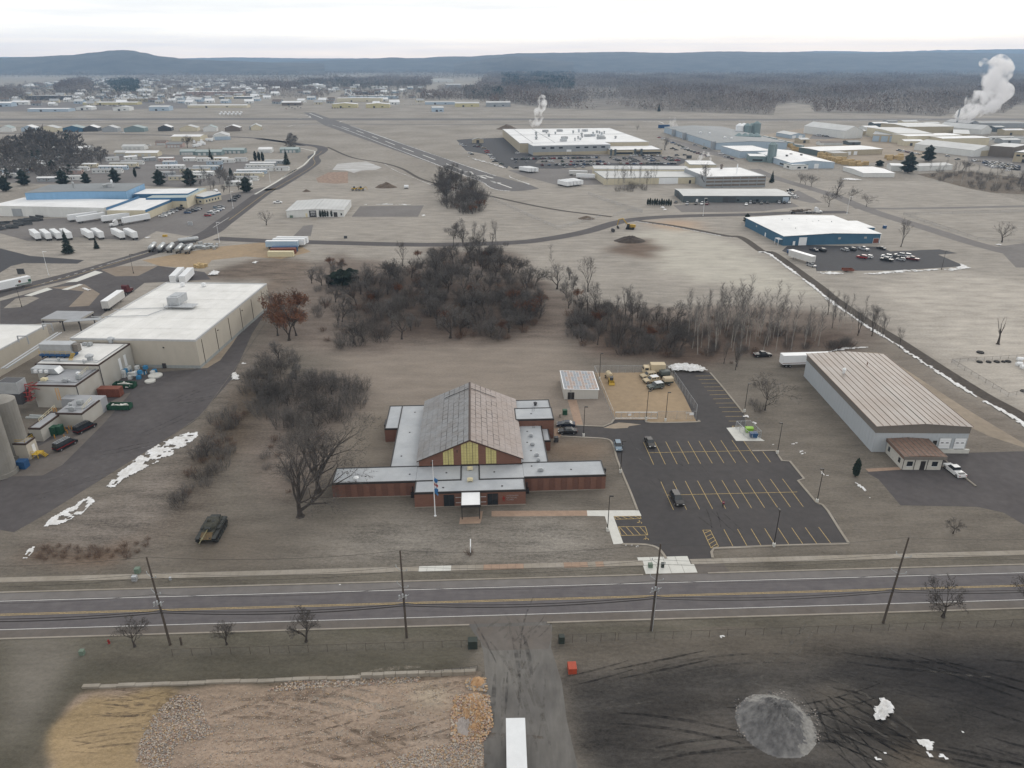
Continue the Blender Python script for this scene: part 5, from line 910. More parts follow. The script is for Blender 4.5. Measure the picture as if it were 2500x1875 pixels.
MB().box(ox+4.0, ox+5.1, oy-.05, oy+.02,.05,2.3).build('door', 'dark_trim', wh)
for t in (ox, ox+2.6, ox+5.5, ox+ow-.1): MB().box(t-.03, t+.1, oy-.07, oy-.045,0,2.95).build('wall_trim', 'dark_trim', wh)
for y in (-1.9,-7.0): MB().box(ox-.04, ox+.02, y, y+.9,1.0,2.2).build('window', 'glass', wh)
# food plant at the left
M('plant_cream', (.46,.425,.365), .7,.05,.6, stretch=(1,1,.4)); M('roof_stain', (.56,.555,.54), .9); M('plant_roof', (.70,.70,.69), .8,.06,.3, big=(.88,.88,.87), bigs=.12); M('plant_grey_roof', (.30,.31,.33), .8,.1,.3); M('plant_block', (.45,.44,.41), .8,.08,.8, big=(.85,.83,.8), bigs=.4); M('plinth_grey', (.30,.32,.32), .8)
o_, a_, w_, d_ = frame(('U1', 540,275,9.1), ('U1', 1508,290,9.1), ('T5', 1220,985,9.1)); pa = a_
pl = thing('food_plant', 'cream food processing plant with broad white flat roof and rooftop machinery', 'factory', o_, a_)
PO = Vector(o_)
def pl_l(t, x, y, z): q = Vector(G(t, x, y, z))-PO; c, s = math.cos(pa), math.sin(pa); return q.x*c+q.y*s, -q.x*s+q.y*c
wall_box(pl, 0, w_, 0, d_, 0,9.0, 'plant_cream'); MB().box(-.04, w_+.06,-.06, d_+.05,0,1.0).build('plinth', 'plinth_grey', pl); flat_roof(pl, 0, w_, 0, d_, 9.1, 'plant_roof', 'pale_trim', .25,.4)
for i in range(6):
 y = d_*(i+.35)/6; MB().box(w_+.001, w_+.12, y, y+.12,.4,8.2).build('downpipe', 'brown_trim', pl)
 if i % 2: MB().box(w_+.001, w_+.3, y+1.2, y+1.7,6.9,7.1).build('wall_lamp', 'brown_trim', pl)
MB().box(w_*.73, w_*.73+.4,-.3,-.01,6.6,6.9).build('wall_lamp', 'dark_metal', pl); MB().box(w_*.70, w_*.70+1.0,-.5,-.07,.1,1.6).build('wall_box', 'dark_metal', pl)
def blk(name, pts, z, roof, wall='plant_block', trim='brown_trim', z0=0, sides='fblr'):
 q = [pl_l(*p, z) for p in pts]; x0, x1, y0, y1 = min(p[0] for p in q), max(p[0] for p in q), min(p[1] for p in q), max(p[1] for p in q); wall_box(pl, x0, x1, y0, y1, z0, z-.1, wall); flat_roof(pl, x0, x1, y0, y1, z, roof, trim, .12,.25, sides); return x0, x1, y0, y1
for i in range(1,9): MB().box(w_*i/9-.04, w_*i/9+.04,.5, d_-.5,9.1,9.115).build('roof_seam', 'roof_stain', pl)
for i in range(1,6): MB().box(.5, w_-.5, d_*i/6-.04, d_*i/6+.04,9.116,9.13).build('roof_seam', 'roof_stain', pl)
B1_ = blk('b', [('U1', 945,312), ('U1', 268,470), ('U1', 770,470)], 8.0, 'plant_roof'); B2_ = blk('b', [('A3', 1045,482), ('A3', 830,690), ('A3', 340,700)], 6.6, 'plant_grey_roof'); B3_ = blk('b', [('A3', 1030,855), ('A3', 878,1000), ('A3', 590,1000)], 4.0, 'plant_grey_roof', sides='fr')
gap = MB().prism([(B3_[0]-4, B3_[3]), (B3_[1], B3_[3]), (B3_[1], B2_[2]-.01), (B3_[0]-4, B2_[2]-.01)], 0,3.98).build('low_wing', 'plant_grey_roof', pl)
B4_ = blk('b', [('A3', 590,990), ('A3', 430,1160), ('A3', 300,1160)], 3.6, 'plant_grey_roof')
lb_ = [pl_l('A3', *p, 7.5) for p in ((495,60), (0,400), (-700,400), (-700,60))]; x0, x1, y0, y1 = min(p[0] for p in lb_), lb_[0][0], lb_[1][1], lb_[0][1]
wall_box(pl, x0, x1, y0, y1,0,7.4, 'plant_cream'); flat_roof(pl, x0, x1, y0, y1,7.5, 'plant_roof', 'pale_trim', .15,.3)
q = pl_l('T5', 1460,1190,9.1); ru = roof_unit(pl, q[0], q[1]+2,9.2,4.0,6.5,2.6, 'galv', 'cooling_unit', 1.0); pf = MB().box(q[0]-2.5, q[0]+7.5, q[1]-3.0, q[1]+1.2,9.95,10.1); [pf.tube((q[0]-2.5+k*2.5, q[1]-3.0,9), (q[0]-2.5+k*2.5, q[1]-3.0,11.1), .05,.05,4) for k in range(5)]; pf.build('platform', 'galv', pl)
for p in (('T5', 1520,1020), ('T5', 1695,1020)): q = pl_l(*p, 9.1); roof_unit(pl, q[0], q[1], 9.2,1.2,1.2,1.1, 'white_metal', 'exhaust_fan', .2)
for p in (('U1', 860,305), ('U1', 697,440)): q = pl_l(*p, 8.0); vent(pl, q[0], q[1], 8.0,.8,1.9, 'galv', 'exhaust_fan')
for a, b, z in (((945,1210), (1370,1195), 9.45), ((760,1270), (1220,1260), 9.45)): p_, q_ = pl_l('T5', *a, z), pl_l('T5', *b, z); MB().path([(p_[0], p_[1], z), (q_[0], q_[1], z), (q_[0]+3, q_[1]+8, z)], .12,5).build('roof_pipe', 'galv', pl)
q = pl_l('A3', 640,390,8.0); bx = MB().box(q[0]-4.6, q[0]+4.6, q[1]-1.2, q[1]+2.0,9.2,12.0).build('cooler', 'galv', pl); MB().box(q[0]-4.7, q[0]+4.7, q[1]-1.9, q[1]+2.1,8.7,9.2).build('cooler_frame', 'bin_blue', bx)
for k in range(5): MB().box(q[0]-4.4+k*2.15, q[0]-4.2+k*2.15, q[1]-1.6, q[1]+1.8,7.95,8.7).build('leg', 'bin_blue', bx)
MB().box(q[0]+4.7, q[0]+6.2, q[1]-.5, q[1]+1.2,9.6,11.8).build('air_hood', 'wh_fascia', pl); M('safety_yellow', (.50,.33,.03), .6,.1); M('safety_orange', (.50,.24,.03), .6,.1); M('pipe_red', (.30,.05,.05), .6,.2)
def rails(root, pts, z, h=1.05, mat='safety_yellow', step=1.5):
 mb = MB()
 for a, b in zip(pts, pts[1:]):
  a, b = Vector(a), Vector(b); n = max(1, int((b-a).length/step))
  for k in range(n+1): p = a+(b-a)*k/n; mb.tube((p.x, p.y, z), (p.x, p.y, z+h), .04,.04,4)
  for hh in (h*.5, h): mb.tube((a.x, a.y, z+hh), (b.x, b.y, z+hh), .04,.04,4)
 return mb.build('guard_rail', mat, root)
def ladder(root, x, y, z0, z1, mat='safety_yellow', w=.8):
 mb = MB(); [mb.tube((x+s, y, z0), (x+s, y, z1), .06,.06,4) for s in (-w/2, w/2)]; [mb.tube((x-w/2, y, z0+.3+k*.35), (x+w/2, y, z0+.3+k*.35), .035,.035,4) for k in range(int((z1-z0)/.35))]; return mb.build('ladder', mat, root)
st = MB(); [st.box(q[0]+4.8, q[0]+6.0, q[1]-2.0-k*.3, q[1]-1.7-k*.3,9.6-k*.22,9.68-k*.22) for k in range(8)]; st.build('stair', 'safety_yellow', pl); rails(pl, [(q[0]-4.6, q[1]-1.85), (q[0]+4.7, q[1]-1.85)], 9.2,1.0)
ladder(pl, *pl_l('A3', 635,855,4.2), 4.0,7.6, 'safety_orange'); ladder(pl, *pl_l('A3', 628,1115,0), 0,4.8, 'safety_orange')
rails(pl, [pl_l('A3', 820,640,6.6), pl_l('A3', 1000,490,6.6)], 6.6,1.0, 'cream_metal'); rails(pl, [pl_l('A3', 880,970,4.0), pl_l('A3', 980,860,4.0)], 4.0,1.0, 'cream_metal'); rails(pl, [pl_l('A3', 420,1100,3.6), pl_l('A3', 590,950,3.6)], 3.6,1.0, 'cream_metal')
q = pl_l('A3', 500,570,6.6); MB().sweep([(q[0]-3.6,6.9), (q[0]-3.4,8.4), (q[0]+3.2,8.3), (q[0]+4.2,6.9)], q[1]-1.2, q[1]+1.6).build('air_handler', 'galv', pl)
for k in range(3): MB().box(q[0]-2.4+k*1.5, q[0]-1.5+k*1.5, q[1]-1.7, q[1]-1.2,7.3,8.1).build('filter_box', 'white_metal', pl)
q = pl_l('A3', 130,690,8.0); ct = MB().box(q[0]-2.6, q[0]+2.6, q[1]-1.8, q[1]+1.8,6.0,9.2).build('cooling_tower', 'galv', pl); MB().box(q[0]-2.4, q[0]+2.4, q[1]-1.6, q[1]+1.6,9.2,9.26).build('fan_deck', 'dark_metal', ct); MB().box(q[0]-2.8, q[0]+2.8, q[1]-2, q[1]+2,3.0,6.0).build('tower_base', 'dark_metal', ct)
rg = random.Random(14)
for bb, zt in ((B1_, 8.0), (B2_, 6.6), (B3_, 4.0), (B2_, 6.6), (B1_, 8.0)):
 for k in range(4):
  x, y = rg.uniform(bb[0]+1, bb[1]-1), rg.uniform(bb[2]+1, bb[3]-1)
  if k % 2: vent(pl, x, y, zt, rg.uniform(.2,.45), rg.uniform(.8,1.8), rg.choice(('galv', 'grey_metal', 'white_metal')))
  else: roof_unit(pl, x, y, zt, rg.uniform(.8,1.8), rg.uniform(.8,1.5), rg.uniform(.6,1.3), rg.choice(('galv', 'grey_metal', 'cream_metal')))
 MB().path([(bb[0]+.6, bb[2]+rg.uniform(1,3), zt+.25), (bb[1]-1, bb[2]+rg.uniform(1,3), zt+.25), (bb[1]-1, bb[3]-1, zt+.25)], .12,5).build('roof_pipe', 'galv', pl)
rg = random.Random(4); q = pl_l('A3', 270,830,4.0); rp = MB()
for k in range(9): x = q[0]-1.6+k*.4; rp.path([(x, q[1]-1+rg.random(), 3.2), (x, q[1]+rg.random(), 5+rg.random()*3), (x+1+rg.random(), q[1]+2,5+rg.random()*3)], .11,5)
for z in (3.4,4.6,5.8): rp.box(q[0]-2, q[0]+2, q[1]-1.2, q[1]-1.0, z, z+.15); rp.box(q[0]-2, q[0]+2, q[1]+1.0, q[1]+1.2, z, z+.15); rp.box(q[0]-2, q[0]-1.85, q[1]-1.2, q[1]+1.2, z, z+.15); rp.box(q[0]+1.85, q[0]+2, q[1]-1.2, q[1]+1.2, z, z+.15)
rp.build('red_pipework', 'pipe_red', pl); q = pl_l('A3', 370,1050,3.8); MB().path([(q[0]-2.2, q[1], 3.9), (q[0]+1.2, q[1], 3.9), (q[0]+1.8, q[1]+1,3.9), (q[0]-2, q[1]+1.2,3.9)], .28,7).build('duct', 'plinth_grey', pl)
pp = MB(); a, b = pl_l('A3', 600,150,8.2), pl_l('A3', 20,560,7.0)
for k in range(4): pp.path([(a[0]+k*.6, a[1], 8.4+.2*(k % 2)), (b[0]+k*.6, b[1], 8.0+.2*(k % 2))], .16,6)
pp.build('pipe_bridge', 'galv', pl)
for x_, y_ in ((300,230), (560,95)): q = pl_l('A3', x_, y_, 8); MB().path([(q[0]-3, q[1], 7.5), (q[0]-3, q[1], 9.6), (q[0], q[1], 9.6), (q[0], q[1], 7.0)], .2,6).build('goose_pipe', 'galv', pl)
q = pl_l('T5', 690,1300,8.8); cv = MB()
for k in range(5): cv.path([(q[0]-5, q[1]-2.5+k*.5,9.0), (q[0]+5, q[1]-1+k*.5,9.4), (q[0]+6, q[1]-1+k*.5,9.2)], .14,5)
cv.build('pipe_bundle', 'galv', pl); q = pl_l('A3', 840,1100,0); MB().box(q[0]-.6, q[0]+.7, q[1]-.4, q[1]-.05,.1,2.4).build('door', 'dark_trim', pl); q = pl_l('A3', 370,1280,0); MB().box(q[0]-.6, q[0]+.6, B4_[2]-.06, B4_[2]+.02,.1,2.2).build('door', 'dark_trim', pl)
for y in (.55,.72): MB().box(B1_[1]-.02, B1_[1]+.07, B1_[2]+(B1_[3]-B1_[2])*y, B1_[2]+(B1_[3]-B1_[2])*y+1.2,2.5,6).build('wall_panel', 'white_metal', pl)
for bb, zt in ((B1_, 7.8), (B2_, 6.4)): MB().box(bb[1]+.001, bb[1]+.16, bb[2]+.1, bb[2]+.26,.2, zt).build('downpipe', 'dark_metal', pl)
q = pl_l('T5', 560,1260,4.5); wall_box(pl, q[0]-7, q[0]+6.5, q[1]-4, q[1]+5,3.9,4.4, 'plant_block', 'canopy_edge'); MB().box(q[0]-7, q[0]+6.5, q[1]-4, q[1]+5,4.4,4.5).build('canopy_roof', 'plant_grey_roof', pl); [MB().box(q[0]+x, q[0]+x+.3, q[1]+y, q[1]+y+.3,0,3.9).build('canopy_post', 'dark_metal', pl) for x in (-6.8,0,6) for y in (-3.8,4.5)]
M('silo', (.25,.24,.22), .7,.08,.6, stretch=(1,1,.2), big=(.85,.84,.82), bigs=.3)
for (x, y), R_, H_, lb in (((20,1640), 3.1,16.5, 'tall concrete grey silo at the near end of the plant'), ((190,1440), 2.9,15.5, 'tall grey silo with dark pipe behind the near silo')):
 c = G('A3', x, y); r = thing('silo', lb, 'silo', c, pa); MB().lathe([(R_+.35,0), (R_+.35,1.0), (R_, 1.01), (R_, H_-1), (R_*.55, H_-.2), (.3, H_)], n=28).build('shell', 'silo', r, smooth=False)
 for k in range(1,5): MB().lathe([(R_+.005, H_*k/5), (R_+.035, H_*k/5+.02), (R_+.035, H_*k/5+.1), (R_+.005, H_*k/5+.12)], n=28).build('hoop', 'silo', r)
 MB().path([(R_*.25, -R_-.18,1), (R_*.25, -R_-.18, H_-.6), (R_*.1, -R_*.5, H_-.1)], .2,6).build('fill_pipe', 'dark_metal', r)
sh2 = thing('pump_house', 'small cream pump house with yellow steps at the foot of the silos', 'hut', G('A3', 175,1495), pa); MB().prism([(0,0), (3.4,0), (3.4,3.4), (0,3.4)], 0,4.2, cap=False).build('wall', 'plant_cream', sh2); flat_roof(sh2,0,3.4,0,3.4,4.3, 'plant_grey_roof', 'brown_trim', .1,.2); MB().box(3.38,3.46,1.6,2.6,1.1,3.1).build('door', 'white_metal', sh2); [MB().box(3.5,5.0,.6+0*k, 2.8,1.0,1.08).build('landing', 'safety_yellow', sh2) for k in range(1)]; [MB().box(5.0+.3*k, 5.3+.3*k, 1.4,2.6,.85-.22*k, .92-.22*k).build('step', 'safety_yellow', sh2) for k in range(4)]; rails(sh2, [(3.5,.6), (5.0,.6), (6.2,1.4)], .95,1.0); [MB().box(x, x+.12, y, y+.12,0,1.0).build('post', 'safety_yellow', sh2) for x in (3.6,4.85) for y in (.65,2.6)]; rails(sh2, [(.3,.3), (3.1,.3), (3.1,3.1)], 4.3,.9)
def skip(a, b, mat, label, L_=6.0, fill='concrete_light', w=2.2, h=1.5):
 l_, r_ = hd(a, b); r = thing('skip_container', label, 'skip', l_, r_); m_ = MB(); m_.box(-L_/2, L_/2, -w/2, -w/2+.08,.2, h); m_.box(-L_/2, L_/2, w/2-.08, w/2,.2, h); m_.box(-L_/2, -L_/2+.08, -w/2, w/2,.2, h); m_.box(L_/2-.08, L_/2, -w/2, w/2,.2, h); m_.box(-L_/2, L_/2, -w/2, w/2,.15,.25); m_.build('tub', mat, r)
 for k in range(6): x = -L_/2+.5+k*(L_-1)/5; MB().box(x-.06, x+.06, -w/2-.08, w/2+.08,.2, h-.1).build('rib', mat, r) if False else MB().box(x-.06, x+.06, -w/2-.07, -w/2,.2, h-.05).build('rib', mat, r)
 rg = random.Random(len(label)); fl = MB(); [fl.obox((rg.uniform(-L_*.35, L_*.35), rg.uniform(-w*.3, w*.3), .7+rg.random()*.5), rg.uniform(.6,1.8), rg.uniform(.4,1), rg.uniform(.1,.5), rg.uniform(0,3), 0, rg.uniform(-.4,.4)) for _ in range(14)]; fl.build('waste', fill, r); return r
skip(('U1', 820,815), ('U1', 1038,815), 'bin_green', 'open green skip filled with white scrap'); skip(('U1', 860,650), ('U1', 1075,650), 'bin_green', 'open green skip standing behind the rust red container')
def container(a, b, mat, label, L_=6.1, h=2.6):
 l_, r_ = hd(a, b); r = thing('shipping_container', label, 'container', l_, r_); MB().box(-L_/2, L_/2,-1.22,1.22,.1, h).build('box_body', mat, r)
 for s in (-1,1):
  for k in range(int(L_/.6)): MB().box(-L_/2+.2+k*.6, -L_/2+.5+k*.6, s*1.22-.03, s*1.22+.03,.25, h-.15).build('corrugation', mat, r)
 MB().box(L_/2-.01, L_/2+.05,-1.1,-.03,.25, h-.12).build('door', mat, r); MB().box(L_/2-.01, L_/2+.05,.03,1.1,.25, h-.12).build('door', mat, r); return r
container(('U1', 755,715), ('U1', 965,715), 'rust_metal', 'rust red shipping container beside the plant wall')
def box_bin(p, mat, label, sx=2.2, sy=1.8, sz=1.9): return cabinet(p, sx, sy, sz, mat, label, 'waste_bin', 'bin', pa)
box_bin(('U1', 180,1268), 'bin_blue', 'dark blue waste bin next to the yellow steps'); box_bin(('A3', 575,1225), 'bin_green', 'green compactor bin against the low plant wall', 2.0,1.8,2.3); box_bin(('A3', 650,1215), 'bin_green', 'second green compactor bin by the orange posts', 1.2,1.6,2.3)
rg = random.Random(12); M('tote_white', (.60,.62,.62), .5,.05); M('tote_blue', (.05,.22,.42), .5,.1)
for i in range(26):
 c = Vector(G('U1', 1070,560)); x = rg.uniform(-4.5,3.5); y = rg.uniform(-2.6,3.2); b_ = rg.random() < .3; r = tag(MB().box(-.55,.55,-.5,.5,0,1.05).box(-.18,.18,-.18,.18,1.05,1.15).box(-.6,.6,-.55,-.5,.05,.15).box(-.6,.6,.5,.55,.05,.15).build('liquid_tote', 'tote_blue' if b_ else 'tote_white', None, (c.x+round(x/1.25)*1.25, c.y+round(y/1.2)*1.2,1.15 if i > 17 else 0), pa+rg.uniform(-.1,.1)), 'blue plastic tote in the heap by the cream wall' if b_ else 'white plastic tote in the heap by the cream wall', 'tote', 'plastic totes heaped by the plant wall')
for p, R_, lb in ((('U1', 1200,565), 2.0, 'large pale concrete ring with grate lying on the yard'), (('U1', 1160,607), 1.5, 'smaller pale concrete ring lying on the yard')):
 r = thing('concrete_ring', lb, 'concrete ring', G(*p)); MB().lathe([(R_*.6,.05), (R_, .05), (R_, .45), (R_*.6,.5)], n=22).build('ring', 'concrete_light', r); MB().lathe([(.05,.3), (R_*.58,.3), (R_*.58,.36), (.05,.36)], n=14).build('grate', 'grey_metal', r)
for i, p in enumerate(((505,985), (522,1005), (535,975), (555,975), (425,1045), (500,1045))): tag(MB().lathe([(.12,0), (.12,1.05), (.05,1.12)], n=8).build('bollard', 'safety_orange', None, (*G('U1', *p), 0)), 'orange bollard guarding the green bins at the plant', 'bollard', 'orange bollards by the plant bins')
# snow, heaps, rubble
def snow(pts, h, label, step=.3, name='snow_patch', mat='snow', cat='snow', group='patches of old snow', seed=1, edge=1.2, holes=True):
 poly = [wp(p) for p in pts]; xs = [p[0] for p in poly]; ys = [p[1] for p in poly]; x0, x1, y0, y1 = min(xs)-step, max(xs)+step, min(ys)-step, max(ys)+step
 nx, ny = int((x1-x0)/step)+2, int((y1-y0)/step)+2; rs = np.random.RandomState(seed); X, Y = np.meshgrid(x0+np.arange(nx)*step, y0+np.arange(ny)*step)
 j = rs.rand(2, ny, nx)-.5; ins = np.zeros(X.shape, bool); k = len(poly)-1; PX, PY = X+j[0]*step*1.6, Y+j[1]*step*1.6
 for i in range(len(poly)):
  (xa, ya), (xb, yb) = poly[i], poly[k]
  if ya != yb: ins ^= ((ya > PY) != (yb > PY)) & (PX < (xb-xa)*(PY-ya)/(yb-ya)+xa)
  k = i
 if holes and h < .5: q_ = np.pad(rs.rand(ny, nx), 2, mode='edge'); q_ = sum(q_[a:a+ny, b:b+nx] for a in range(5) for b in range(5))/25; ins &= q_ > .445
 d = ins.astype(float); n = max(1, int(edge/step)); acc = d.copy()
 for _ in range(n):
  e = np.pad(d, 1); d = np.minimum.reduce([e[1:-1,1:-1], e[:-2,1:-1], e[2:, 1:-1], e[1:-1, :-2], e[1:-1,2:]]); acc += d
 Z = .03+h*np.sqrt(acc/(n+1))*(.55+.9*rs.rand(*X.shape)*.5)
 ids = -np.ones(X.shape, int); ids[ins] = np.arange(ins.sum()); q = ids[:-1, :-1], ids[:-1,1:], ids[1:, 1:], ids[1:, :-1]; ok = (q[0] >= 0) & (q[1] >= 0) & (q[2] >= 0) & (q[3] >= 0); fs = np.stack([a[ok] for a in q], -1).tolist()
 if not fs: return None
 V = np.stack([X+j[0]*step*.5, Y+j[1]*step*.5, Z], -1)[ins]; c = V.mean(0); c[2] = 0
 me = bpy.data.meshes.new(name); me.from_pydata((V-c).tolist(), [], fs); me.materials.append(MATS[mat]); o = ob(name, me, None, tuple(c)); return tag(o, label, cat, group)
SN = [(Pn('F', 90,1140,105,1122,150,1095,195,1070,208,1082,180,1110,130,1135), .25, 'long patch of old snow on the rough bank near the street'), (Pn('F', 228,1052,255,1022,300,985,345,958,395,938,432,928,428,945,385,978,330,1005,290,1025,262,1040,246,1056), .3, 'broad band of snow along the plant yard edge'), (Pn('F', 42,1215,58,1188,85,1170,72,1195,58,1212), .2, 'small snow tongue at the corner of the rough bank'),
 (Pn('U1', 1775,600,1785,555,1815,528,1862,565,1850,600), .5, 'round snow lump beside the bend of the plant drive'), (Pn('U1', 1860,445,1880,440,1902,468,1870,475), .2, 'tiny snow patch at the bend of the plant drive'), (Pn('U3', 1310,305,1400,282,1540,290,1645,338,1500,345,1340,332), 1.5, 'high ploughed snow heap at the end of the parking bays'), (Pn('U3', 1605,272,1650,310,1740,308,1660,322), .3, 'thin snow streak beyond the ploughed heap'), (Pn('U3', 1718,425,1790,505,1838,565,1800,550,1735,450), .3, 'snow strip along the kerb of the striped bays'),
 (Pn('U3', 1868,665,1900,650,1955,668,1925,686), .4, 'snow lump behind the bin enclosure'), (Pn('U3', 1930,695,2000,720,1975,735), .3, 'snow lump inside the bin enclosure corner'), (Pn('U3', 968,1622,1060,1632,1160,1640,1100,1649,1000,1642), .15, 'snow strip along the entrance kerb of the car park'), (Pn('U4', 862,1213,920,1232,1005,1308,985,1312,930,1275), .2, 'long snow streak below the lone cypress'), (Pn('U4', 975,1323,1045,1362,1010,1358), .15, 'short snow streak before the warehouse car park'), (Pn('U4', 1066,1358,1122,1376,1080,1384), .15, 'tiny snow patch at the warehouse car park edge'), (Pn('U4', 900,1170,930,1178,940,1205,905,1200), .25, 'snow lump at the foot of the lone cypress'), (Pn('U4', 465,985,490,980,520,1003,500,1018,465,1008), .25, 'snow lump on the grass behind the lamp posts'), (Pn('U4', 235,928,300,936,262,946), .15, 'thin snow streak by the bin enclosure'), (Pn('U4', 398,936,440,922,465,928,430,942), .15, 'thin pale snow streak on the grass'), (Pn('U4', 600,1110,690,1175,640,1172), .12, 'scraps of snow along the car park kerb'),
 (Pn('U4', 655,245,780,212,900,200,1020,212,830,228,700,250), .3, 'curved snow line behind the warehouse'), (Pn('U4', 20,735,60,712,110,735,70,748), .4, 'snow lump beside the round bare tree'), (Pn('T8', 600,832,700,827,835,848,760,858,660,852), .3, 'snow bank at the left edge of the blue hall car park'), (Pn('T8', 945,850,1250,821,1560,811,1560,822,1200,846,1080,857), .35, 'long snow bank along the blue hall car park'), (Pn('T8', 1578,818,1720,790,1705,763,1760,785,1812,806,1650,829), .35, 'snow bank at the corner of the blue hall car park'),
 (Pn('C3', 1185,235,1240,150,1335,190,1348,260,1240,332,1195,310), 1.0, 'thick snow lump in the black coal yard'), (Pn('C3', 1470,428,1540,422,1625,440,1600,505,1660,530,1755,575,1740,590,1620,550,1600,572,1560,545,1530,490), .15, 'forked snow streak in the coal yard'), (Pn('C3', 1205,488,1290,515,1352,508,1290,540), .15, 'bent snow streak by the forked one'), (Pn('C3', 1162,528,1240,550,1288,577,1215,585), .15, 'low snow scrap at the yard bottom'), (Pn('C3', 1776,358,1885,445,1835,425), .1, 'slim snow streak in the coal yard'), (Pn('C3', 1955,580,2030,622,1990,620), .1, 'small snow wedge among the coal ruts'), (Pn('C3', 1965,505,2025,552,1990,535), .1, 'snow sliver next to the coal ruts'), (Pn('U7', 1213,858,1278,860,1270,886,1235,889), .2, 'half round snow patch by the coal yard fence'),
 (Pn('U6', 45,480,595,466,595,474,45,488), .12, 'long snow strip lying against the street kerb'), (Pn('T6', 950,345,1050,328,1380,338,1380,345,1060,340), .3, 'snow line along the small metal building lot'), (Pn('T6', 1450,440,1490,388,1500,420,1535,430,1480,440), .4, 'snow heap by the lot of the small metal building'), (Pn('T6', 38,830,80,808,115,815,90,832), .5, 'snow heap on the rough ground by the containers'), (Pn('T5', 1720,930,1770,885,1828,900,1820,930), .8, 'dirty snow heap near the stacked pallets'), (Pn('T5', 655,1035,720,1030,768,1050,730,1058), .4, 'snow patch on the grass island of the plant'), (Pn('T5', 1640,510,1690,495,1700,510), .3, 'snow scrap by the green sign'), (Pn('T5', 1195,615,1240,605,1270,612,1220,622), .3, 'snow scrap beside the parked trailers'),
 (Pn('T7', 1390,355,1440,355,1465,385,1430,395), .4, 'snow heap by the dark hedge'), (Pn('B5', 1040,930,1180,910,1380,940,1200,945), .5, 'wide snow bank in the field by the white shed'), (Pn('B5', 950,965,1080,950,1115,958), .4, 'thin snow bank near the roadside trees'), (Pn('T8', 1875,625,1990,620,2060,615,2040,632), .4, 'snow bank at the fenced field corner'), (Pn('B3', 200,485,330,540,600,610,770,665,690,672,540,610,300,555), .5, 'ploughed snow ridge beside the factory car park')]
for i, (p_, h_, lb) in enumerate(SN):
 y = wp(p_[0])[1]; snow(p_, h_, lb, .28 if y < 170 else .5 if y < 350 else 1.0 if y < 600 else 1.6, seed=i)
def snowline(pts, w, label, h=.25): 
 c = smooth_pts(pts, 4); V_ = [Vector(q) for q in c]; L, R_ = [], []
 for i, p in enumerate(V_):
  d = (V_[min(i+1, len(V_)-1)]-V_[max(i-1,0)]).normalized(); n_ = Vector((-d.y, d.x))*w/2*(.7+.5*noise.noise(Vector((p.x*.07, p.y*.07,3)))); L.append(tuple(p+n_)); R_.append(tuple(p-n_))
 return snow(L+R_[::-1], h, label, max(.45, w/5), edge=w*.3, holes=False)
DT = Pn('T7', 1180,478,1500,523,1900,600,2040,618,2212,735)+Pn('T8', 230,690,380,795,600,960,700,1045)+Pn('U4', 960,45,1130,150,1300,262,1500,395,1800,585,2000,695,2300,880)
struct(ribbon(smooth_pts([(wp(p)[0]+2.8, wp(p)[1]+1.2) for p in DT]), 4.2,.012).build('ditch', 'ditch_soil')); snowline(DT[:4], 1.6, 'narrow snow line lying in the far part of the ditch'); snowline(DT[4:], 2.9, 'long band of snow filling the straight ditch')
struct(ribbon(smooth_pts(Pn('T2', 680,950,880,1035,1130,1080,1300,1130,1500,1230)+Pn('T7', 0,270,500,375,1000,440)), 3.2,.014).build('ditch', 'ditch_soil'))
snowline(Pn('T2', 670,768,760,780,1300,985)+Pn('B3', 200,770,420,850,520,920,640,963,810,977), 2.4, 'white snow edge along the near side of the diagonal runway'); snowline(Pn('T2', 865,772,1500,993)+Pn('B3', 300,670,615,775), 2.2, 'white snow edge along the far side of the diagonal runway'); snowline(Pn('B3', 795,770,825,800,1070,889), 2.4, 'snow streak at the end of the diagonal runway'); snowline(Pn('T2', 350,780,420,768,650,765), 3, 'snow curve at the runway crossing'); snowline(Pn('T2', 440,680,520,690,530,705,430,712), 3, 'snow hook left of the runway crossing'); snowline(Pn('T2', 780,745,800,735,870,730), 3, 'snow hook right of the runway crossing'); snowline(Pn('T3', 1250,740,1380,738,1430,755), 4, 'snow curve on the far taxiway'); snowline(Pn('T1', 420,733,900,728), 4, 'thin snow line on the airfield beyond the hangars')
snowline(Pn('T4', 0,680,700,681,1500,668), 3.0, 'thin snow line beside the main runway'); snowline(Pn('T6', 1150,0,1250,60,1400,120,1590,195), 1.6, 'snow line in the small ditch by the grove')
def heap(p, rx, ry, h, mat, label, name='soil_heap', cat='heap', step=.5, rz=0, seed=0, rough=.12):
 n = max(8, int(2*max(rx, ry)/step)); mb = MB(); c = G(*p) if isinstance(p[0], str) else p; rg = random.Random(seed)
 for i in range(n+1):
  for j in range(n+1):
   a, b = i/n*2-1, j/n*2-1; d = math.hypot(a, b); z = h*max(0,1-d)**.9*(1+.35*noise.noise(Vector((a*2.3+seed, b*2.3,5))))+(rough*rg.uniform(-1,1)*h*max(0,1-d)); mb.v.append((a*rx*(1+.12*noise.noise(Vector((b*3, a*3, seed+.5)))), b*ry, max(-.02, z) if d < 1 else -.03))
 mb.f = [(i*(n+1)+j, (i+1)*(n+1)+j, (i+1)*(n+1)+j+1, i*(n+1)+j+1) for i in range(n) for j in range(n)]; mb.m = [0]*len(mb.f)
 return tag(mb.build(name, mat, None, (*c, .01), rz, True), label, cat)
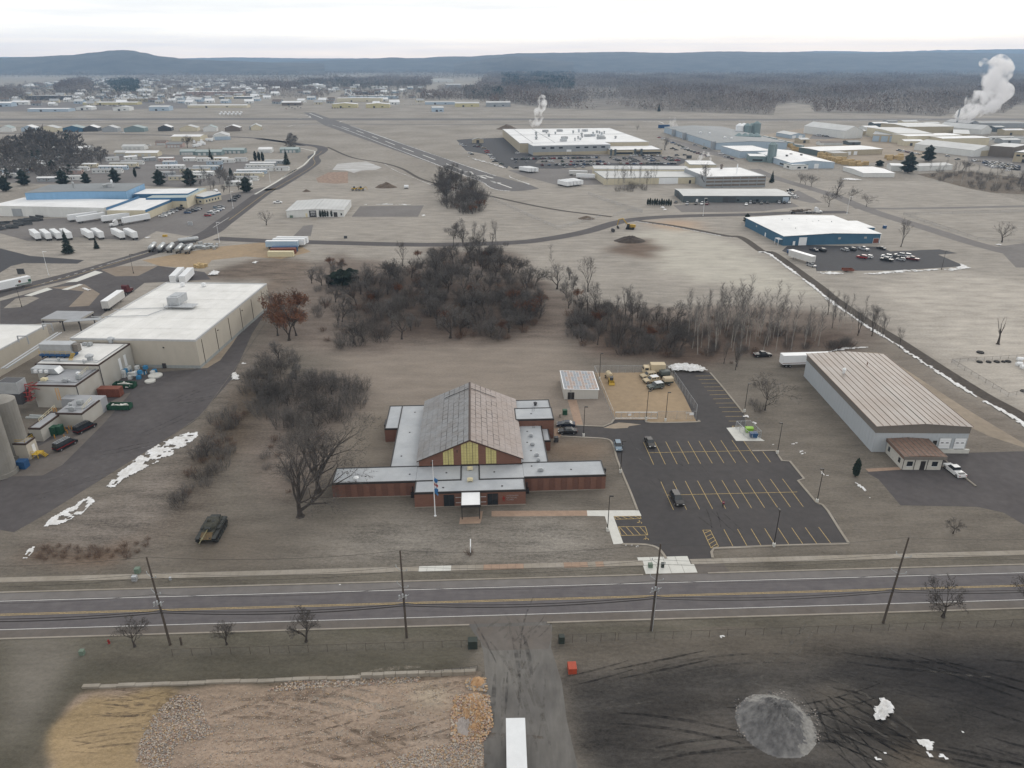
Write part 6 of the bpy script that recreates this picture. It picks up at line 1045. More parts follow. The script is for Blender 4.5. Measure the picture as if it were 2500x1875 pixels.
M('gravel_grey', (.09,.088,.09), .95, col2=(.23,.227,.222), scale=.9, bump=.12, big=(.6,.6,.62), bigs=.3, **wc); M('rubble_orange', (.33,.18,.085), .95, col2=(.50,.34,.2), scale=1.6, bump=.15, **wc); M('rubble_grey', (.26,.23,.22), .95, col2=(.40,.36,.33), scale=2, bump=.15, **wc)
M('gravel_pale_grey', (.14,.137,.132), .95, col2=(.29,.285,.27), scale=1.4, bump=.12, **wc)
mb = MB(); N = 46; rg = random.Random(8)
for i in range(N+1):
 for j in range(N+1):
  x, y = (i/N*2-1)*6.2, (j/N*2-1)*5.6; r = math.hypot(x, y); a = math.atan2(y, x); k = max(0, min(1,.5+1.1*math.cos(a-.7))); z = .9*k*math.exp(-((r-2.6)/.8)**2)+3.4*max(0,1-r/5.4)**1.15*(1+.15*math.sin(a*3)+.12*math.sin(a*7+r)); z *= max(0, min(1, (5.6-r)/1.2)); mb.v.append((x, y, z*(1+rg.uniform(-.07,.07)) if r < 5.6 else -.04))
for i in range(N):
 for j in range(N): x, y = ((i+.5)/N*2-1)*6.2, ((j+.5)/N*2-1)*5.6; r = math.hypot(x, y); mb.f.append((i*(N+1)+j, (i+1)*(N+1)+j, (i+1)*(N+1)+j+1, i*(N+1)+j+1)); mb.m.append(1 if r > 3.8+.6*math.sin(math.atan2(y, x)*5)+rg.uniform(-.3,.3) and math.cos(math.atan2(y, x)-.5) > -.1 else 0)
tag(mb.build('gravel_heap', ['gravel_grey', 'gravel_pale_grey'], None, (*G('C3', 535,330), .01)), 'horseshoe heap of grey gravel with pale outer flank in the coal yard', 'heap')
heap(('C2', 1140,900), 1.9,3.9,1.7, 'rubble_orange', 'long heap of orange brick rubble beside the yard drive', 'rubble_heap', step=.16, seed=2, rough=.22); heap(('C2', 1175,560), 1.2,1.1,1.0, 'rubble_orange', 'small orange rubble heap at the drive corner', 'rubble_heap', step=.15, seed=5, rough=.22); heap(('C2', 1060,1020), 1.6,2.0,1.1, 'rubble_grey', 'grey rubble heap leaning on the orange one', 'rubble_heap', step=.16, seed=9, rough=.25)
heap(('T7', 1150,640), 8.0,6,2.8, 'dirt_dark', 'dark soil heap in front of the yellow excavator', step=.5, seed=4); heap(('T6', 1165,195), 8,5,3.6, 'dirt', 'brown soil heap at the building site', step=.6, seed=6); heap(('T6', 505,230), 3,2,1.6, 'dirt', 'small dark soil heap by the road field', step=.4, seed=7); heap(('T7', 790,455), 5,4,1.6, 'dirt', 'low pale soil heap inside the fenced field', step=.5, seed=8); heap(('T3', 130,800), 15,12,6, 'dirt', 'broad earth mound behind the white factory', step=1.2, seed=10)
def rubble(name, pts, n, size, mats, seed, hz=None):
 rg = random.Random(seed); mb = MB()
 for q in scatter(pts, n, rg):
  s = rg.uniform(*size); z = .02+(hz(q) if hz else 0); a = rg.uniform(0,3.14); k = rg.randrange(len(mats)); b0 = len(mb.v); mb.obox((q[0], q[1], z+s*.22), s, s*rg.uniform(.5,.9), s*rg.uniform(.35,.7), a, k, rg.uniform(-.5,.5))
  for i in range(b0, len(mb.v)): x, y, zz_ = mb.v[i]; mb.v[i] = (x+rg.uniform(-.14,.14)*s, y+rg.uniform(-.14,.14)*s, zz_+rg.uniform(-.1,.1)*s)
 return struct(mb.build(name, mats), 'stuff')
M('stone_a', (.39,.335,.28), .9,.15,2); M('stone_b', (.32,.225,.18), .9,.2,2); M('stone_c', (.28,.255,.235), .9,.2,2); M('stone_d', (.37,.265,.165), .9,.2,2); ST = ['stone_a', 'stone_b', 'stone_c', 'stone_d', 'stone_a', 'stone_c']
RY = Pn('C1', 900,640,1200,380,1900,320,2212,300)+Pn('C2', 600,540,1150,560,1230,900,1230,1560,0,1560)+Pn('C1', 1500,1100,900,1100)
rubble('rubble', RY, 4200, (.05,.17), ST, 3); rubble('rubble', Pn('C1', 1000,560,1180,370,1420,350,1480,560,1560,720,1200,820,1160,1060,860,960,900,760), 2600, (.06,.24), ST, 4); rubble('rubble', Pn('C2', 0,1480,600,1260,1150,1180,1240,1240,1240,1540,0,1560), 3600, (.06,.24), ST, 6); rubble('rubble', Pn('C1', 2000,330,2212,240)+Pn('C2', 0,470,560,500,560,560,100,580), 800, (.08,.3), ST, 7)
def hz1(q):
 c = G('C2', 1140,900); return 1.55*max(0,1-math.hypot((q[0]-c[0])/1.9, (q[1]-c[1])/3.9))**.9
rubble('rubble', Pn('C2', 930,700,1300,700,1350,1050,1230,1210,900,1200,880,980), 1700, (.1,.36), ['rubble_orange', 'stone_d', 'stone_a', 'stone_b'], 8, hz1); rubble('rubble', Pn('C2', 1050,520,1260,510,1280,660,1060,640), 220, (.12,.4), ['stone_c', 'stone_d'], 9); rubble('gravel', Pn('C3', 250,160,560,90,820,240,840,460,560,530,280,420), 900, (.05,.2), ['gravel_grey', 'stone_c'], 11, lambda q: 0)
bw = thing('block_wall', 'low wall of concrete blocks at the back of the rubble yard', 'wall', G('C1', 375,290), 0)
o = Vector(G('C1', 375,285)); e = Vector(G('C2', 1200,455)); L_ = (e-o).length; an = math.atan2((e-o).y, (e-o).x); bw.rotation_euler = (0,0, an); rg = random.Random(2); t = 0
while t < L_-1.9:
 far = t > L_*.68; s = 1.75 if far else 2.6; zt = (.7 if far else .3)+rg.uniform(-.06,.06); y = rg.uniform(-.06,.06); MB().box(t+.03, t+s-.03, y-.3, y+.3,-.02, zt).build('block', 'concrete', bw); t += s
fence('pallet_fence', 'ragged row of dark wire pens on the block wall', [W(UV(*G('C2', 620,490))[0], UV(*G('C2', 620,490))[1]), G('C2', 1180,430)], 1.0,1.3, post='wood_pole')
# trees near and middle
TP = dict(elm=tree_proto('bare_tree', 'elm', 11,19), elm2=tree_proto('bare_tree', 'elm', 23,18), oak=tree_proto('rusty_oak_tree', 'spreading', 5,11, leaves=2200), oak2=tree_proto('rusty_oak_tree', 'thicket', 8,8, leaves=1600, twig='twig_red'), thA=tree_proto('bare_tree', 'thicket', 31,9), thB=tree_proto('bare_tree', 'thicket', 37,8, twig='twig_grey'), sp=tree_proto('bare_tree', 'spreading', 41,11, twig='twig_grey'), up=tree_proto('bare_tree', 'upright', 43,13), up2=tree_proto('bare_tree', 'upright', 47,14, twig='twig_grey'),
 st=tree_proto('street_tree', 'street', 53,5), st2=tree_proto('street_tree', 'street', 59,5.5), dead=tree_proto('pollarded_tree', 'dead', 61,10), rnd=tree_proto('bare_tree', 'street', 67,9), shA=shrub_proto('bare_shrub', 71,4.2,2.6,46), shB=shrub_proto('bare_shrub', 73,3.4,3.0,50, 'twig_grey'), shC=shrub_proto('bare_shrub', 79,2.2,1.8,30, 'twig_red'),
 asp=aspen_proto('aspen_tree', 83,13), asp2=aspen_proto('aspen_tree', 89,11.5), spr=conifer_proto('spruce_tree', 97,11,3.0), arb=conifer_proto('cypress_shrub', 101,4.6,1.0, taper=.45, n=420, droop=-.3), pine=conifer_proto('pine_tree', 103,11,4.2, 'needle', .6,1100,.05), ced=conifer_proto('cedar_tree', 107,6.0,3.8, 'needle', .55,1300,-.15))
rgT = random.Random(77)
def plant(k, loc, label, group=None, s=1.0, rz=None, cat='tree', sz=None, parts=True):
 o = put(TP[k], loc if not isinstance(loc[0], str) else G(*loc), rgT.uniform(0,6.28) if rz is None else rz, label, group, scale=(s, s, s*(sz or 1)))
 o['category'] = cat
 if not group and 'group' in o: del o['group']
 return o
for k, p, s, lb in (('elm', ('U2', 410,1600), 1.0, 'big bare spreading tree standing nearest the low brick wing'), ('elm2', ('U2', 545,1415), .92, 'big bare tree right behind the spreading one by the wing'), ('st', ('U5', 1040,1355), 1.1, 'small round bare tree between the hydrant and power pole'), ('st2', ('U5', 1750,1338), .85, 'small leaning bare tree in the verge'), ('st2', ('U6', 260,840), 1.2, 'dense little bare tree in the verge left of the yard gate'), ('st', ('U8', 1200,680), 1.55, 'low broad bare tree beside the leaning power pole'), ('st2', ('U8', 1740,655), 1.35, 'bare roadside tree cut by the frame edge'), ('st', ('U4', 1618,1605), .75, 'tiny bare tree on the grass before the warehouse lot'),
  ('rnd', ('U4', 208,680), 1.2, 'round bare tree between the car park and warehouse'), ('dead', ('U4', 1955,185), 1.05, 'thick pollarded tree trunk alone in the frosty field'), ('up', ('T8', 1262,640), 1.16, 'bare tree right of the blue metal hall'), ('rnd', ('T8', 705,330), 1.45, 'largest bare tree at the road corner behind the blue hall'), ('sp', ('T8', 770,240), 1.16, 'bare tree tucked behind the largest corner tree'), ('rnd', ('T8', 875,285), 1.09, 'middle bare tree of the row at the road corner'), ('rnd', ('T8', 995,330), 1.01, 'last bare tree of the row at the road corner'), ('up', ('T7', 800,1060), 1.2, 'tall vase shaped bare tree standing above the grove'), ('sp', ('T7', 545,1040), 1.05, 'bare tree with rusty base left of the vase shaped one'), ('sp', ('T6', 172,510), .85, 'lone round bare tree left of the small metal building'), ('up2', ('T6', 1725,690), .95, 'fan shaped bare tree beside the curved road'), ('up', ('T6', 1805,690), .8, 'slimmer bare tree next to the fan shaped one'), ('up2', ('T6', 2045,705), .7, 'lone slim bare tree on the field side of the road'), ('up', ('T6', 1305,850), .95, 'bare tree rising from the top edge of the grove'), ('sp', ('T7', 1775,195), 1.7, 'wide bare tree in front of the brown striped factory'), ('up', ('T7', 1290,190), 1.0, 'dark bare tree among the pale trunks by the low factory'), ('sp', ('T8', 2040,605), 1.01, 'small round bare tree at the fence corner'),
  ('sp', ('T3', 1440,975), 1.3, 'bare tree on the strip beside the factory office'), ('sp', ('T3', 1210,810), .7, 'bare tree behind the big white factory roof'), ('up2', ('U4', 1215,215), .55, 'spindly bare tree growing beside the snowy ditch'), ('up2', ('U4', 1090,130), .6, 'thin bare tree at the ditch bank nearer the grove'), ('dead', ('T6', 660,1200), .5, 'broken dark trunk among brush at the left of the grove')): plant(k, p, lb, None, s*(1.22 if k[:3] == 'elm' else 1), sz=.84 if k[:3] == 'elm' else None)
for i, p in enumerate(((485,150), (525,160), (570,175))): plant('rnd', ('T8', *p), 'round bare tree in the row of three by the white sheds', 'row of three roadside trees', 1.0)
plant('spr', ('T5', 570,745), 'tall dark spruce on the grass before the parked trailers', None, 1.1); plant('spr', ('T5', 805,705), 'small dark spruce beside the tall one', None, .55); plant('spr', ('T8', 265,145), 'lone dark spruce by the brown striped factory', None, .85); plant('arb', ('U4', 885,1178), 'lone dark columnar cypress on the grass by the warehouse lot', None, 1.05, cat='shrub')
plant('pine', ('T4', 1315,1082), 'big dark pine beside the white shed', None, 1.5); plant('pine', ('T4', 1470,992), 'big dark pine behind the one by the white shed', None, 1.35); plant('ced', ('T4', 1095,1030), 'low spreading dark evergreen near the lumber stacks', None, .9); plant('pine', ('T7', 2120,490), 'small dark evergreen at the corner of the blue hall', None, .5); plant('spr', ('T3', 1390,655), 'dark spruce at the forest edge beyond the airfield', None, 1.3)
for i, x in enumerate((622,643,662,683,715)): plant('arb', ('T6', x, 443-i*.5), 'dark cypress against the front of the small metal building', 'cypress row at the small metal building', .95, cat='shrub')
for i in range(11): plant('arb', ('B4', 560+i*31,1165+i*1.2), 'dark cypress in the hedge by the grey building', 'cypress hedge', .95+.1*math.sin(i*2.3), cat='shrub')
for p, s in ((('T6', 800,1010), 1.15), (('T6', 870,975), .95), (('T6', 730,1000), .8)): plant('ced', p, 'dark green cedar at the edge of the grove', 'cedars in the grove', s)
for p, k, s in ((('F', 625,735), 'oak', 1.15), (('F', 605,690), 'oak', 1.05), (('F', 645,690), 'oak2', 1.5), (('F', 618,705), 'oak2', 1.5), (('F', 640,725), 'oak2', 1.4), (('F', 600,725), 'oak2', 1.3)): plant(k, p, 'rust leaved oak at the bend of the plant drive', 'rusty oaks by the plant drive', s)
for p, s in ((('F', 1135,690), .95), (('F', 1110,655), .8), (('F', 1165,665), .8), (('F', 735,585), .75), (('F', 715,575), .6), (('F', 1050,560), .6), (('F', 905,560), .6), (('F', 800,660), .8), (('F', 860,640), .75), (('F', 960,700), .8), (('F', 1015,640), .75), (('F', 1080,720), .7), (('F', 1250,650), .7), (('F', 1290,700), .75), (('F', 1400,735), .7)): plant('oak2' if s < .9 else 'oak', p, 'rust leaved oak among the bare grove trees', 'rusty oaks in the grove', s)
for p, s in ((('F', 1035,455), .8), (('F', 1020,462), .6)): plant('oak', p, 'rust leaved oak at the end of the field clump', 'rusty oaks in the field clump', s)
def grove(pts, n, kinds, label, group, smin, smax, mind, cat='tree', seed=1):
 rg = random.Random(seed)
 for q in scatter(pts, n, rg, mind): plant(rg.choice(kinds), q, label, group, rg.uniform(smin, smax), cat=cat, sz=rg.uniform(.85,1.15))
def brush(name, pts, n, kinds, smin, smax, mind, seed):
 "undergrowth nobody could count: one mesh"
 rg = random.Random(seed); V, Fc, mi, mats, k = [], [], [], [], 0
 for q in scatter(pts, n, rg, mind):
  for ch in KIDS[TP[rg.choice(kinds)].as_pointer()]:
   me = ch.data; v = np.empty(len(me.vertices)*3); me.vertices.foreach_get('co', v); v = v.reshape(-1,3); a = rg.uniform(0,6.28); s = rg.uniform(smin, smax); c_, s_ = math.cos(a)*s, math.sin(a)*s
   V.append(np.stack([v[:, 0]*c_-v[:, 1]*s_+q[0], v[:, 0]*s_+v[:, 1]*c_+q[1], v[:, 2]*s], -1))
   for m_ in me.materials:
    if m_.name not in mats: mats.append(m_.name)
   tab = [mats.index(m_.name) for m_ in me.materials]
   Fc += [tuple(i+k for i in p.vertices) for p in me.polygons]; mi += [tab[p.material_index] for p in me.polygons]; k += len(v)
 me = bpy.data.meshes.new(name); me.from_pydata(np.concatenate(V).tolist(), [], Fc); [me.materials.append(MATS[x]) for x in mats]; me.polygons.foreach_set('material_index', mi); return struct(ob(name, me), 'stuff')
CEN = Pn('F', 760,600,900,580,945,545,1090,548,1150,600,1190,690,1100,735,880,735,790,745,735,700)
grove(CEN, 95, ['thA', 'thB', 'thA', 'sp'], 'bare grey tree in the dense grove behind the lawn', 'bare trees of the grove', .65,1.1,3.2, seed=2); brush('undergrowth', CEN, 150, ['shA', 'shB', 'shA', 'shC'], .85,1.5,2.2,3)
grove(Pn('F', 660,590,720,560,760,600,740,660,760,740,730,755,660,700,690,650), 26, ['shA', 'shB', 'thB', 'shC'], 'bare shrub on the open left side of the grove', 'shrubs left of the grove', .6,1.0,4, 'shrub', 4)
RT = Pn('F', 1225,680,1330,662,1480,700,1480,772,1320,768,1232,740)
grove(RT, 34, ['up', 'thA', 'up2', 'thB'], 'slender bare tree in the wood by the compound', 'bare trees behind the compound', .6,.95,3.2, seed=5); brush('undergrowth', RT, 80, ['shA', 'shB', 'shC'], .7,1.2,1.8,6)
AS = Pn('F', 1480,690,1640,680,1750,715,1775,752,1640,768,1490,775)
grove(AS, 82, ['asp', 'asp2'], 'white stemmed bare aspen in the stand beyond the compound', 'aspen stand', .75,1.1,1.9, seed=7); brush('undergrowth', AS, 50, ['shC', 'shA'], .5,.8,2.2,8); grove(Pn('F', 1780,668,1850,680,1915,715,1900,735,1800,715), 20, ['up2', 'asp2'], 'thin bare tree at the ditch end of the wood', 'bare trees by the ditch', .55,.85,2.5, seed=9)
grove(Pn('F', 1190,590,1240,600,1240,690,1190,690), 7, ['asp', 'thB'], 'pale stemmed bare tree between the grove and vase shaped tree', 'pale trees beside the grove', .7,1.0,3, seed=10)
LC = Pn('F', 575,835,700,805,788,838,770,885,700,935,600,935,550,885)
grove(LC, 38, ['shB', 'shA', 'shB'], 'dense bare shrub in the thicket behind the big trees', 'thicket behind the big trees', .85,1.3,2.9, 'shrub', 11); grove(LC, 9, ['thA', 'thB'], 'bare tree rising from the thicket behind the big trees', 'trees in the thicket', .7,1.0,5, seed=12); grove(Pn('F', 560,770,640,765,640,830,560,890,520,880), 20, ['shB', 'thB', 'shA'], 'bare shrub along the plant drive', 'brush along the plant drive', .7,1.1,2.4, 'shrub', 13)
grove(Pn('F', 480,885,545,895,500,980,440,1060,370,1125,350,1120,400,1040,440,960), 32, ['shB', 'shC', 'shA'], 'bare shrub on the bank below the plant yard', 'brush on the bank', .55,.95,1.9, 'shrub', 14); plant('thB', ('U1', 1600,1180), 'crooked bare tree at the end of the snow band', None, .75); grove(Pn('F', 100,1180,250,1185,330,1160,300,1205,80,1212), 26, ['shC'], 'low reddish brush by the street', 'low brush by the street', .3,.55,1.6, 'shrub', 15); grove(Pn('F', 560,940,700,940,690,1020,640,1090,580,1040), 16, ['shB', 'shC'], 'sparse bare shrub under the big trees', 'shrubs under the big trees', .4,.8,3, 'shrub', 16)
plant('shC', ('U6', 1318,275), 'small dark bush at the foot of the edge on sign', None, .55, cat='shrub'); plant('shA', ('U4', 160,690), 'brush at the foot of the round bare tree', 'brush by the round tree', .6, cat='shrub'); plant('shB', ('U4', 120,640), 'brush at the foot of the round bare tree', 'brush by the round tree', .55, cat='shrub'); grove(Pn('U3', 1730,260,1850,250,1840,350,1780,350), 5, ['up2', 'shC'], 'small bare tree beyond the ploughed snow heap', 'saplings by the snow heap', .4,.6,2, seed=17); grove(Pn('U4', 680,190,850,170,860,210,700,240), 10, ['shC', 'shA'], 'brown brush behind the parked white trailer', 'brush behind the trailer', .5,.9,2, 'shrub', 18); plant('shB', ('U2', 750,330), 'round bush at the lower left edge of the grove', 'round bushes by the lawn', 1.25, cat='shrub'); plant('shA', ('U2', 850,310), 'round bush at the lower left edge of the grove', 'round bushes by the lawn', 1.2, cat='shrub'); plant('sp', ('U2', 810,300), 'low spreading tree above the round bushes', None, .75)
FC = Pn('F', 950,380,985,375,1040,420,1050,450,1010,472,965,450,948,410)
grove(FC, 32, ['thA', 'thB', 'up'], 'bare tree in the lone clump on the field', 'field clump trees', .95,1.3,3.5, seed=19); brush('undergrowth', FC, 50, ['shA', 'shB', 'shC'], 1.4,2.0,2.6,20); grove(Pn('F', 960,490,1010,505,1100,525,1100,560,980,560), 18, ['thB', 'shA', 'up2'], 'bare tree between the road and the grove', 'trees between road and grove', .55,.95,4, seed=21)
grove(Pn('B4', 0,850,400,830,660,880,640,960,300,1000,0,960), 34, ['asp', 'asp2', 'shA'], 'pale stemmed bare tree before the low factory', 'pale trees before the low factory', .8,1.1,4, seed=22); brush('undergrowth', Pn('B6', 560,960,1250,950,2212,1060,2212,1250,1600,1250,900,1080), 55, ['shB', 'shA', 'asp2'], .7,1.2,8,23); plant('thA', ('B6', 1260,930), 'dense round bare tree beside the mill car park', None, 1.0); plant('sp', ('B6', 2140,1120), 'bare tree at the edge of the mill brush', None, .9)
grove(Pn('B2', 200,820,1200,850,1300,990,900,1000,400,930), 30, ['up2', 'thB'], 'bare tree in the row behind the blue trimmed factory', 'row behind the blue trimmed factory', .6,.9,4, seed=26); grove(Pn('B1', 1250,480,1400,520,1400,640,1250,620)+[], 3, ['sp'], 'round bare tree between the mobile homes', 'trees between the homes', .8,1.0,6, seed=27)
for p, s in ((('B1', 330,900), 1.2), (('B1', 80,980), 1.1), (('B1', 860,900), 1.2), (('B1', 720,700), .9), (('B1', 1170,880), .9), (('B1', 1560,860), 1.1), (('B2', 60,900), 1.2), (('B2', 470,900), 1.3), (('B2', 1230,990), 1.1)): plant('pine', p, 'dark evergreen between the mobile homes and the factory', 'evergreens by the mobile homes', s*.9)
for p, s in ((('B1', 1830,790), 1.6), (('B2', 1025,815), 1.9), (('B2', 1350,570), 2.0), (('B2', 1400,570), 1.9), (('B2', 1450,575), 1.9)): plant('arb', p, 'tall dark columnar evergreen among the mobile homes', 'columnar evergreens among the homes', s*1.0, cat='shrub')
plant('spr', ('B2', 745,550), 'dark pointed spruce among the mobile homes', None, 1.0); plant('thA', ('B2', 430,390), 'broad dark bare tree between sheds and homes', None, 1.5); plant('spr', ('B2', 1770,620), 'ragged conifer near the road bend', None, 1.3)
for k in [k for k, v in TP.items() if 'label' not in v]: [bpy.data.objects.remove(c) for c in KIDS[TP[k].as_pointer()]]; bpy.data.objects.remove(TP[k])
# buildings of the middle distance
for n_, c in dict(wall_white=(.62,.63,.62), wall_cream=(.55,.50,.38), wall_tan=(.40,.35,.26), wall_grey=(.30,.32,.34), wall_blue=(.05,.125,.20), wall_sky=(.36,.44,.52), wall_dark=(.06,.065,.07), wall_green=(.10,.13,.13), wall_teal=(.18,.24,.25), wall_brown=(.16,.135,.115), wall_yellow=(.50,.45,.26), wall_rose=(.40,.30,.27), wall_slate=(.085,.105,.115), trim_blue=(.05,.14,.26), wall_lightblue=(.20,.36,.55)).items(): M(n_, c, .65,.06,.5, stretch=(1,1,.3))
for n_, c in dict(roof_white=(.74,.75,.76), roof_grey=(.36,.37,.38), roof_pale=(.52,.53,.53), roof_slate=(.21,.225,.235), roof_dark=(.09,.09,.095), roof_red=(.2,.09,.07), roof_brown=(.16,.13,.115), roof_greenish=(.34,.40,.40)).items(): M(n_, c, .7,.07,.15, big=(.88,.88,.88), bigs=.05)
def bld(name, label, cat, A, B, C, h, rise=0, axis='y', wall='wall_white', roof='roof_white', trim=None, feats=(), group=None, seams=0, seam_mat='grey_metal', root=None, depth=None, ridge=.5, over=.3):
 o_, a_, w_, d_ = frame(A, B, C); d_ = depth or d_; r = root or thing(name, label, cat, o_, a_, group)
 if root: r = ob('wing', None, root); r.location = Vector((*o_, 0))-root.location; r.rotation_euler = (0,0, a_); r.location = Matrix.Rotation(-root.rotation_euler.z, 3, 'Z') @ r.location; r.rotation_euler.z = a_-root.rotation_euler.z
 if rise: gable(r, w_, d_, h, rise, wall, roof, axis, over, seams, seam_mat, ridge)
 else: wall_box(r, 0, w_, 0, d_, 0, h-.1, wall); flat_roof(r, 0, w_, 0, d_, h, roof, trim, .2,.35)
 for f in feats: nm, face, t, w, z0, z1, mat = f[:7]; L_ = w_ if face in 'fb' else d_; onwall(r, nm, mat, face, w_, d_, t*L_, w, z0, z1,.08, frame_mat=f[7] if len(f) > 7 else None)
 return r, w_, d_
bh, w_, d_ = bld('blue_metal_hall', 'dark blue metal hall with low white roof beside its car park', 'building', ('T8', 350,632,0), ('T8', 1095,612,0), ('T8', 135,412,5.0), 4.9,.9, 'y', 'wall_blue', 'roof_white', feats=[('roller_door', 'f', .16,4.0,.1,4.0, 'white_metal', 'white_metal'), ('door', 'f', .10,1.2,.1,2.2, 'white_metal'), ('vent_box', 'f', .56,1.4,2.6,3.6, 'grey_metal'), ('vent_box', 'f', .83,1.4,2.6,3.6, 'grey_metal'), ('door_recess', 'f', .93,3.0,.1,2.6, 'rust_metal', 'white_metal'), ('door', 'l', .55,1.2,.1,2.2, 'white_metal'), ('vent_box', 'l', .3,1.4,2.8,3.6, 'grey_metal')], over=.4)
ent = MB().box(-2.2,.0,1.0,5.0,2.9,3.15); [ent.box(-2.2,-2.0, y, y+.2,0,2.9) for y in (1.0,4.8)]; ent.build('entrance_canopy', 'white_metal', bh); MB().box(w_-.2, w_+.12,-.12,.1,0,4.9).build('corner_trim', 'white_metal', bh)
MB().prism([(w_, d_*.42), (w_+9, d_*.42), (w_+9, d_*.8), (w_, d_*.8)], 0,3.6, cap=False).build('side_wing', 'wall_blue', bh); flat_roof(bh, w_+.01, w_+9.2, d_*.42-.2, d_*.8+.2,3.75, 'roof_white')
for i, (fx, fy) in enumerate(((.25,.3), (.3,.75), (.5,.6), (.58,.62), (.66,.65), (.55,.7), (.78,.6), (.4,.8))): vent(bh, w_*fx, d_*fy, 5.35,.18,.7, 'grey_metal')
sm, w_, d_ = bld('small_metal_building', 'pale metal building with ribbed roof, loading dock and cypress row', 'building', ('T6', 342,447,0), ('T6', 818,440,0), ('T6', 445,303,4.2), 4.0,.9, 'y', 'wall_white', 'roof_pale', feats=[('dock_door', 'f', .42,3.0,.9,3.6, 'white_metal', 'dark_metal'), ('dock_seal', 'f', .395,4.2,.1,4.0, 'dark_metal'), ('door', 'f', .33,1.1,.1,2.4, 'cream_metal'), ('porch', 'f', .82,2.2,.1,2.8, 'dark_metal'), ('window', 'f', .94,.9,.9,2.2, 'glass'), ('window', 'r', .2,1.5,1.2,3.0, 'white_metal'), ('window', 'r', .8,1.5,1.2,3.0, 'white_metal')], seams=-2.4, seam_mat='roof_grey')
MB().box(w_*.30, w_*.56,-9,-.1,0,.12).build('dock_ramp', 'concrete', sm); cabinet(('T6', 380,448), 1.6,.9,1.4, 'cabinet_green', 'green utility box at the small metal building wall')
bf, w_, d_ = bld('blue_trim_factory', 'sprawling pale factory with bright blue bands and stepped white roofs', 'factory', ('T5', -60,432,0), ('T5', 880,452,0), ('T5', 205,280,6.2), 6.2,0, 'y', 'wall_white', 'roof_white', feats=[('roller_door', 'f', .185,6.5,.1,4.6, 'wall_grey')]); bw_, bd_ = w_, d_
tb, w2, d2 = bld('', '', '', ('T5', 205,242,10.5), ('T5', 1045,228,10.5), ('T5', 380,175,10.5), 10.5,.5, 'y', 'wall_lightblue', 'roof_slate', root=bf, over=.2)
for i in (.45,.7): MB().box(w2, w2+.05, d2*i, d2*i+.5,6,10.4).build('light_panel', 'wall_sky', tb)
vent(tb, w2*.38, d2*.45,10.8,.6,4.2, 'grey_metal', 'roof_stack'); vent(tb, w2*.7, d2*.45,10.8,1.2,2.4, 'grey_metal', 'roof_stack'); roof_unit(tb, w2*.74, d2*.5,10.7,4,3,2.4, 'galv'); vent(tb, w2*.745, d2*.6,10.8,.5,4.5, 'white_metal', 'roof_stack')
mb_, w3, d3 = bld('', '', '', ('T5', 885,385,5.6), ('T5', 1205,385,5.6), ('T5', 1050,284,5.6), 5.6,0, 'y', 'wall_cream', 'roof_white', root=bf); MB().box(w3, w3+.08,0, d3,4.2,5.7).build('blue_band', 'trim_blue', mb_); MB().box(-.08,0,0, d3,5.6,7.0).build('blue_band', 'trim_blue', mb_)
mc_, w4, d4 = bld('', '', '', ('T5', 1210,285,6.6), ('T5', 1545,282,6.6), ('T5', 1300,205,6.6), 6.6,0, 'y', 'wall_cream', 'roof_greenish', root=bf, feats=[('window', 'f', .82,1.6,1.2,2.4, 'glass')]); MB().box(0, w4+.08,-.09,-.01,4.6,6.75).build('blue_band', 'trim_blue', mc_)
me_, w6, d6 = bld('', '', '', ('T5', 1110,250,7.5), ('T5', 1560,245,7.5), ('T5', 1190,208,7.5), 7.5,0, 'y', 'trim_blue', 'roof_white', root=bf)
md_, w5, d5 = bld('', '', '', ('T5', 1555,325,0), ('T5', 1700,335,0), ('T5', 1620,232,4.8), 4.6,.8, 'y', 'wall_cream', 'roof_pale', root=bf, depth=17, feats=[('window', 'f', .2,1.8,1.0,2.2, 'glass', 'white_metal'), ('window', 'f', .72,1.8,1.0,2.2, 'glass', 'white_metal'), ('door', 'f', .48,1.6,.1,2.6, 'dark_trim')]+[('window', 'r', .1+.17*i, 1.3,1.0,2.3, 'glass', 'white_metal') for i in range(5)]); MB().box(-.1, w5+.1,-.12,-.02,3.4,4.6).build('blue_band', 'trim_blue', md_); MB().box(w5+.02, w5+.12,0, d5,3.4,4.6).build('blue_band', 'trim_blue', md_); MB().lathe([(.8,-.1), (.8,.02)], (w5*.52,-.15,3.9), 14, axis='y').build('round_sign', 'white_metal', md_)
wf, w_, d_ = bld('white_roof_factory', 'vast grey factory under a gleaming white flat roof with many vents', 'factory', ('T3', 235,918,9), ('T3', 1305,905,9), ('T3', 135,800,9), 9,0, 'y', 'wall_tan', 'roof_white', 'pale_trim'); rg = random.Random(6)
for i in range(34): x, y = w_*rg.uniform(.12,.85), d_*rg.uniform(.05,.9); (vent if i % 4 else lambda r, x, y, z, a, b, m_: roof_unit(r, x, y, z, 7,4,2.2, m_))(wf, x, y, 9, rg.uniform(.7,1.2), rg.uniform(2.2,4), rg.choice(('galv', 'grey_metal', 'roof_grey')))
for f in (.10,.27): MB().box(w_*f, w_*f+.35,1, d_-1,9.0,9.25).build('roof_joint', 'roof_grey', wf)
MB().box(1, w_-1, d_*.52, d_*.52+.35,9.0,9.25).build('roof_joint', 'roof_grey', wf)
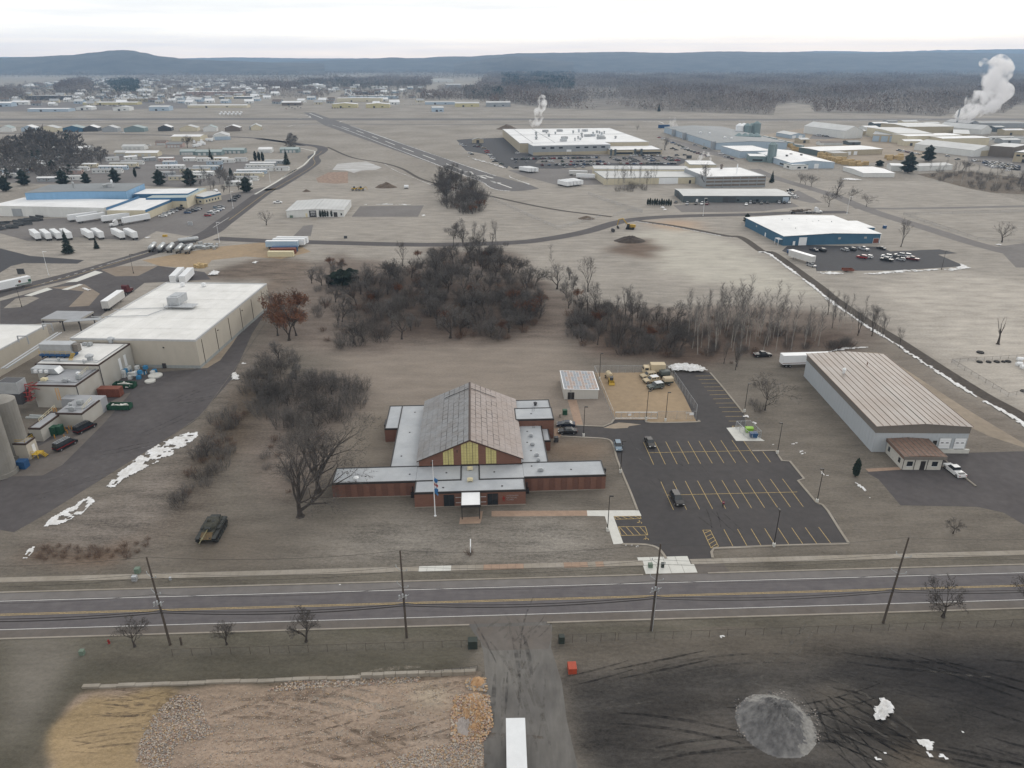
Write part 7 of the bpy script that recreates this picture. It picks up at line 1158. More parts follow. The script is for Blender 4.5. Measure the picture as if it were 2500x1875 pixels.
w1_, w7, d7 = bld('', '', '', ('T3', 345,1020,0), ('T3', 985,1006,0), ('T3', 340,918,9.3), 9.3,0, 'y', 'wall_grey', 'roof_white', 'white_metal', root=wf, feats=[('window', 'f', f, 4.0,6.2,7.6, 'glass') for f in (.11,.22,.33,.55,.66,.77,.88)]+[('roller_door', 'f', .43,4.8,.1,5.0, 'white_metal', 'white_metal'), ('door', 'f', .25,2.4,.1,2.4, 'dark_metal')]); MB().box(-.05, w7+.05,-.1,-.01,0,3.0).build('plinth', 'wall_tan', w1_)
w8_, w9, d9 = bld('', '', '', ('T3', 985,975,5), ('T3', 1418,970,5), ('T3', 990,940,5), 5,0, 'y', 'wall_tan', 'roof_white', 'dark_trim', root=wf, feats=[('window_band', 'f', .10,18,.9,2.8, 'glass'), ('window_band', 'f', .62,19,.9,2.8, 'glass'), ('entrance', 'f', .50,5,.1,3.6, 'dark_metal')]); [MB().box(w9*f, w9*f+2,-1.2,-.02,0,6).build('pylon', 'wall_slate', w8_) for f in (.0,.08,.46,.58)]
bld('yard_shed', 'small tan gabled shed with dark doorway by the factory car park', 'shed', ('T2', 1885,918,0), ('T2', 1975,916,0), ('T2', 1878,885,4), 4,1.6, 'y', 'wall_tan', 'roof_grey', feats=[('doorway', 'f', .35,3.4,.1,3.4, 'dark_metal')])
gf, w_, d_ = bld('grey_blue_factory', 'long grey blue factory with flat slate roof and grain bins behind', 'factory', ('B4', 780,185,0), ('B4', 1480,420,0), ('B4', 1540,100,7), 7,1.6, 'x', 'wall_sky', 'roof_slate', feats=[('door', 'f', f, 2.5,.1,3, 'wall_grey') for f in (.2,.35,.5,.62,.8)]); [MB().box(w_*f, w_*f+4,-4,-.1,0,8.5).build('duct_tower', 'wall_grey', gf) for f in (.24,.46,.97)]; [roof_unit(gf, w_*f, d_*g, 7.6,3,2,1.8, 'white_metal') for f, g in ((.5,.2), (.55,.3), (.8,.3), (.85,.35))]
def gbin(p, R_, H_, mat, lb): r = thing('grain_bin', lb, 'silo', G(*p)); MB().lathe([(R_, 0), (R_, H_)], n=14).build('shell', mat, r); MB().lathe([(R_*1.03, H_), (R_*.25, H_+R_*.55), (.1, H_+R_*.6)], n=14).build('cone_roof', mat, r); MB().box(R_*.9, R_*1.1,-.3,.3,0, H_).build('ladder', 'grey_metal', r)
for i, x in enumerate((1785,1840,1890,1950,2015)): gbin(('B4', x, 245-(i % 2)*4), 4.6,13.5 if i < 4 else 16, 'white_metal' if i < 2 else 'wall_teal', 'white grain bin of the back row' if i < 2 else 'grey green grain bin of the back row')
for x in (1780,1862,1940,2015): gbin(('B4', x, 335), 5.2,8.5, 'wall_teal', 'broad grey green grain bin of the front row')
for o in [o for o in sc.objects if o.name.startswith('grain_bin') and o.parent is None]: o['group'] = 'grain bins behind the factory'
wb, w_, d_ = bld('white_roof_hall', 'white roofed metal hall with pale ribbed side next to grain bins', 'factory', ('B4', 1540,455,0), ('B4', 1800,532,0), ('B4', 1870,335,6.5), 6.5,0, 'y', 'wall_sky', 'roof_white', 'grey_metal'); bld('', '', '', ('B4', 1925,580,0), ('B4', 2160,585,0), ('B4', 1920,470,5), 5,0, 'y', 'wall_teal', 'roof_white', 'wall_teal', root=wb, feats=[('window_band', 'f', .2,9,1,2.4, 'glass')])
tg, w_, d_ = bld('teal_gable_factory', 'white gabled factory with teal office front and silo tower', 'factory', ('B5', 395,705,5), ('B5', 985,700,5), ('B5', 60,540,5), 5,1.8, 'y', 'wall_sky', 'roof_white', feats=[('roller_door', 'f', .54,4,.1,4, 'white_metal'), ('window_band', 'l', .75,12,1,2.4, 'glass')]); bld('', '', '', ('B5', 400,800,0), ('B5', 620,795,0), ('B5', 380,705,4), 4,0, 'y', 'wall_white', 'roof_white', 'wall_teal', root=tg, feats=[('window', 'f', .35,3,1,2.4, 'glass'), ('window', 'f', .75,2,1,2.4, 'glass'), ('window', 'l', .4,4,1,2.4, 'glass')]); [vent(tg, w_*f, d_*g, 6,1,1.6, 'dark_metal') for f, g in ((.3,.4), (.5,.5), (.7,.45), (.35,.8))]
for i, (x, y) in enumerate(((90,700), (120,705), (150,700), (105,680), (135,682))): gbin(('B5', x, y), 2.0,16, 'wall_teal', 'slim grey silo of the cluster at the gabled factory')
for o in [o for o in sc.objects if o.get('label', '').startswith('slim grey silo')]: o['group'] = 'silo cluster'; o.name = 'silo'
cf, w_, d_ = bld('low_cream_factory', 'low cream factory wing with grey flat roof behind pale trees', 'factory', ('T3', 850,1130,6.5), ('T3', 1650,1135,6.5), ('T3', 825,1103,6.5), 6.5,0, 'y', 'wall_cream', 'roof_pale', 'pale_trim'); bld('', '', '', ('T7', 940,120,5), ('T7', 1730,108,5), ('T7', 870,60,5), 5,0, 'y', 'wall_cream', 'roof_pale', 'grey_metal', root=cf, feats=[('wall_panel', 'f', .57,15,.1,4.6, 'white_metal'), ('door', 'f', .89,1.6,.1,2.6, 'dark_trim')]); bld('', '', '', ('B4', 1125,618,8), ('B4', 1490,622,8), ('B4', 960,560,8), 8,0, 'y', 'wall_cream', 'roof_white', 'grey_metal', root=cf)
bs, w_, d_ = bld('brown_band_factory', 'boxy factory with grey and brown banded wall and white roof', 'factory', ('B4', 1350,785,8), ('B4', 2155,770,8), ('B4', 1140,668,8), 8,0, 'y', 'wall_grey', 'roof_white', 'grey_metal'); [MB().box(0, w_, -.12,-.01, z, z+1.3).build('wall_band', 'wall_brown', bs) for z in (1.2,3.8,6.2)]; [MB().box(w_*i/7, w_*i/7+.3,-.25,-.01,0,7.8).build('column', 'wall_grey', bs) for i in range(8)]; vent(bs, w_*.66, d_*.35,8,.3,7, 'white_metal', 'mast'); vent(bs, w_*.6, d_*.85,8,.9,4, 'wall_brown', 'roof_stack')
lg, w_, d_ = bld('long_grey_building', 'long slate grey building with pale roof and cars along its front', 'building', ('T7', 1590,322,0), ('T8', 405,300,0), ('T7', 1475,208,4.4), 4.4,.8, 'x', 'wall_slate', 'roof_pale', feats=[('roller_door', 'f', .37,4,.1,3.6, 'wall_dark'), ('roller_door', 'f', .43,4.4,.1,3.6, 'wall_dark'), ('roller_door', 'f', .93,4,.1,3.6, 'wall_sky'), ('door', 'f', .12,1.4,.1,2.4, 'white_metal'), ('window', 'f', .2,1.8,1,2.2, 'glass'), ('window', 'f', .5,1.8,1,2.2, 'glass'), ('window', 'f', .68,1.8,1,2.2, 'glass'), ('doorway', 'l', .3,5,.1,3.4, 'dark_metal'), ('doorway', 'l', .55,3,.1,3, 'wall_dark')])
bld('white_shed', 'low white shed with snowy roof on the field edge', 'shed', ('T8', 968,103,0), ('T8', 1210,103,0), ('T8', 905,20,3.4), 3.2,.8, 'x', 'wall_white', 'roof_white'); bld('long_white_barn', 'long low white barn behind the big pine', 'shed', ('B6', 585,935,0), ('B6', 1100,915,0), ('B6', 590,800,4), 4,1.2, 'x', 'wall_white', 'roof_pale', depth=16); bld('grey_shed', 'plain pale shed left of the big pine', 'shed', ('B6', 150,930,0), ('B6', 330,935,0), ('B6', 170,805,4), 4.5,1.0, 'x', 'wall_white', 'roof_white', depth=14)
tb_, w_, d_ = bld('tan_flat_shop', 'tan workshop with dark green gable end and white flat roof', 'building', ('B5', 785,545,5), ('B5', 1635,518,5), ('B5', 620,492,5), 5,.5, 'x', 'wall_tan', 'roof_white', feats=[('roller_door', 'f', .44,4,.1,3.6, 'white_metal'), ('roller_door', 'f', .54,4,.1,3.6, 'white_metal')]); MB().box(-.1,0,0, d_, 0,5).build('end_wall', 'wall_green', tb_); bld('tan_annex', 'small tan annex before the tan workshop', 'building', ('B5', 960,640,0), ('B5', 1160,635,0), ('B5', 790,540,4.6), 4.6,0, 'y', 'wall_tan', 'roof_grey'); bld('storage_units', 'white storage garage row with brown roof', 'garage', ('B5', 790,470,0), ('B5', 1090,468,0), ('B5', 790,420,3), 3,1.4, 'x', 'wall_white', 'roof_brown', depth=11, feats=[('garage_door', 'f', .16+.14*i, 3.6,.1,2.6, 'roof_pale') for i in range(6)])
bs2, w_, d_ = bld('blue_shed', 'pale blue gabled shed with two white garage doors', 'shed', ('B5', 385,380,0), ('B5', 580,376,0), ('B5', 275,292,4.4), 4.4,2.0, 'y', 'wall_sky', 'roof_pale', depth=34, feats=[('garage_door', 'f', .1,5,.1,3.6, 'white_metal'), ('garage_door', 'f', .55,5,.1,3.6, 'white_metal')])
ml, w_, d_ = bld('saw_mill', 'huge tan mill complex of connected sheds behind a row of cars', 'factory', ('B5', 1480,415,0), ('B5', 1830,430,0), ('B5', 1130,270,8), 8,0, 'y', 'wall_tan', 'roof_slate', depth=95, feats=[('open_bay', 'f', .02+.33*i, 7,.1,6.5, 'wall_sky') for i in range(3)])
for A, B, C, h, ri, ax, wl_, rf in ((('B5', 1130,275,9), ('B5', 1370,268,9), ('B5', 815,200,9), 9,5, 'y', 'wall_white', 'roof_pale'), (('B5', 1840,310,10), ('B5', 2320,312,10), ('B5', 1600,225,10), 10,1, 'x', 'wall_cream', 'roof_pale'), (('B6', 420,395,9), ('B6', 1255,380,9), ('B6', 290,360,9), 9,.5, 'x', 'wall_cream', 'roof_white'), (('B6', 960,432,8), ('B6', 1685,420,8), ('B6', 930,398,8), 8,.5, 'x', 'wall_cream', 'roof_white'), (('B6', 420,250,10), ('B6', 1130,245,10), ('B6', 270,190,10), 10,1, 'x', 'wall_tan', 'roof_pale'), (('B6', 1120,350,6), ('B6', 1380,360,6), ('B6', 1110,290,6), 6,0, 'y', 'wall_tan', 'roof_pale')): bld('', '', '', A, B, C, h, ri, ax, wl_, rf, root=ml)
bld('long_white_warehouse', 'long white barrel ridged warehouse with tan sliding door', 'warehouse', ('B6', 1425,715,0), ('B6', 1765,692,0), ('B6', 690,505,6), 6,4, 'y', 'wall_white', 'roof_pale', feats=[('sliding_door', 'f', .32,17,.1,5.4, 'wall_tan')], over=.2)
tk_, w_, d_ = bld('tan_office_block', 'tan block with strip of dark windows at the mill car park', 'office', ('B6', 2030,790,0), ('B6', 2500,830,0), ('B6', 2090,560,9), 9,0, 'y', 'wall_tan', 'roof_white', 'wall_slate', feats=[('window', 'f', .08+.2*i, 3,5.2,6.8, 'glass') for i in range(4)]+[('door', 'f', .3,3,.1,3, 'dark_metal')]); bld('grey_plant_block', 'grey windowless plant block behind the tan office', 'factory', ('B6', 1650,700,0), ('B6', 2020,730,0), ('B6', 1670,500,10), 10,0, 'y', 'wall_brown', 'roof_pale', depth=40); bld('long_gable_hall', 'long pale gabled hall at the far end of the mill', 'factory', ('B6', 1540,370,0), ('B6', 1700,360,0), ('B6', 1560,330,6), 6,5, 'y', 'wall_white', 'roof_pale', depth=60); bld('mill_office', 'low pale office with white roof at the mill', 'office', ('B6', 1680,460,0), ('B6', 2060,455,0), ('B6', 1660,400,4), 4,0, 'y', 'wall_white', 'roof_white', feats=[('window', 'f', .1+.2*i, 3,1,2.4, 'glass') for i in range(5)]); bld('slate_roof_shed', 'grey sloped roof shed beyond the smoking chimney', 'shed', ('B6', 980,235,0), ('B6', 1340,265,0), ('B6', 1000,170,7), 6,3, 'x', 'wall_grey', 'roof_grey', depth=24); bld('flat_grey_shed', 'wide flat grey shed right of the sloped roof shed', 'shed', ('B6', 1420,265,0), ('B6', 2250,265,0), ('B6', 1330,190,6), 6,1, 'x', 'wall_grey', 'roof_slate', depth=40)
ch = thing('mill_chimney', 'tall thin steel chimney with white steam at the mill', 'chimney', G('B6', 1150,285)); MB().lathe([(1.3,0), (1.1,26)], n=10).build('stack', 'wall_grey', ch); MB().lathe([(1.25,26), (1.25,26.8)], n=10).build('rim', 'grey_metal', ch)
EB = [('B5', 1240,1400,335,5), ('B5', 1380,1560,300,7), ('B5', 1700,1830,205,6), ('B5', 1900,2100,230,8), ('B5', 1500,1700,255,8), ('B6', 300,420,330,6), ('B6', 700,900,290,8), ('B6', 860,1000,330,7), ('B6', 1230,1330,330,9), ('B6', 1750,1900,330,6), ('B6', 1900,2200,380,6), ('B6', 2060,2250,500,5), ('B6', 1880,2150,510,4), ('B6', 360,650,545,5), ('B5', 1170,1330,465,3), ('B5', 520,640,440,4), ('B4', 1850,2000,300,6)]
for k, (t, a, b, y, h_) in enumerate(EB): bld('mill_shed', '%s walled small shed squeezed into the crowded mill yard' % ('tan', 'white', 'grey', 'cream', 'slate')[k % 5], 'shed', (t, a, y, 0), (t, b, y-2,0), (t, a, y-30,0), h_, 1.2, 'x', ('wall_tan', 'wall_white', 'wall_grey', 'wall_cream', 'wall_slate')[k % 5], ('roof_pale', 'roof_white', 'roof_slate')[k % 3], depth=14, feats=[('door', 'f', .3,3,.1,3, 'dark_metal')], group='small sheds of the mill yard')
HG = [('T1', 0,100,825, 'wall_white', 'pale blue white'), ('T1', 180,295,822, 'wall_sky', 'blue grey'), ('T1', 320,485,825, 'wall_cream', 'cream'), ('T1', 525,690,824, 'wall_blue', 'deep blue'), ('T1', 697,815,822, 'wall_dark', 'black walled'), ('T1', 850,978,825, 'wall_grey', 'steel grey'), ('T1', 1032,1200,825, 'wall_teal', 'wide teal grey'), ('T1', 1315,1425,818, 'wall_dark', 'charcoal'), ('T1', 1495,1640,821, 'wall_cream', 'cream with greenish roof'), ('T1', 1690,1800,822, 'wall_white', 'white'), ('T1', 1870,1995,820, 'wall_brown', 'brown grey'), ('T1', 2085,2175,810, 'wall_tan', 'small tan'), ('T2', 45,130,812, 'wall_cream', 'last cream')]
for i, (t, a, b, y, wl_, nm) in enumerate(HG): bld('aircraft_hangar', '%s gabled aircraft hangar in the row by the airfield' % nm, 'hangar', (t, a, y, 0), (t, b, y-2,0), (t, a, y-40,0), 4.6,3.2, 'y', wl_, ('roof_greenish', 'roof_white', 'roof_pale')[i % 3], depth=17, feats=[('hangar_door', 'b', .15,14,.1,4.2, 'wall_grey')], group='hangars by the airfield')
bld('hangar', 'pale blue gabled hangar across the road from the hangar row', 'hangar', ('B2', 780,290,0), ('B2', 985,285,0), ('B2', 800,230,5), 5,3, 'y', 'wall_white', 'roof_pale', depth=26, feats=[('hangar_door', 'f', .1,18,.1,4, 'wall_sky')]); bld('white_shed', 'white roofed double shed behind the dark bare tree', 'shed', ('B2', 215,300,0), ('B2', 610,300,0), ('B2', 230,235,5), 5,1.4, 'x', 'wall_cream', 'roof_white', depth=22)
FB = [('T1', 230,570,657,5, 'wall_sky', 'roof_white', 'long low blue white airfield building with snow about'), ('T1', 635,762,643,5, 'wall_white', 'roof_white', 'small white gabled shed beyond the airfield apron'), ('T1', 940,1075,650,6, 'wall_white', 'roof_pale', 'white gabled hangar facing the apron'), ('T1', 1240,1405,650,7, 'wall_sky', 'roof_pale', 'pale blue hangar facing the apron'), ('T1', 1560,2050,625,5, 'wall_cream', 'roof_white', 'very long cream shed with white roof'), ('T1', 690,1140,600,5, 'wall_yellow', 'roof_white', 'long yellowish shed behind the apron'), ('T1', 935,1245,573,7, 'wall_tan', 'roof_white', 'tan warehouse with white roof at the town edge'), ('T1', 1550,2020,520,9, 'wall_rose', 'roof_white', 'large school like block with white roof'), ('T1', -40,95,615,7, 'wall_sky', 'roof_white', 'blue white warehouse at the left town edge'), ('T1', 95,235,600,6, 'wall_white', 'roof_white', 'white warehouse beside the blue one'), ('T1', 215,560,560,9, 'wall_dark', 'roof_grey', 'dark hall with grey roof in the town'), ('T1', 1820,2110,548,4, 'wall_slate', 'roof_white', 'long dark shed with white roof lorries'),
 ('T2', 720,925,625,7, 'wall_yellow', 'roof_white', 'pale yellow hall left of its twin'), ('T2', 1000,1195,625,7, 'wall_yellow', 'roof_white', 'pale yellow hall right of its twin'), ('T2', 760,1130,575,8, 'wall_cream', 'roof_white', 'long hall behind the yellow twins'), ('T2', 300,460,605,6, 'wall_brown', 'roof_white', 'brown shed with white roof by parked cars'), ('T2', 470,660,465,11, 'wall_white', 'roof_white', 'white hall among dark trees'), ('T2', 1740,1940,617,7, 'wall_yellow', 'roof_pale', 'mustard yellow shed by the airfield'), ('T2', 1550,1645,657,7, 'wall_sky', 'roof_pale', 'grey blue shed alone on the airfield edge'), ('T2', 2000,2200,615,8, 'wall_grey', 'roof_pale', 'grey flat shed at the forest edge'), ('T2', 1490,1740,597,5, 'wall_sky', 'roof_pale', 'long blue grey shed row'), ('T2', 1545,1725,412,12, 'wall_white', 'roof_white', 'white quarry hall on the hill'), ('T2', 1665,1790,462,12, 'wall_grey', 'roof_pale', 'grey quarry building on the hill'), ('T2', 850,1260,548,6, 'wall_sky', 'roof_pale', 'long grey blue shed in the far town'), ('T2', 820,1100,512,6, 'wall_slate', 'roof_slate', 'dark low block in the far town'), ('T2', 1060,1130,470,8, 'wall_white', 'roof_white', 'white gabled house at the end of the street'), ('T2', 1900,2010,465,8, 'wall_rose', 'roof_red', 'red brown quarry shed')]
for t, a, b, y, h, wl_, rf, lb in FB: bld('far_building', lb, 'building', (t, a, y, 0), (t, b, y-1,0), (t, a, y-30,0), h, 2.2 if b-a < 230 else .8, 'y' if 'gabled' in lb or 'hall' in lb else 'x', wl_, rf, depth=26, feats=[('door', 'f', .3,4,.1,3.5, 'dark_metal'), ('window', 'f', .65,4,1.5,3, 'glass')])
# mobile homes
HM = [('B1', -120,235,800), ('B1', 0,355,735), ('B1', 60,495,690), ('B1', 160,645,650), ('B1', 330,755,618), ('B1', 760,970,565), ('B1', 930,1105,520), ('B1', 90,230,580), ('B1', 350,560,545), ('B1', 900,1340,660), ('B1', 760,1230,705), ('B1', 830,1100,745), ('B1', 510,770,850), ('B1', 850,1095,830), ('B1', 1200,1690,735), ('B1', 1330,1720,690), ('B1', 1470,1860,650), ('B1', 1440,1615,570), ('B1', 1690,1860,555), ('B1', 1940,2115,570), ('B1', 1640,1925,620), ('B2', -20,410,680), ('B2', 480,915,690), ('B2', 240,810,725), ('B2', 400,780,770), ('B2', 460,690,810), ('B2', 0,250,775), ('B2', 370,535,575), ('B2', 570,710,580), ('B2', 690,890,620), ('B2', 790,980,575), ('B2', 930,1020,595), ('B2', 1070,1220,580), ('B2', 1280,1620,640), ('B2', 1220,1590,670), ('B2', 1190,1610,710), ('B2', 1070,1520,745), ('B2', 1060,1445,785), ('B2', 960,1380,840), ('B2', 940,1290,905), ('B2', 1480,1790,610), ('B2', 1640,1770,705), ('B2', 45,240,575), ('B2', 100,260,625), ('B2', 180,480,830)]
HW = ['wall_white', 'wall_sky', 'wall_cream', 'wall_white', 'wall_white', 'wall_grey', 'wall_white']; rg = random.Random(9)
WN = dict(wall_white='white', wall_sky='pale blue', wall_cream='cream', wall_grey='grey', wall_rose='rusty red', wall_brown='brown')
for i, (t, a, b, y) in enumerate(HM):
 wl_ = HW[i % 7]
 if (t, a) in (('B1', 830), ('B2', 45)): wl_ = 'wall_rose'
 A = Vector(G(t, a, y)); B = Vector(G(t, b, y)); L_ = min((B-A).length, 24); mid = (A+B)/2; small = L_ < 13; d_ = 4.4 if not small else 6; rf = ('roof_white', 'roof_pale', 'roof_grey')[i % 3]; an = R(3)+rg.uniform(-.05,.05)+(R(35) if t == 'B1' and small else 0)
 if small: L_ = max(L_*.9,11)
 r = thing('mobile_home', '%s mobile home with %s roof in the trailer park' % (WN[wl_], dict(roof_white='snow white', roof_pale='pale', roof_grey='grey')[rf]), 'mobile home', tuple(mid-Vector((math.cos(an)*L_/2, math.sin(an)*L_/2))), an, 'mobile homes of the trailer park')
 gable(r, L_, d_, 2.9,.7, wl_, rf, 'x', .2)
 for k in range(max(2, int(L_/4))): onwall(r, 'window', 'glass', 'f', L_, d_, 1.2+k*3.6,1.1,1.2,2.1,.05, frame_mat='white_metal') if 1.2+k*3.6+1.2 < L_ else None
 onwall(r, 'end_window', 'glass', 'r', L_, d_, d_*.35,1.2,1.2,2.2,.05); onwall(r, 'door', 'wall_brown', 'f', L_, d_, L_*.45,.9,.5,2.3,.06)
SH_ = [('B2', 330,530,490, 'roof_greenish'), ('B2', 540,890,495, 'roof_greenish'), ('B2', 900,1195,470, 'roof_greenish'), ('B2', 1390,1570,460, 'roof_white'), ('B2', 1680,1930,460, 'roof_greenish'), ('B1', 1700,2130,510, 'roof_white'), ('B1', 1550,1700,505, 'roof_pale'), ('B1', 700,1000,450, 'roof_pale'), ('B1', 1000,1220,440, 'roof_white'), ('B1', 1650,1950,420, 'roof_pale'), ('B2', 0,140,360, 'roof_brown'), ('B2', 140,360,390, 'roof_slate')]
SL = ['green grey storage garage nearest the dark bush', 'long green grey storage garage left of the spruce', 'green grey storage garage right of the spruce', 'white roofed house behind bare trees', 'pale green roofed house by the road bend', 'long cream store building by the homes', 'small blue store beside the cream one', 'grey gabled barn with slate front', 'white gabled barn beside the grey one', 'pale low shed at the corner road', 'rose brick shop with brown roof', 'dark slate garage beside the rose shop']
for (t, a, b, y, rf), lb in zip(SH_, SL): bld('storage_building', lb, 'building', (t, a, y, 0), (t, b, y-2,0), (t, a, y-30,0), 3.4,1.6, 'x', 'wall_cream' if 'cream' in lb else 'wall_rose' if 'rose' in lb else 'wall_slate' if 'slate' in lb else 'wall_teal' if 'green' in lb else 'wall_white', rf, depth=11, feats=[('garage_door', 'f', .1+.2*k, 2.6,.1,2.4, 'roof_pale') for k in range(4)])
M('house_wall', (.45,.44,.42), .8)
hs = []
for k, (rf, wl_, nm) in enumerate((('roof_white', 'wall_white', 'white'), ('roof_grey', 'wall_cream', 'cream'), ('roof_brown', 'wall_grey', 'grey'), ('roof_pale', 'wall_sky', 'pale blue'))): hs.append((MB().add([(0,0,0), (14,0,0), (14,9,0), (0,9,0), (0,0,3.4), (14,0,3.4), (14,9,3.4), (0,9,3.4), (0,4.5,6.2), (14,4.5,6.2)], [(0,1,5,4), (1,2,6,9,5), (2,3,7,6), (3,0,4,8,7)], 0).add([(-.4,-.4,3.2), (14.4,-.4,3.2), (14.4,4.5,6.3), (-.4,4.5,6.3), (14.4,9.4,3.2), (-.4,9.4,3.2)], [(0,1,2,3), (3,2,4,5)], 1).add([(3,-.05,1), (5,-.05,1), (5,-.05,2.4), (3,-.05,2.4), (8,-.05,0), (9,-.05,0), (9,-.05,2.2), (8,-.05,2.2)], [(0,1,2,3), (4,5,6,7)], 2).mesh('town_house', [wl_, rf, 'glass']), nm))
for q in scatter(Pn('T1', 0,470,200,440,700,380,1100,390,1500,400,2000,395,2200,440,2200,540,1500,560,1000,520,500,500), 250, random.Random(31), 16)+scatter(Pn('T2', 0,420,500,430,900,450,1500,470,1500,560,700,540,0,520), 60, random.Random(32), 24)+scatter(Pn('T1', 0,520,1200,530,2200,530)+Pn('T2', 600,560,1500,560,1450,610,0,590)+Pn('T1', 1500,600,600,620,0,600), 70, random.Random(33), 26):
 me, nm = rg.choice(hs); tag(ob('town_house', me, None, (*q, 0), rg.uniform(-.4,.4), rg.uniform(1.1,1.6)), '%s little house among the trees of the far town' % nm, 'house', 'houses of the far town')
for q in scatter(Pn('B2', 500,300,800,280,800,370,540,390), 9, random.Random(3), 7): me = rg.choice(hs)[0]; tag(ob('parked_camper', MB().box(-3.2,3.2,-1.2,1.2,.5,3.0).box(3.2,3.9,-.9,.9,1.2,3.0).tube((-1,-1.25,.45), (-1,1.25,.45), .45,.45,8,1).build('x', ['white_metal', 'tyre']).data, None, (*q, 0), rg.uniform(0,3)), 'white camper stored beside the dark bare tree', 'camper', 'stored campers')
for o in [o for o in sc.objects if o.name.split('.')[0] == 'x']: bpy.data.objects.remove(o)
# trailers, lorries and site machines
TRL = {}
def trl(a, b, mat, label, L_=16, group=None, z=4.05):
 l_, r_ = hd((*a, z), (*b, z)); key = (mat, L_)
 if key not in TRL: TRL[key] = trailer_proto(L_, mat)
 o = put(TRL[key], l_, r_, label, group); o['category'] = 'trailer'
 if not group and 'group' in o: del o['group']
 return o
for i, (a, b) in enumerate((((325,588), (245,530)), ((415,588), (330,530)), ((500,585), (415,528)), ((585,580), (500,528)), ((765,578), (675,528)), ((850,575), (760,525)), ((1018,572), (930,530)), ((1125,572), (1035,530)))): trl(('T5', *a), ('T5', *b), 'white_metal', 'white semi trailer in the slanted row by the spruces', 14.5, 'slanted row of white trailers')
for a, b, lb in (((545,428), (815,393), 'white semi trailer closest to the factory wall'), ((620,440), (872,400), 'white semi trailer second from the factory wall'), ((800,440), (1115,398), 'white semi trailer left of the lorry at the factory')): trl(('T5', *a), ('T5', *b), 'white_metal', lb, 16)
trl(('T5', 1255,408), ('T5', 990,452), 'white_metal', 'white semi trailer hitched to the white lorry tractor', 16); tractor('lorry_tractor', 'white', 'white lorry tractor before the blue trimmed factory', *hd(('T5', 1010,512), ('T5', 915,525))); tractor('lorry_tractor', 'white', 'white lorry tractor at the corner of the factory office', *hd(('T5', 1770,252), ('T5', 1830,258)))
gl_ = trl(('T5', -130,1010), ('T5', 235,930), 'white_metal', 'white lorry trailer with green stripes driving on the road', 17); M('stripe_green', (.03,.10,.06), .5); [MB().box(2.5,8.4,-1.31,-1.292, z, z+.16).build('stripe', 'stripe_green', gl_) for z in (1.25,1.5,1.75)]; MB().lathe([(.55,-.01), (.55,.01)], (4.0,-1.3,2.9), 14, axis='y').build('logo_disc', 'rust_metal', gl_); MB().box(7.2,8.4,-1.305,-1.292,2.0,3.0).build('logo_panel', 'stripe_green', gl_)
for a, b, lb in (((1415,945), (1515,845), 'white semi trailer left at the plant dock'), ((1490,952), (1597,845), 'white semi trailer right at the plant dock')): trl(('T5', *a), ('T5', *b), 'white_metal', lb, 14.5)
trl(('T5', 850,1150), ('T5', 1010,1040), 'trailer_grey', 'grey trailer with red lettering beside the plant wall', 14.5); tractor('lorry_tractor', 'maroon', 'dark red lorry tractor at the plant wall', *hd(('T5', 1020,1095), ('T5', 1090,1060)))
for a, b, m_, lb in (((145,638), (455,638), 'trailer_blue', 'pale blue trailer foremost of the stored three'), ((225,620), (490,622), 'white_metal', 'white trailer in the middle of the stored three'), ((248,605), (520,608), 'white_metal', 'white trailer farthest of the stored three')): trl(('T6', *a), ('T6', *b), m_, lb, 16)
container(('T6', 190,770), ('T6', 400,770), 'cream_metal', 'cream shipping container in front of the red one', 12.2); container(('T6', 200,745), ('T6', 430,742), 'rust_metal', 'red shipping container behind the cream one', 12.2); container(('T6', 210,730), ('T6', 445,726), 'bin_blue', 'blue shipping container behind the red one', 12.2)
trl(('T8', 565,705), ('T8', 440,668), 'trailer_grey', 'grey white trailer beside the blue hall car park', 14.5); tu_ = trl(('U4', 340,262), ('U4', 690,252), 'white_metal', 'white trailer with red stripe parked behind the warehouse', 15); MB().box(-7.6,7,-1.31,-1.292,1.5,1.65).build('stripe', 'rust_metal', tu_)
for a, b in (((930,640), (1085,668)), ((975,636), (1135,668)), ((1025,634), (1190,668))): trl(('B3', *a), ('B3', *b), 'white_metal', 'white trailer in the group of three at the factory lot', 14.5, 'three trailers by the factory lot')
for a, b in (((1455,820), (1600,855)), ((1500,812), (1650,850)), ((1545,806), (1700,845)), ((1590,800), (1750,840)), ((1635,798), (1790,836))): trl(('B3', *a), ('B3', *b), 'white_metal', 'white trailer in the tight row behind the pale trees', 13, 'tight row of five trailers')
trl(('B3', 1690,738), ('B3', 1960,748), 'white_metal', 'single white trailer beside the cream factory', 15); trl(('B3', 1580,695), ('B3', 1870,705), 'trailer_grey', 'old office trailer with small windows in the gravel yard', 15)
for a, b, m_, lb in (((1395,775), (1468,775), 'bin_blue', 'bright blue container behind the grey blue factory'),): container(('T3', a[0], 792), ('T3', b[0], 792), m_, lb, 16,4.5)
for i, (t, x0, x1, y) in enumerate((('B5', 10,95,400), ('B5', 100,200,420), ('B5', 205,320,455), ('B5', 315,420,480), ('B5', 420,560,520))):
 l_, r_ = hd((t, x0, y-15), (t, x1, y+8)); r = thing('rail_wagon', 'grey hopper wagon in the train beside the mill yard', 'rail wagon', l_, r_, 'hopper wagons beside the mill'); MB().sweep([(-6.5,1.3), (-7.5,2.2), (-7.5,4.2), (7.5,4.2), (7.5,2.2), (6.5,1.3)], -1.5,1.5).build('hopper', 'wall_teal', r); MB().box(-7.3,7.3,-1,1,4.2,4.4).build('roof_walk', 'roof_pale', r); MB().box(-8,8,-.6,.6,.9,1.3).build('frame', 'dark_metal', r); wheels(r, (-6,-4.6,4.6,6), (-.75,.75), .45,.15)
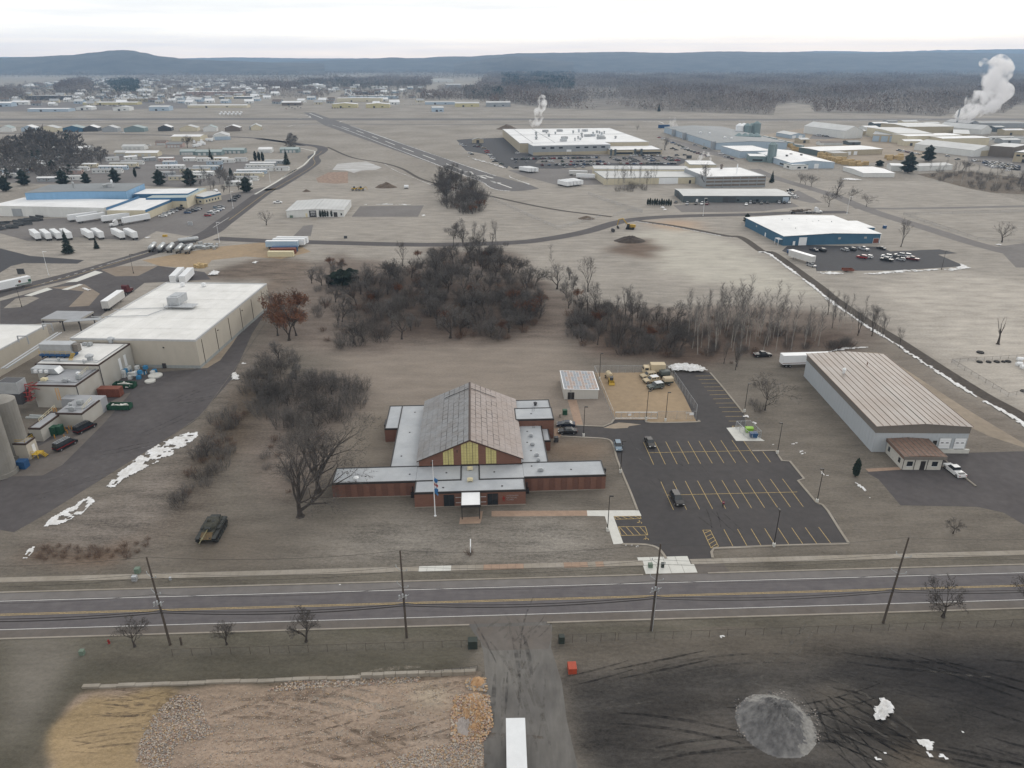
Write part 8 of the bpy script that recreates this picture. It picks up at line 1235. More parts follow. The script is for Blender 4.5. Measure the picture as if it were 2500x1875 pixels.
M('steel_tank', (.42,.44,.45), .35,.12,.6, metal=.5)
for i, (a, b) in enumerate((((1245,745), (1300,690)), ((1320,750), (1375,692)), ((1395,752), (1450,695)), ((1470,758), (1525,700)), ((1545,760), (1605,705)), ((1500,672), (1640,655)))):
 l_, r_ = hd(('T5', *a), ('T5', *b)); r = thing('tank_trailer', 'steel tank trailer in the close row on the sandy yard' if i < 5 else 'steel tank trailer standing crosswise behind the row', 'trailer', l_, r_, 'tank trailers on the sandy yard' if i < 5 else None); MB().lathe([(.1,-5), (.9,-4.9), (1.15,-4.6), (1.15,4.6), (.9,4.9), (.1,5)], (0,0,2.2), 14, axis='x').build('tank', 'steel_tank', r, smooth=True); MB().lathe([(.3,0), (.3,.25)], (0,0,3.3), 8).build('hatch', 'grey_metal', r); MB().box(-4.8,4.8,-.45,.45,.8,1.15).build('chassis', 'dark_metal', r); wheels(r, (-4,-2.8), (-.9,.9), .5,.4); MB().box(3.0,3.15,-.6,.6,0,.9).build('landing_leg', 'dark_metal', r)
rg = random.Random(15); sr = MB()
for q in scatter(Pn('T5', 1450,690,1600,660,1850,680,1800,710,1600,720), 26, rg, .8): sr.obox((*q, .7), rg.uniform(1,3), rg.uniform(.6,1.4), rg.uniform(.6,1.5), rg.uniform(0,3))
struct(sr.build('scrap_metal', 'steel_tank'), 'stuff')
sr = MB()
for q in scatter(Pn('T5', -60,500,150,480,330,440,340,480,120,540,-60,560), 60, rg): sr.obox((*q, .7), rg.uniform(2,7), rg.uniform(.3,.8), rg.uniform(.4,1.4), rg.uniform(-.5,.8))
struct(sr.build('steel_stock', 'wall_dark'), 'stuff')
M('lumber', (.45,.33,.17), .9,.2,.6)
for i, q in enumerate(scatter(Pn('B5', 740,590,960,640,1150,690,1420,740,1300,760,1040,720,800,660), 30, rg, 5)+scatter(Pn('B5', 240,480,400,490,600,560,540,570,300,510), 10, rg, 5)+scatter(Pn('B5', 1680,640,1880,640,1880,670,1680,670), 8, rg, 5)): h_ = rg.uniform(2.0,4.2); tag(MB().box(-2.5,2.5,-1.2,1.2,.15, h_*.46).box(-2.4,2.4,-1.1,1.1, h_*.5, h_).box(-2.5,-2.3,-1.2,1.2,0,.15).box(2.3,2.5,-1.2,1.2,0,.15).box(-.1,.1,-1.1,1.1, h_*.44, h_*.52).build('lumber_stack', 'lumber', None, (*q, 0), rg.uniform(-.5,.3)), 'yellow stack of sawn lumber in the mill yard', 'lumber stack', 'lumber stacks in the mill yard')
for i, q in enumerate(scatter(Pn('T5', 1620,850,1720,845,1725,865,1630,870), 6, rg, 1.6)): tag(MB().box(-.9,.9,-.6,.6,0,1.3).box(-.95,.95,-.65,.65,1.3,1.4).build('pallet_stack', 'lumber', None, (*q, 0), rg.uniform(0,3)), 'stack of wooden pallets beside the dock trailers', 'pallets', 'pallet stacks by the dock')
l_, r_ = hd(('T7', 1200,545), ('T7', 1100,540)); ex = thing('excavator', 'yellow crawler excavator beside the dark soil heap', 'excavator', l_, r_)
for s in (-1,1): MB().sweep([(-2.2,.1), (-2.5,.5), (-2.2,.95), (2.0,.95), (2.4,.5), (2.0,.1)], s*1.4-.35, s*1.4+.35).build('track', 'tyre', ex)
MB().box(-1.2,1.2,-1.1,1.1,.6,1.1).build('undercarriage', 'dark_metal', ex); MB().sweep([(-3.0,1.1), (-3.0,2.5), (-1.0,2.7), (.6,2.4), (1.6,1.9), (1.6,1.1)], -1.35,.3).build('engine_house', 'machine_yellow', ex); MB().sweep([(.2,1.2), (.2,3.1), (1.3,3.1), (1.8,2.2), (1.8,1.2)], .35,1.35).build('cab', 'glass', ex); MB().box(.1,1.4,.3,1.4,3.1,3.2).build('cab_roof', 'machine_yellow', ex)
MB().tube((1.2,-.3,2.0), (4.2,-.3,5.6), .32,.28,6).build('boom', 'machine_yellow', ex); MB().tube((4.2,-.3,5.6), (6.6,-.3,5.0), .28,.25,6).build('boom', 'machine_yellow', ex); MB().tube((6.6,-.3,5.1), (7.2,-.3,1.7), .25,.18,6).build('dipper_arm', 'machine_yellow', ex); MB().sweep([(7.2,1.9), (7.6,.9), (7.0,.1), (6.0,.2), (6.3,1.2)], -.9,.3).build('bucket', 'dark_metal', ex); MB().tube((2.2,-.3,1.7), (3.6,-.3,4.6), .1,.1,5).build('hydraulic_ram', 'chrome', ex)
r = thing('culvert_pipe', 'dark culvert pipe lying left of the soil heap', 'pipe', G('T7', 1008,565)); MB().lathe([(.8,-1.4), (1.0,-1.4), (1.0,1.4), (.8,1.4)], (0,0,1.0), 14, axis='y').build('pipe', 'dark_metal', r)
for x, lb in ((905, 'small yellow loader at the building site'), (960, 'yellow backhoe with raised arm at the building site')): r = thing('site_loader', lb, 'loader', G('T6', x, 222), R(10)); MB().box(-2.2,1.6,-.9,.9,.8,1.9).build('body', 'machine_yellow', r); MB().box(-.9,.5,-.8,.8,1.9,3.1).build('cab', 'glass', r); MB().tube((1.5,0,1.5), (3.4,0,2.8), .2,.16,5).tube((3.4,0,2.8), (4.4,0,.6), .16,.14,5).build('arm', 'machine_yellow', r); wheels(r, (-1.4,1.3), (-.9,.9), .75,.5)
r = thing('water_tank', 'small white tank on the building site', 'tank', G('T6', 1335,205)); MB().lathe([(.1,-1.6), (1.2,-1.5), (1.2,1.5), (.1,1.6)], (0,0,1.4), 12, axis='x').build('tank', 'white_metal', r); MB().box(-1.4,1.4,-.7,.7,0,.5).build('cradle', 'dark_metal', r)
l_, r_ = hd(('T8', 390,385), ('T8', 580,382)); fl = thing('flatbed_trailer', 'flatbed trailer loaded with scrap timber behind the blue hall', 'trailer', l_, r_); MB().box(-6.5,6.5,-1.25,1.25,1.2,1.4).build('deck', 'dark_metal', fl); ld = MB(); [ld.obox((rg.uniform(-5.5,5.5), rg.uniform(-.8,.8), rg.uniform(1.5,2.6)), rg.uniform(1.5,4), .35,.3, rg.uniform(-.3,.3), 0, rg.uniform(-.2,.2)) for _ in range(40)]; ld.build('timber_load', 'wall_brown', fl); wheels(fl, (-5,-3.8,4.5), (-.95,.95), .5,.4); tractor('lorry_tractor', 'white', 'white lorry tractor pulling the timber flatbed', *hd(('T8', 580,382), ('T8', 640,380)))
r = thing('utility_trailer', 'rusty flat utility trailer on the blue hall car park edge', 'trailer', G('T8', 850,832), R(-5)); MB().box(-2.4,2.4,-1.1,1.1,.6,.75).build('deck', 'rust_metal', r); [MB().box(-2.4,2.4, s*1.1-.04, s*1.1+.04,.75,1.5).build('side_rail', 'rust_metal', r) for s in (-1,1)]; wheels(r, (-.5,), (-1.15,1.15), .38,.25); MB().tube((2.4,0,.6), (3.9,0,.5), .07,.07,5).build('drawbar', 'rust_metal', r)
bin_(('T8', 395,690), 'bin_blue', 'blue bin left at the blue hall car park', 1.6,1.2,1.6); bin_(('T8', 405,700), 'bin_blue', 'second blue bin at the blue hall car park', 1.8,1.3,1.7); cabinet(('T8', 1135,498), 1.8,1.2,1.6, 'bin_blue', 'light blue box on the grass right of the blue hall'); cabinet(('T5', 1372,605), 2.2,1.4,1.0, 'machine_yellow', 'yellow salt box by the parked trailers'); cabinet(('T5', 1583,510), 2.6,.5,2.0, 'galv', 'grey green sign board on its island at the truck lot', 'sign_board', 'sign'); cabinet(('T5', 178,915), 3.0,.4,2.4, 'wall_dark', 'dark sign board beside the lorry road', 'sign_board', 'sign'); cabinet(('T6', 830,618), 1.6,1.0,1.2, 'wall_dark', 'small dark board beside the cross road', 'sign_board', 'sign'); cabinet(('T3', 1640,1045), 5,.6,3.0, 'wall_dark', 'dark sign board on the factory lawn', 'sign_board', 'sign')
fence('field_fence', 'chain link fence round the triangular field by the road', Pn('T7', -50,270,250,410,550,545,830,470,910,440), 1.8,6); fence('field_fence', 'chain link fence along the airfield corner', Pn('T7', 800,255,1000,330,1255,405,1130,405,1010,440), 2.0,6); fence('field_fence', 'wire fence round the pale field right of the road', Pn('T8', 2212,372,1280,395,1560,490,1850,590,2212,610), 1.6,8, post='wood_pole'); fence('paddock_fence', 'low wire fence round the paddock with tyres', Pn('U4', 2151,290,1605,325,2030,580,2151,560), 1.3,3, post='wood_pole')
for p, s in ((('U4', 1822,250), 1.3), (('U4', 1817,322), 1.0), (('U4', 1885,322), .9), (('U4', 1945,320), 1.0), (('U4', 2030,318), 1.0), (('U4', 1995,320), .7), (('U4', 2145,540), .9)): tag(MB().lathe([(.45*s, .05), (.8*s, .02), (.9*s, .2), (.8*s, .4), (.45*s, .36)], n=16).build('tractor_tyre', 'tyre', None, (*G(*p), 0)), 'large tyre lying flat in the grass' if s > 1.1 else 'old tyre lying in the paddock row', 'tyre', None if s > 1.1 else 'tyres in the paddock')
for p in (('U4', 2118,312), ('U4', 2110,348), ('U4', 2145,370)): tag(MB().lathe([(.02,-1.0), (.55,-.9), (.6,0), (.55,.9), (.02,1.0)], (0,0,.75), 12, axis='x').box(-.7,.7,-.3,.3,0,.35).build('gas_tank', 'white_metal', None, (*G(*p), 0)), 'white cylinder tank by the paddock', 'tank', 'white tanks by the paddock')
car2('pickup', 'black', ('U3', 1995,218), ('U3', 2065,215), 'black pickup box behind the warehouse wood')
# parked cars of the middle distance
def rowcars(specs, label, group, near=False, kinds=('sedan', 'suv', 'hatch', 'suv', 'pickup')):
 for i, (t, x, y, a, c) in enumerate(specs): car(kinds[i % len(kinds)] if kinds else 'sedan', c, G(t, x, y), a, '%s %s' % (CN.get(c, c), label), group, near)
CN = dict(black='black', white='white', silver='silver', grey='dark grey', red='red', blue='blue', navy='dark blue', tan='tan', green='green', yellow='yellow', pale_blue='pale blue', maroon='maroon'); rc = random.Random(21); CL = ['black', 'white', 'silver', 'grey', 'grey', 'white', 'navy', 'red', 'silver', 'black', 'blue', 'maroon', 'tan', 'black', 'white', 'green']
rowcars([('T8', x, y, a, c) for x, y, a, c in ((590,672,2.0, 'navy'), (650,675,2.0, 'black'), (828,670,2.0, 'silver'), (880,668,2.0, 'black'), (972,665,2.0, 'silver'), (1108,658,2.0, 'black'), (960,728,2.4, 'red'), (1008,724,2.4, 'white'), (1150,722,2.4, 'white'), (1150,748,2.4, 'black'), (1208,718,2.4, 'grey'), (1250,712,2.4, 'silver'), (1258,745,2.4, 'silver'), (1300,716,2.4, 'white'), (1350,742,2.4, 'maroon'), (570,792,2.0, 'silver'))], 'car on the car park of the blue hall', 'cars at the blue hall')
rowcars([('T7', 1530,325,-1.9, 'black'), ('T7', 1625,338,-1.9, 'silver'), ('T7', 1698,338,-1.9, 'black'), ('T7', 1748,338,-1.9, 'white'), ('T7', 1790,338,-1.9, 'maroon'), ('T7', 2115,342,-1.9, 'white'), ('T7', 2150,330,-1.9, 'silver'), ('T7', 2185,328,-1.9, 'black'), ('T8', 130,305,-1.9, 'black'), ('T8', 185,308,-1.9, 'grey'), ('T8', 230,305,-1.9, 'grey'), ('T8', 322,305,-1.9, 'silver'), ('T8', 362,305,-1.9, 'black'), ('T8', 400,302,-1.9, 'white'), ('T8', 410,210,.4, 'black'), ('T8', 400,228,.4, 'white'), ('T8', 430,248,.4, 'white'), ('T8', 452,262,.4, 'white')], 'vehicle in front of the long grey building', 'cars at the long grey building')
rowcars([('T5', x, y, a, c) for x, y, a, c in ((1355,440,.25, 'white'), (1385,425,.25, 'white'), (1420,412,.25, 'white'), (1450,398,.25, 'silver'), (1475,385,.25, 'black'), (1500,375,.25, 'black'), (1525,365,.25, 'grey'), (1560,412,.1, 'blue'), (1580,400,.1, 'grey'), (1605,395,.1, 'navy'), (1635,385,.1, 'silver'), (1650,378,.1, 'black'), (1728,435,.1, 'red'), (1755,420,.1, 'silver'), (1785,402,.1, 'white'), (1810,392,.1, 'blue'), (1835,380,.1, 'white'), (1800,370,.1, 'pale_blue'), (1840,366,.1, 'grey'), (1930,312,.1, 'black'), (1950,295,.1, 'black'), (1965,282,.1, 'black'), (1980,272,.1, 'navy'))], 'car in the lot of the blue trimmed factory', 'cars at the blue trimmed factory')
sp_ = []
for i in range(38): sp_.append(('B3', 830+i*31.5,552-i*.6,1.75, rc.choice(CL))) if i not in (3,11,25) else None
for x in list(range(1240,1420,45))+[1510]+list(range(1625,2080,44)): sp_.append(('B3', x, 583,1.75, rc.choice(CL)))
for x in (885,1030,885): sp_.append(('B3', x, 590,1.7, 'silver'))
for i in range(21): sp_.append(('B3', 1190+i*47,632-i*.9,1.75, rc.choice(CL))) if rc.random() < .85 else None
for x in (1545,1690,1790): sp_.append(('B3', x, 660,1.75, 'silver'))
rowcars(sp_, 'car in the long rows before the white roofed factory', 'cars before the white roofed factory')
rowcars([('B3', x, y, .3, rc.choice(CL)) for x, y in ((330,375), (375,385), (400,360), (450,400), (490,440), (500,460), (530,490), (550,520), (570,545), (600,582), (685,615), (265,470), (290,485), (140,350), (185,372), (890,668), (905,470), (1070,495))], 'car at the left end of the factory lot', 'cars at the left end of the factory lot')
s2 = [('B4', 715+i*46,258+i*18.3,-.1, rc.choice(CL)) for i in range(9)]+[('B4', 1035+i*42,408+i*13,-.1, rc.choice(CL)) for i in range(9)]+[('B4', 1200,360,-.1, 'silver'), ('B4', 895,408,0, 'black'), ('B4', 945,425,0, 'black'), ('B4', 955,500,0, 'grey'), ('B4', 1060,495,0, 'black'), ('B4', 1330,405,-.1, 'green'), ('B4', 1550,480,-.1, 'white'), ('B4', 1620,515,-.1, 'silver'), ('B4', 1660,528,-.1, 'grey'), ('B4', 1700,545,-.1, 'maroon')]
rowcars(s2, 'car along the grey blue factory drive', 'cars along the grey blue factory')
s3 = []
for k in range(5):
 for x0, y0 in ((70,530), (250,540), (520,535), (780,530)): s3.append(('B4', x0+k*26, y0+k*10,.2, rc.choice(CL))); s3.append(('B4', x0+75+k*26, y0-2+k*10,.2, rc.choice(CL))) if x0 > 100 else None
for i in range(11): s3.append(('B4', 330+i*40,502,1.7, rc.choice(CL)))
for i in range(17): s3.append(('B4', 190+i*46,612,1.7, rc.choice(CL)))
rowcars(s3, 'car in the block of rows before the factory office', 'cars before the factory office')
s4 = [('B6', 1610+i*46,790+j*26+i*7,.1, rc.choice(CL)) for i in range(12) for j in range(3) if rc.random() < .9]+[('B6', 1030,710,0, 'silver'), ('B6', 1185,760,.4, 'grey'), ('B6', 1740,880,.1, 'white'), ('B6', 1850,870,.1, 'grey'), ('B6', 1960,930,.1, 'white'), ('B6', 1430,780,.4, 'silver'), ('B6', 1470,785,.4, 'white'), ('B6', 1510,790,.4, 'tan')]+[('B5', 770+i*26,285+i*4,-.1, rc.choice(CL)) for i in range(12)]+[('B5', 760+i*24,340+i*3,-.1, rc.choice(CL)) for i in range(6)]+[('B6', 280+i*40,620+i*8,.2, rc.choice(CL)) for i in range(9)]
rowcars(s4, 'car on the crowded mill car park', 'cars at the mill')
rowcars([('B1', 120,800,.1, 'black'), ('B1', 420,700,.1, 'red'), ('B1', 540,672,.1, 'red'), ('B1', 1035,545,.1, 'black'), ('B1', 1850,672,.1, 'black'), ('B1', 2010,365,.1, 'white'), ('B1', 1655,192,0, 'white'), ('B2', 760,575,.1, 'white'), ('B2', 730,770,.3, 'silver'), ('B2', 1650,1140,.1, 'white'), ('B2', 545,380,.1, 'white')], 'car standing among the mobile homes', 'cars among the mobile homes')
rowcars([('T2', 290+i*24,618+(i % 3)*8,1.6, rc.choice(CL)) for i in range(8)]+[('T2', 720+i*22,628,1.6, 'black') for i in range(5)]+[('T2', 1240+i*26,600,1.6, 'white') for i in range(10)]+[('T1', 780+i*28,606,1.6, rc.choice(CL)) for i in range(10)], 'car far off beside the airfield sheds', 'cars by the airfield sheds')
for i in range(12): tag(MB().lathe([(.3,0), (.3,2), (2.2,2.2), (2.2,4), (.3,4.4)], n=8).build('feed_tank', 'white_metal', None, (*G('T1', 1830+(i % 6)*33+(i//6)*12,690-(i//6)*14), 0)), 'round white tank in the double row on the airfield', 'tank', 'white tanks on the airfield')
c_ = Vector(G('C2', 1586,945,4.05)); e_ = Vector(G('C2', 1602,1482,4.05)); d_ = (e_-c_).normalized(); o = put(TRL[('white_metal', 16)], tuple(c_+d_*8), math.atan2(d_.y, d_.x), 'white semi trailer rolling down the yard drive'); o['category'] = 'trailer'
if 'group' in o: del o['group']
# far woods, hills, steam, haze
def forest(name, pts, spacing, Hm, seed, tri_n, mats, exclude=(), wide=1.0, ever=0.0, jit=.45, clear=.92, ymax=11500):
 poly = [wp(p) for p in pts]; rs = np.random.RandomState(seed); xs = [p[0] for p in poly]; ys = [p[1] for p in poly]
 X, Y = np.meshgrid(np.arange(min(xs), max(xs), spacing), np.arange(min(ys), max(ys), spacing)); X = X.ravel()+rs.uniform(-jit, jit, X.size)*spacing; Y = Y.ravel()+rs.uniform(-jit, jit, Y.size)*spacing
 def ip(poly):
  c = np.zeros(X.shape, bool); j = len(poly)-1
  for i in range(len(poly)):
   (xa, ya), (xb, yb) = poly[i], poly[j]
   if ya != yb: c ^= ((ya > Y) != (yb > Y)) & (X < (xb-xa)*(Y-ya)/(yb-ya)+xa)
   j = i
  return c
 ok = ip(poly) & (np.abs(X) < Y*.76+60) & (Y < ymax)
 for e in exclude: ok &= ~ip([wp(p) for p in e])
 ok &= np.sin(X*.0113+seed*2.1)*np.sin(Y*.0061+seed)+.6*np.sin(X*.031+Y*.013+seed) < clear; X, Y = X[ok], Y[ok]; n = X.size
 if n == 0: return
 k = tri_n; s = Hm*rs.uniform(.65,1.25, n)*(1+.38*np.sin(X*.017+seed)*np.sin(Y*.012+X*.003)); ev = rs.rand(n) < ever*(1+np.sin(X*.006+Y*.004+seed))
 th = rs.uniform(0,6.283, (n, k)); t = rs.uniform(.08,1, (n, k)); rad = wide*np.where(ev[:, None], (1-t)*.32,.42*np.sin(np.pi*np.clip(t, .05,.97))**.7)*s[:, None]*np.sqrt(rs.uniform(.05,1, (n, k))); cx = X[:, None]+np.cos(th)*rad; cy_ = Y[:, None]+np.sin(th)*rad; cz = t*s[:, None]
 L = s[:, None]*rs.uniform(.10,.24, (n, k)); w = s[:, None]*rs.uniform(.02,.05, (n, k))*np.where(ev[:, None], 3.0,1.6); dx = np.cos(th)*.5+rs.normal(0,.3, (n, k)); dy = np.sin(th)*.5+rs.normal(0,.3, (n, k)); dz = np.where(ev[:, None], -.2,.9)+rs.normal(0,.2, (n, k))
 sx = rs.normal(0,1, (n, k)); sy = rs.normal(0,1, (n, k)); nn = np.hypot(sx, sy)+1e-6; sx, sy = sx/nn*w, sy/nn*w
 A = np.stack([cx-sx, cy_-sy, cz], -1); B = np.stack([cx+sx, cy_+sy, cz], -1); C = np.stack([cx+dx*L, cy_+dy*L, cz+dz*L], -1); V = np.stack([A, B, C], 2).reshape(-1,3)
 tw = s*.02; T1 = np.stack([X-tw, Y, X*0], -1); T2 = np.stack([X+tw, Y, X*0], -1); T3 = np.stack([X, Y, s*.8], -1); V = np.concatenate([V, np.stack([T1, T2, T3], 1).reshape(-1,3)])
 m_ = V.shape[0]//3; me = bpy.data.meshes.new(name); me.vertices.add(m_*3); me.vertices.foreach_set('co', V.astype(np.float32).ravel()); me.loops.add(m_*3); me.loops.foreach_set('vertex_index', np.arange(m_*3, dtype=np.int32)); me.polygons.add(m_); me.polygons.foreach_set('loop_start', np.arange(0, m_*3,3, dtype=np.int32)); me.polygons.foreach_set('loop_total', np.full(m_, 3, np.int32))
 for q in mats: me.materials.append(MATS[q])
 mi = np.concatenate([np.repeat(np.where(ev, 1, np.where(rs.rand(n)+.7*np.sin(X*.013+1.3*np.sin(Y*.007)+seed) > .75,2,0)), k), np.zeros(n)]).astype(np.int32); me.polygons.foreach_set('material_index', np.minimum(mi, len(mats)-1)); me.update(); me.validate(); return struct(ob(name, me), 'stuff')
M('wood_grey', (.225,.20,.185), .95,.35,.012, **wc); M('wood_brown', (.15,.115,.098), .95,.3,.012, **wc); M('wood_pine', (.03,.045,.038), .95,.25,.01, **wc); WM = ['wood_grey', 'wood_pine', 'wood_brown']
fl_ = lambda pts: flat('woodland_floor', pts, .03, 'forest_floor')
F1 = Pn('T3', -150,480,60,580,500,628,800,640,1500,655,2212,680)+Pn('T4', 280,635,300,560,420,540,560,560,600,615,1200,628,1560,645,1700,620,2060,620,2150,560,2500,540,2500,350,1000,330)+Pn('T3', 1500,360,700,360,0,330)
EX = [Pn('T3', 280,480,1050,480,1050,520,780,545,760,500,300,495), Pn('T3', 790,555,1150,555,1150,590,780,600), Pn('T4', 240,660,300,600,350,570,440,540,540,555,600,590,580,650)]
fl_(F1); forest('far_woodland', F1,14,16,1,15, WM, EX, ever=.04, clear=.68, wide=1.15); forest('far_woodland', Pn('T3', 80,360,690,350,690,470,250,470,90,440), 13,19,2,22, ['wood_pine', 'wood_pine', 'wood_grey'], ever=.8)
F2 = Pn('T2', 1430,560,1600,480,2150,455,2212,460)+Pn('T3', 60,580,60,600)+Pn('T2', 1900,560); forest('far_woodland', F2,12,13,3,20, WM, ever=.3)
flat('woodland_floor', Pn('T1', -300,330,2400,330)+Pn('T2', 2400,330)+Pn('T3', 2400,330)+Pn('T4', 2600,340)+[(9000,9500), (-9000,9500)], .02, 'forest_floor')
F3 = Pn('T1', -300,375,700,370,1100,395,1700,440,2212,460)+Pn('T2', 300,445,700,430,1100,440,1550,430,2200,450)+Pn('T3', 100,400,700,360,1500,365)+Pn('T4', 1000,340,2600,360,2600,265)+Pn('T3', 0,270)+Pn('T1', -300,280)
X3 = [Pn('T1', -300,385,650,380,560,400,400,430,-300,450), Pn('T3', 150,275,900,295,900,308,200,300), Pn('T2', 770,358,1100,352,1110,372,780,382), Pn('T3', 700,365,840,362,840,390,700,388), Pn('T3', 1280,368,1460,372,1440,388,1280,384), Pn('T3', 1860,376,2130,376,2130,405,1880,408), Pn('T2', 1540,390,2160,380,2160,460,1600,470), Pn('T4', 0,360,380,365,360,400,100,390)]
forest('far_woodland', F3,32,18,4,9, WM, X3, wide=1.6, ever=.22, ymax=6800)
for q in X3: flat('far_field', q, .05, 'field')
F4 = Pn('T1', -400,285,2400,285)+Pn('T3', 0,280,2400,275)+Pn('T4', 2700,268)+[(9000,11000), (-9000,11000)]
X4 = [Pn('T1', 850,262,1250,260,1620,268,1500,285,1200,282,900,272), Pn('T1', 0,300,200,305,180,320,0,330), Pn('T2', 210,252,700,250,700,262,250,264)]
forest('far_woodland', F4,60,20,5,7, WM, X4, wide=1.9, ever=.15)
for q in X4: flat('far_field', q, .06, 'field')
forest('far_woodland', Pn('T1', 0,470,650,385,1100,390,1600,400,2200,440)+Pn('T2', 300,430,700,420,1500,420,1500,560,600,560,0,540)+Pn('T1', 1400,590,800,590,300,580,0,580), 19,11,6,20, WM, [Pn('T2', 600,560,850,460,930,460,760,570)], ever=.28); forest('far_woodland', Pn('T2', -50,430,700,400,1100,385,1560,400,1540,440,1100,450,400,470), 14,15,12,18, WM, ever=.35); forest('far_woodland', Pn('T1', 460,460,700,400,800,430,740,500,470,500), 9,15,7,22, ['wood_brown', 'wood_grey'], ever=0); forest('far_woodland', Pn('T1', 880,420,1160,410,1150,500,980,510), 13,15,8,22, ['wood_pine', 'wood_pine'], ever=1.0); forest('far_woodland', Pn('T2', 1820,480,2200,460)+Pn('T3', 60,560)+Pn('T2', 2200,560,1830,555), 11,16,9,22, ['wood_pine', 'wood_pine', 'wood_grey'], ever=.7); forest('far_woodland', Pn('T1', 0,480,170,480,210,550,0,560), 10,14,10,22, ['wood_brown', 'wood_grey'])
forest('far_trees', Pn('B1', 0,560,700,500,1400,500,2212,540)+Pn('B2', 900,600,1000,800,500,880,0,880)+Pn('B1', 1000,840,0,840), 11,9,41,90, ['twig_grey', 'needle', 'twig'], ever=.06, clear=.35)
forest('far_trees', Pn('B1', 0,470,500,300,1100,330,1150,450,500,560,0,560), 13,12,24,100, ['twig', 'needle', 'twig_grey'], ever=.08, clear=.5); forest('far_trees', Pn('B2', 600,330,1900,300,1850,420,1300,480,800,420), 10,11,25,100, ['twig', 'needle', 'twig_grey'], ever=.1, clear=.6)
M('hill', (.045,.043,.042), .95, col2=(.10,.094,.086), scale=.006, stretch=(1,2,1), **wc)
def hills(name, D, pts, half, seed):
 mb = MB(); P_ = [(x/.8848, y/.8848) for x, y in pts]; N = 170; xs = [P_[0][0]+(P_[-1][0]-P_[0][0])*i/N for i in range(N+1)]; rows = 7
 for i, x in enumerate(xs):
  for (xa, ya), (xb, yb) in zip(P_, P_[1:]):
   if xa <= x <= xb: t = (x-xa)/(xb-xa); t = t*t*(3-2*t); y = ya+(yb-ya)*t; break
  y += .9*noise.noise(Vector((x*.05, seed, 0)))+.5*noise.noise(Vector((x*.2, seed, 1))); b = 937.5-y; zc = max(2, HC-D*(F*SP-b*CP)/(F*CP+b*SP)); kx = (x-1250)/(F*CP+b*SP)
  for j in range(rows):
   f = j/(rows-1)*2-1; d = D+f*half; z = zc*max(0,1-abs(f))**.75*(1+.10*noise.noise(Vector((x*.04, j*.9, seed)))*(abs(f) > .05)) if abs(f) < 1 else -5; mb.v.append((kx*D*(1+f*half/D), d, z))
 mb.f = [(i*rows+j, (i+1)*rows+j, (i+1)*rows+j+1, i*rows+j+1) for i in range(N) for j in range(rows-1)]; mb.m = [0]*len(mb.f); return struct(mb.build(name, 'hill', None, None, 0, True))
hills('hills', 6000, [(-250,128), (0,125), (60,123), (150,119), (205,113), (240,109), (265,108), (285,109), (310,114), (350,122), (410,128), (480,131), (600,135), (700,137)], 550,1); hills('hills', 10300, [(-300,124), (0,123), (380,126), (500,124), (700,126), (1000,125), (1150,122), (1400,124)], 900,2); hills('hills', 7600, [(560,135), (780,128), (850,124), (900,126), (960,122), (1010,122), (1060,119), (1120,115), (1200,114), (1330,112), (1450,114), (1560,111), (1700,113), (1850,115), (2000,113), (2300,117), (2500,120)], 1000,3); hills('hills', 11000, [(1500,116), (1650,113), (1800,110), (1900,112), (2050,108), (2212,106), (2450,108)], 900,4); hills('hills', 6400, [(980,137), (1030,130), (1060,126), (1100,122), (1130,122), (1170,127), (1240,134)], 450,5)
def steam(name, label, chain, dens, seed, nscale=.09):
 m = bpy.data.materials.new('steam'); m.use_nodes = True; n, l = m.node_tree.nodes, m.node_tree.links; n.clear(); out = n.new('ShaderNodeOutputMaterial'); v = n.new('ShaderNodeVolumePrincipled'); v.inputs['Color'].default_value = (.97,.97,.98,1); v.inputs['Anisotropy'].default_value = .1
 tcx = n.new('ShaderNodeTexCoord'); t = n.new('ShaderNodeTexNoise'); t.inputs['Scale'].default_value = nscale; t.inputs['Detail'].default_value = 8; l.new(tcx.outputs['Object'], t.inputs['Vector']); mr = n.new('ShaderNodeMapRange'); mr.inputs['From Min'].default_value = .45; mr.inputs['From Max'].default_value = .6; mr.inputs['To Max'].default_value = dens; l.new(t.outputs['Fac'], mr.inputs['Value']); l.new(mr.outputs[0], v.inputs['Density']); l.new(v.outputs[0], out.inputs['Volume'])
 MATS[name+str(seed)] = m; bm = bmesh.new(); rg = random.Random(seed); c0 = Vector(chain[0][0])
 mbd = bpy.data.metaballs.new('tmp'); mbd.resolution = max(.5, chain[-1][1]*.11); mo = bpy.data.objects.new('tmp', mbd); col.objects.link(mo)
 for (p, r), (q, s) in zip(chain, chain[1:]):
  for k in range(9): f = k/9; e = mbd.elements.new(); rr = r+(s-r)*f; e.co = Vector(p)*(1-f)+Vector(q)*f-c0+Vector((rg.gauss(0,1), rg.gauss(0,1), rg.gauss(0,.8)))*rr*.5; e.radius = rr*rg.uniform(.6,1.5)
 bpy.context.view_layer.update(); me = bpy.data.meshes.new_from_object(mo.evaluated_get(bpy.context.evaluated_depsgraph_get())); bpy.data.objects.remove(mo); me.materials.clear(); me.materials.append(m); return tag(ob(name, me, None, tuple(c0)), label, 'steam')
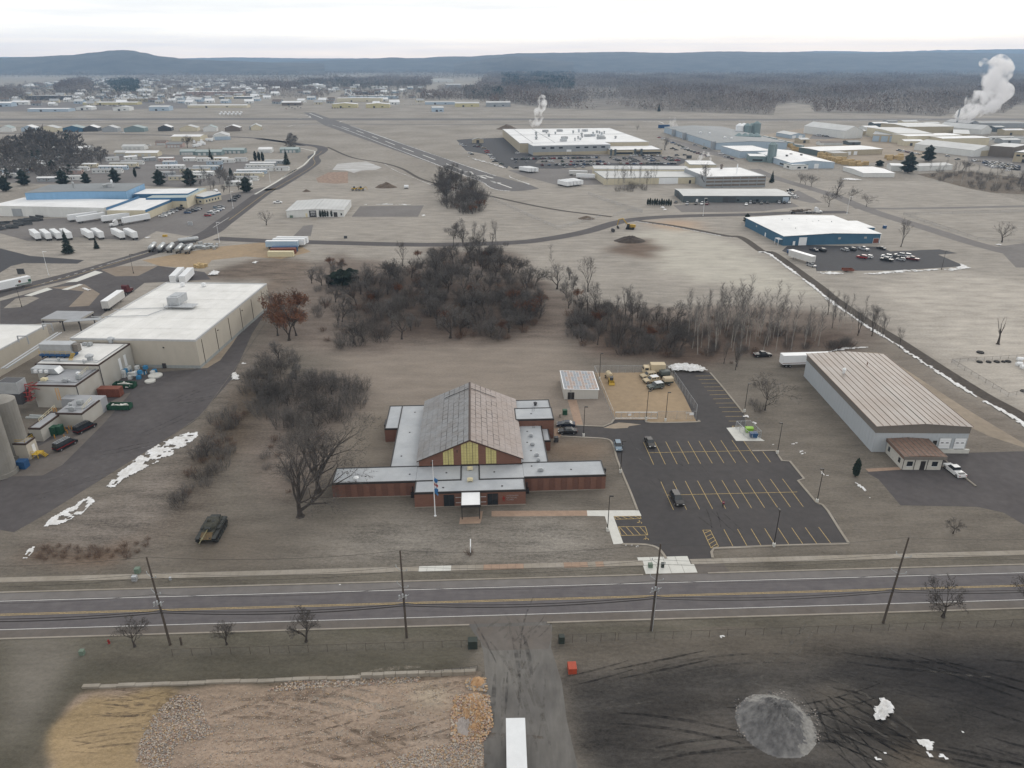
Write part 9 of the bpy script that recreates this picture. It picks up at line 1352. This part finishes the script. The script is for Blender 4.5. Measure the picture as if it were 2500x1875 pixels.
def ray(t, x, y, Y):
 x, y = px(t, x, y); b = 937.5-y; k = Y/(F*CP+b*SP); return ((x-1250)*k, Y, HC-(F*SP-b*CP)*k)
Yc = G('B6', 1150,285)[1]
steam('steam_plume', 'large white steam plume rising from the mill chimney', [(ray('T4', 1688,670, Yc), 4), (ray('T4', 1740,620, Yc+4), 9), (ray('T4', 1830,550, Yc+8), 14), (ray('T4', 1930,530, Yc+12), 14), (ray('T4', 2010,480, Yc+14), 14), (ray('T4', 1980,400, Yc+16), 12), (ray('T4', 2010,330, Yc+18), 13), (ray('T4', 2010,270, Yc+20), 14), (ray('T4', 2000,240, Yc+22), 12)], .2,1,.07)
Yf = G('T3', 345,770,9)[1]
steam('steam_plume', 'thin white steam plume above the white roofed factory', [(ray('T3', 335,770, Yf), 2.5), (ray('T3', 375,735, Yf), 4.5), (ray('T3', 395,680, Yf), 5.5), (ray('T3', 410,620, Yf), 6), (ray('T3', 420,570, Yf), 6), (ray('T3', 418,535, Yf), 4.5)], .2,2,.14)
Yg = G('B4', 1280,585,8)[1]
steam('steam_plume', 'small wisp of steam over the cream factory block', [(ray('B4', 1268,550, Yg), 1.2), (ray('B4', 1290,505, Yg), 2.2), (ray('B4', 1350,480, Yg), 2.6), (ray('B4', 1410,460, Yg), 2.2)], .2,3,.3); Yh = G('B4', 880,110,7)[1]
steam('steam_plume', 'small steam puff at the far end of the grey blue factory', [(ray('B4', 880,110, Yh), 3), (ray('B4', 885,80, Yh), 5), (ray('B4', 890,45, Yh), 5), (ray('B4', 892,25, Yh), 4)], .06,4,.15)
hz = bpy.data.materials.new('haze'); hz.use_nodes = True; n, l = hz.node_tree.nodes, hz.node_tree.links; n.clear(); out = n.new('ShaderNodeOutputMaterial'); v = n.new('ShaderNodeVolumePrincipled'); v.inputs['Color'].default_value = (.44,.68,1.0,1); v.inputs['Density'].default_value = 7.5e-5; v.inputs['Anisotropy'].default_value = .0; l.new(v.outputs[0], out.inputs['Volume'])
MATS['haze'] = hz; hb = MB().box(-12500,12500,-500,12500,-8,330).build('haze', 'haze'); struct(hb, 'stuff')
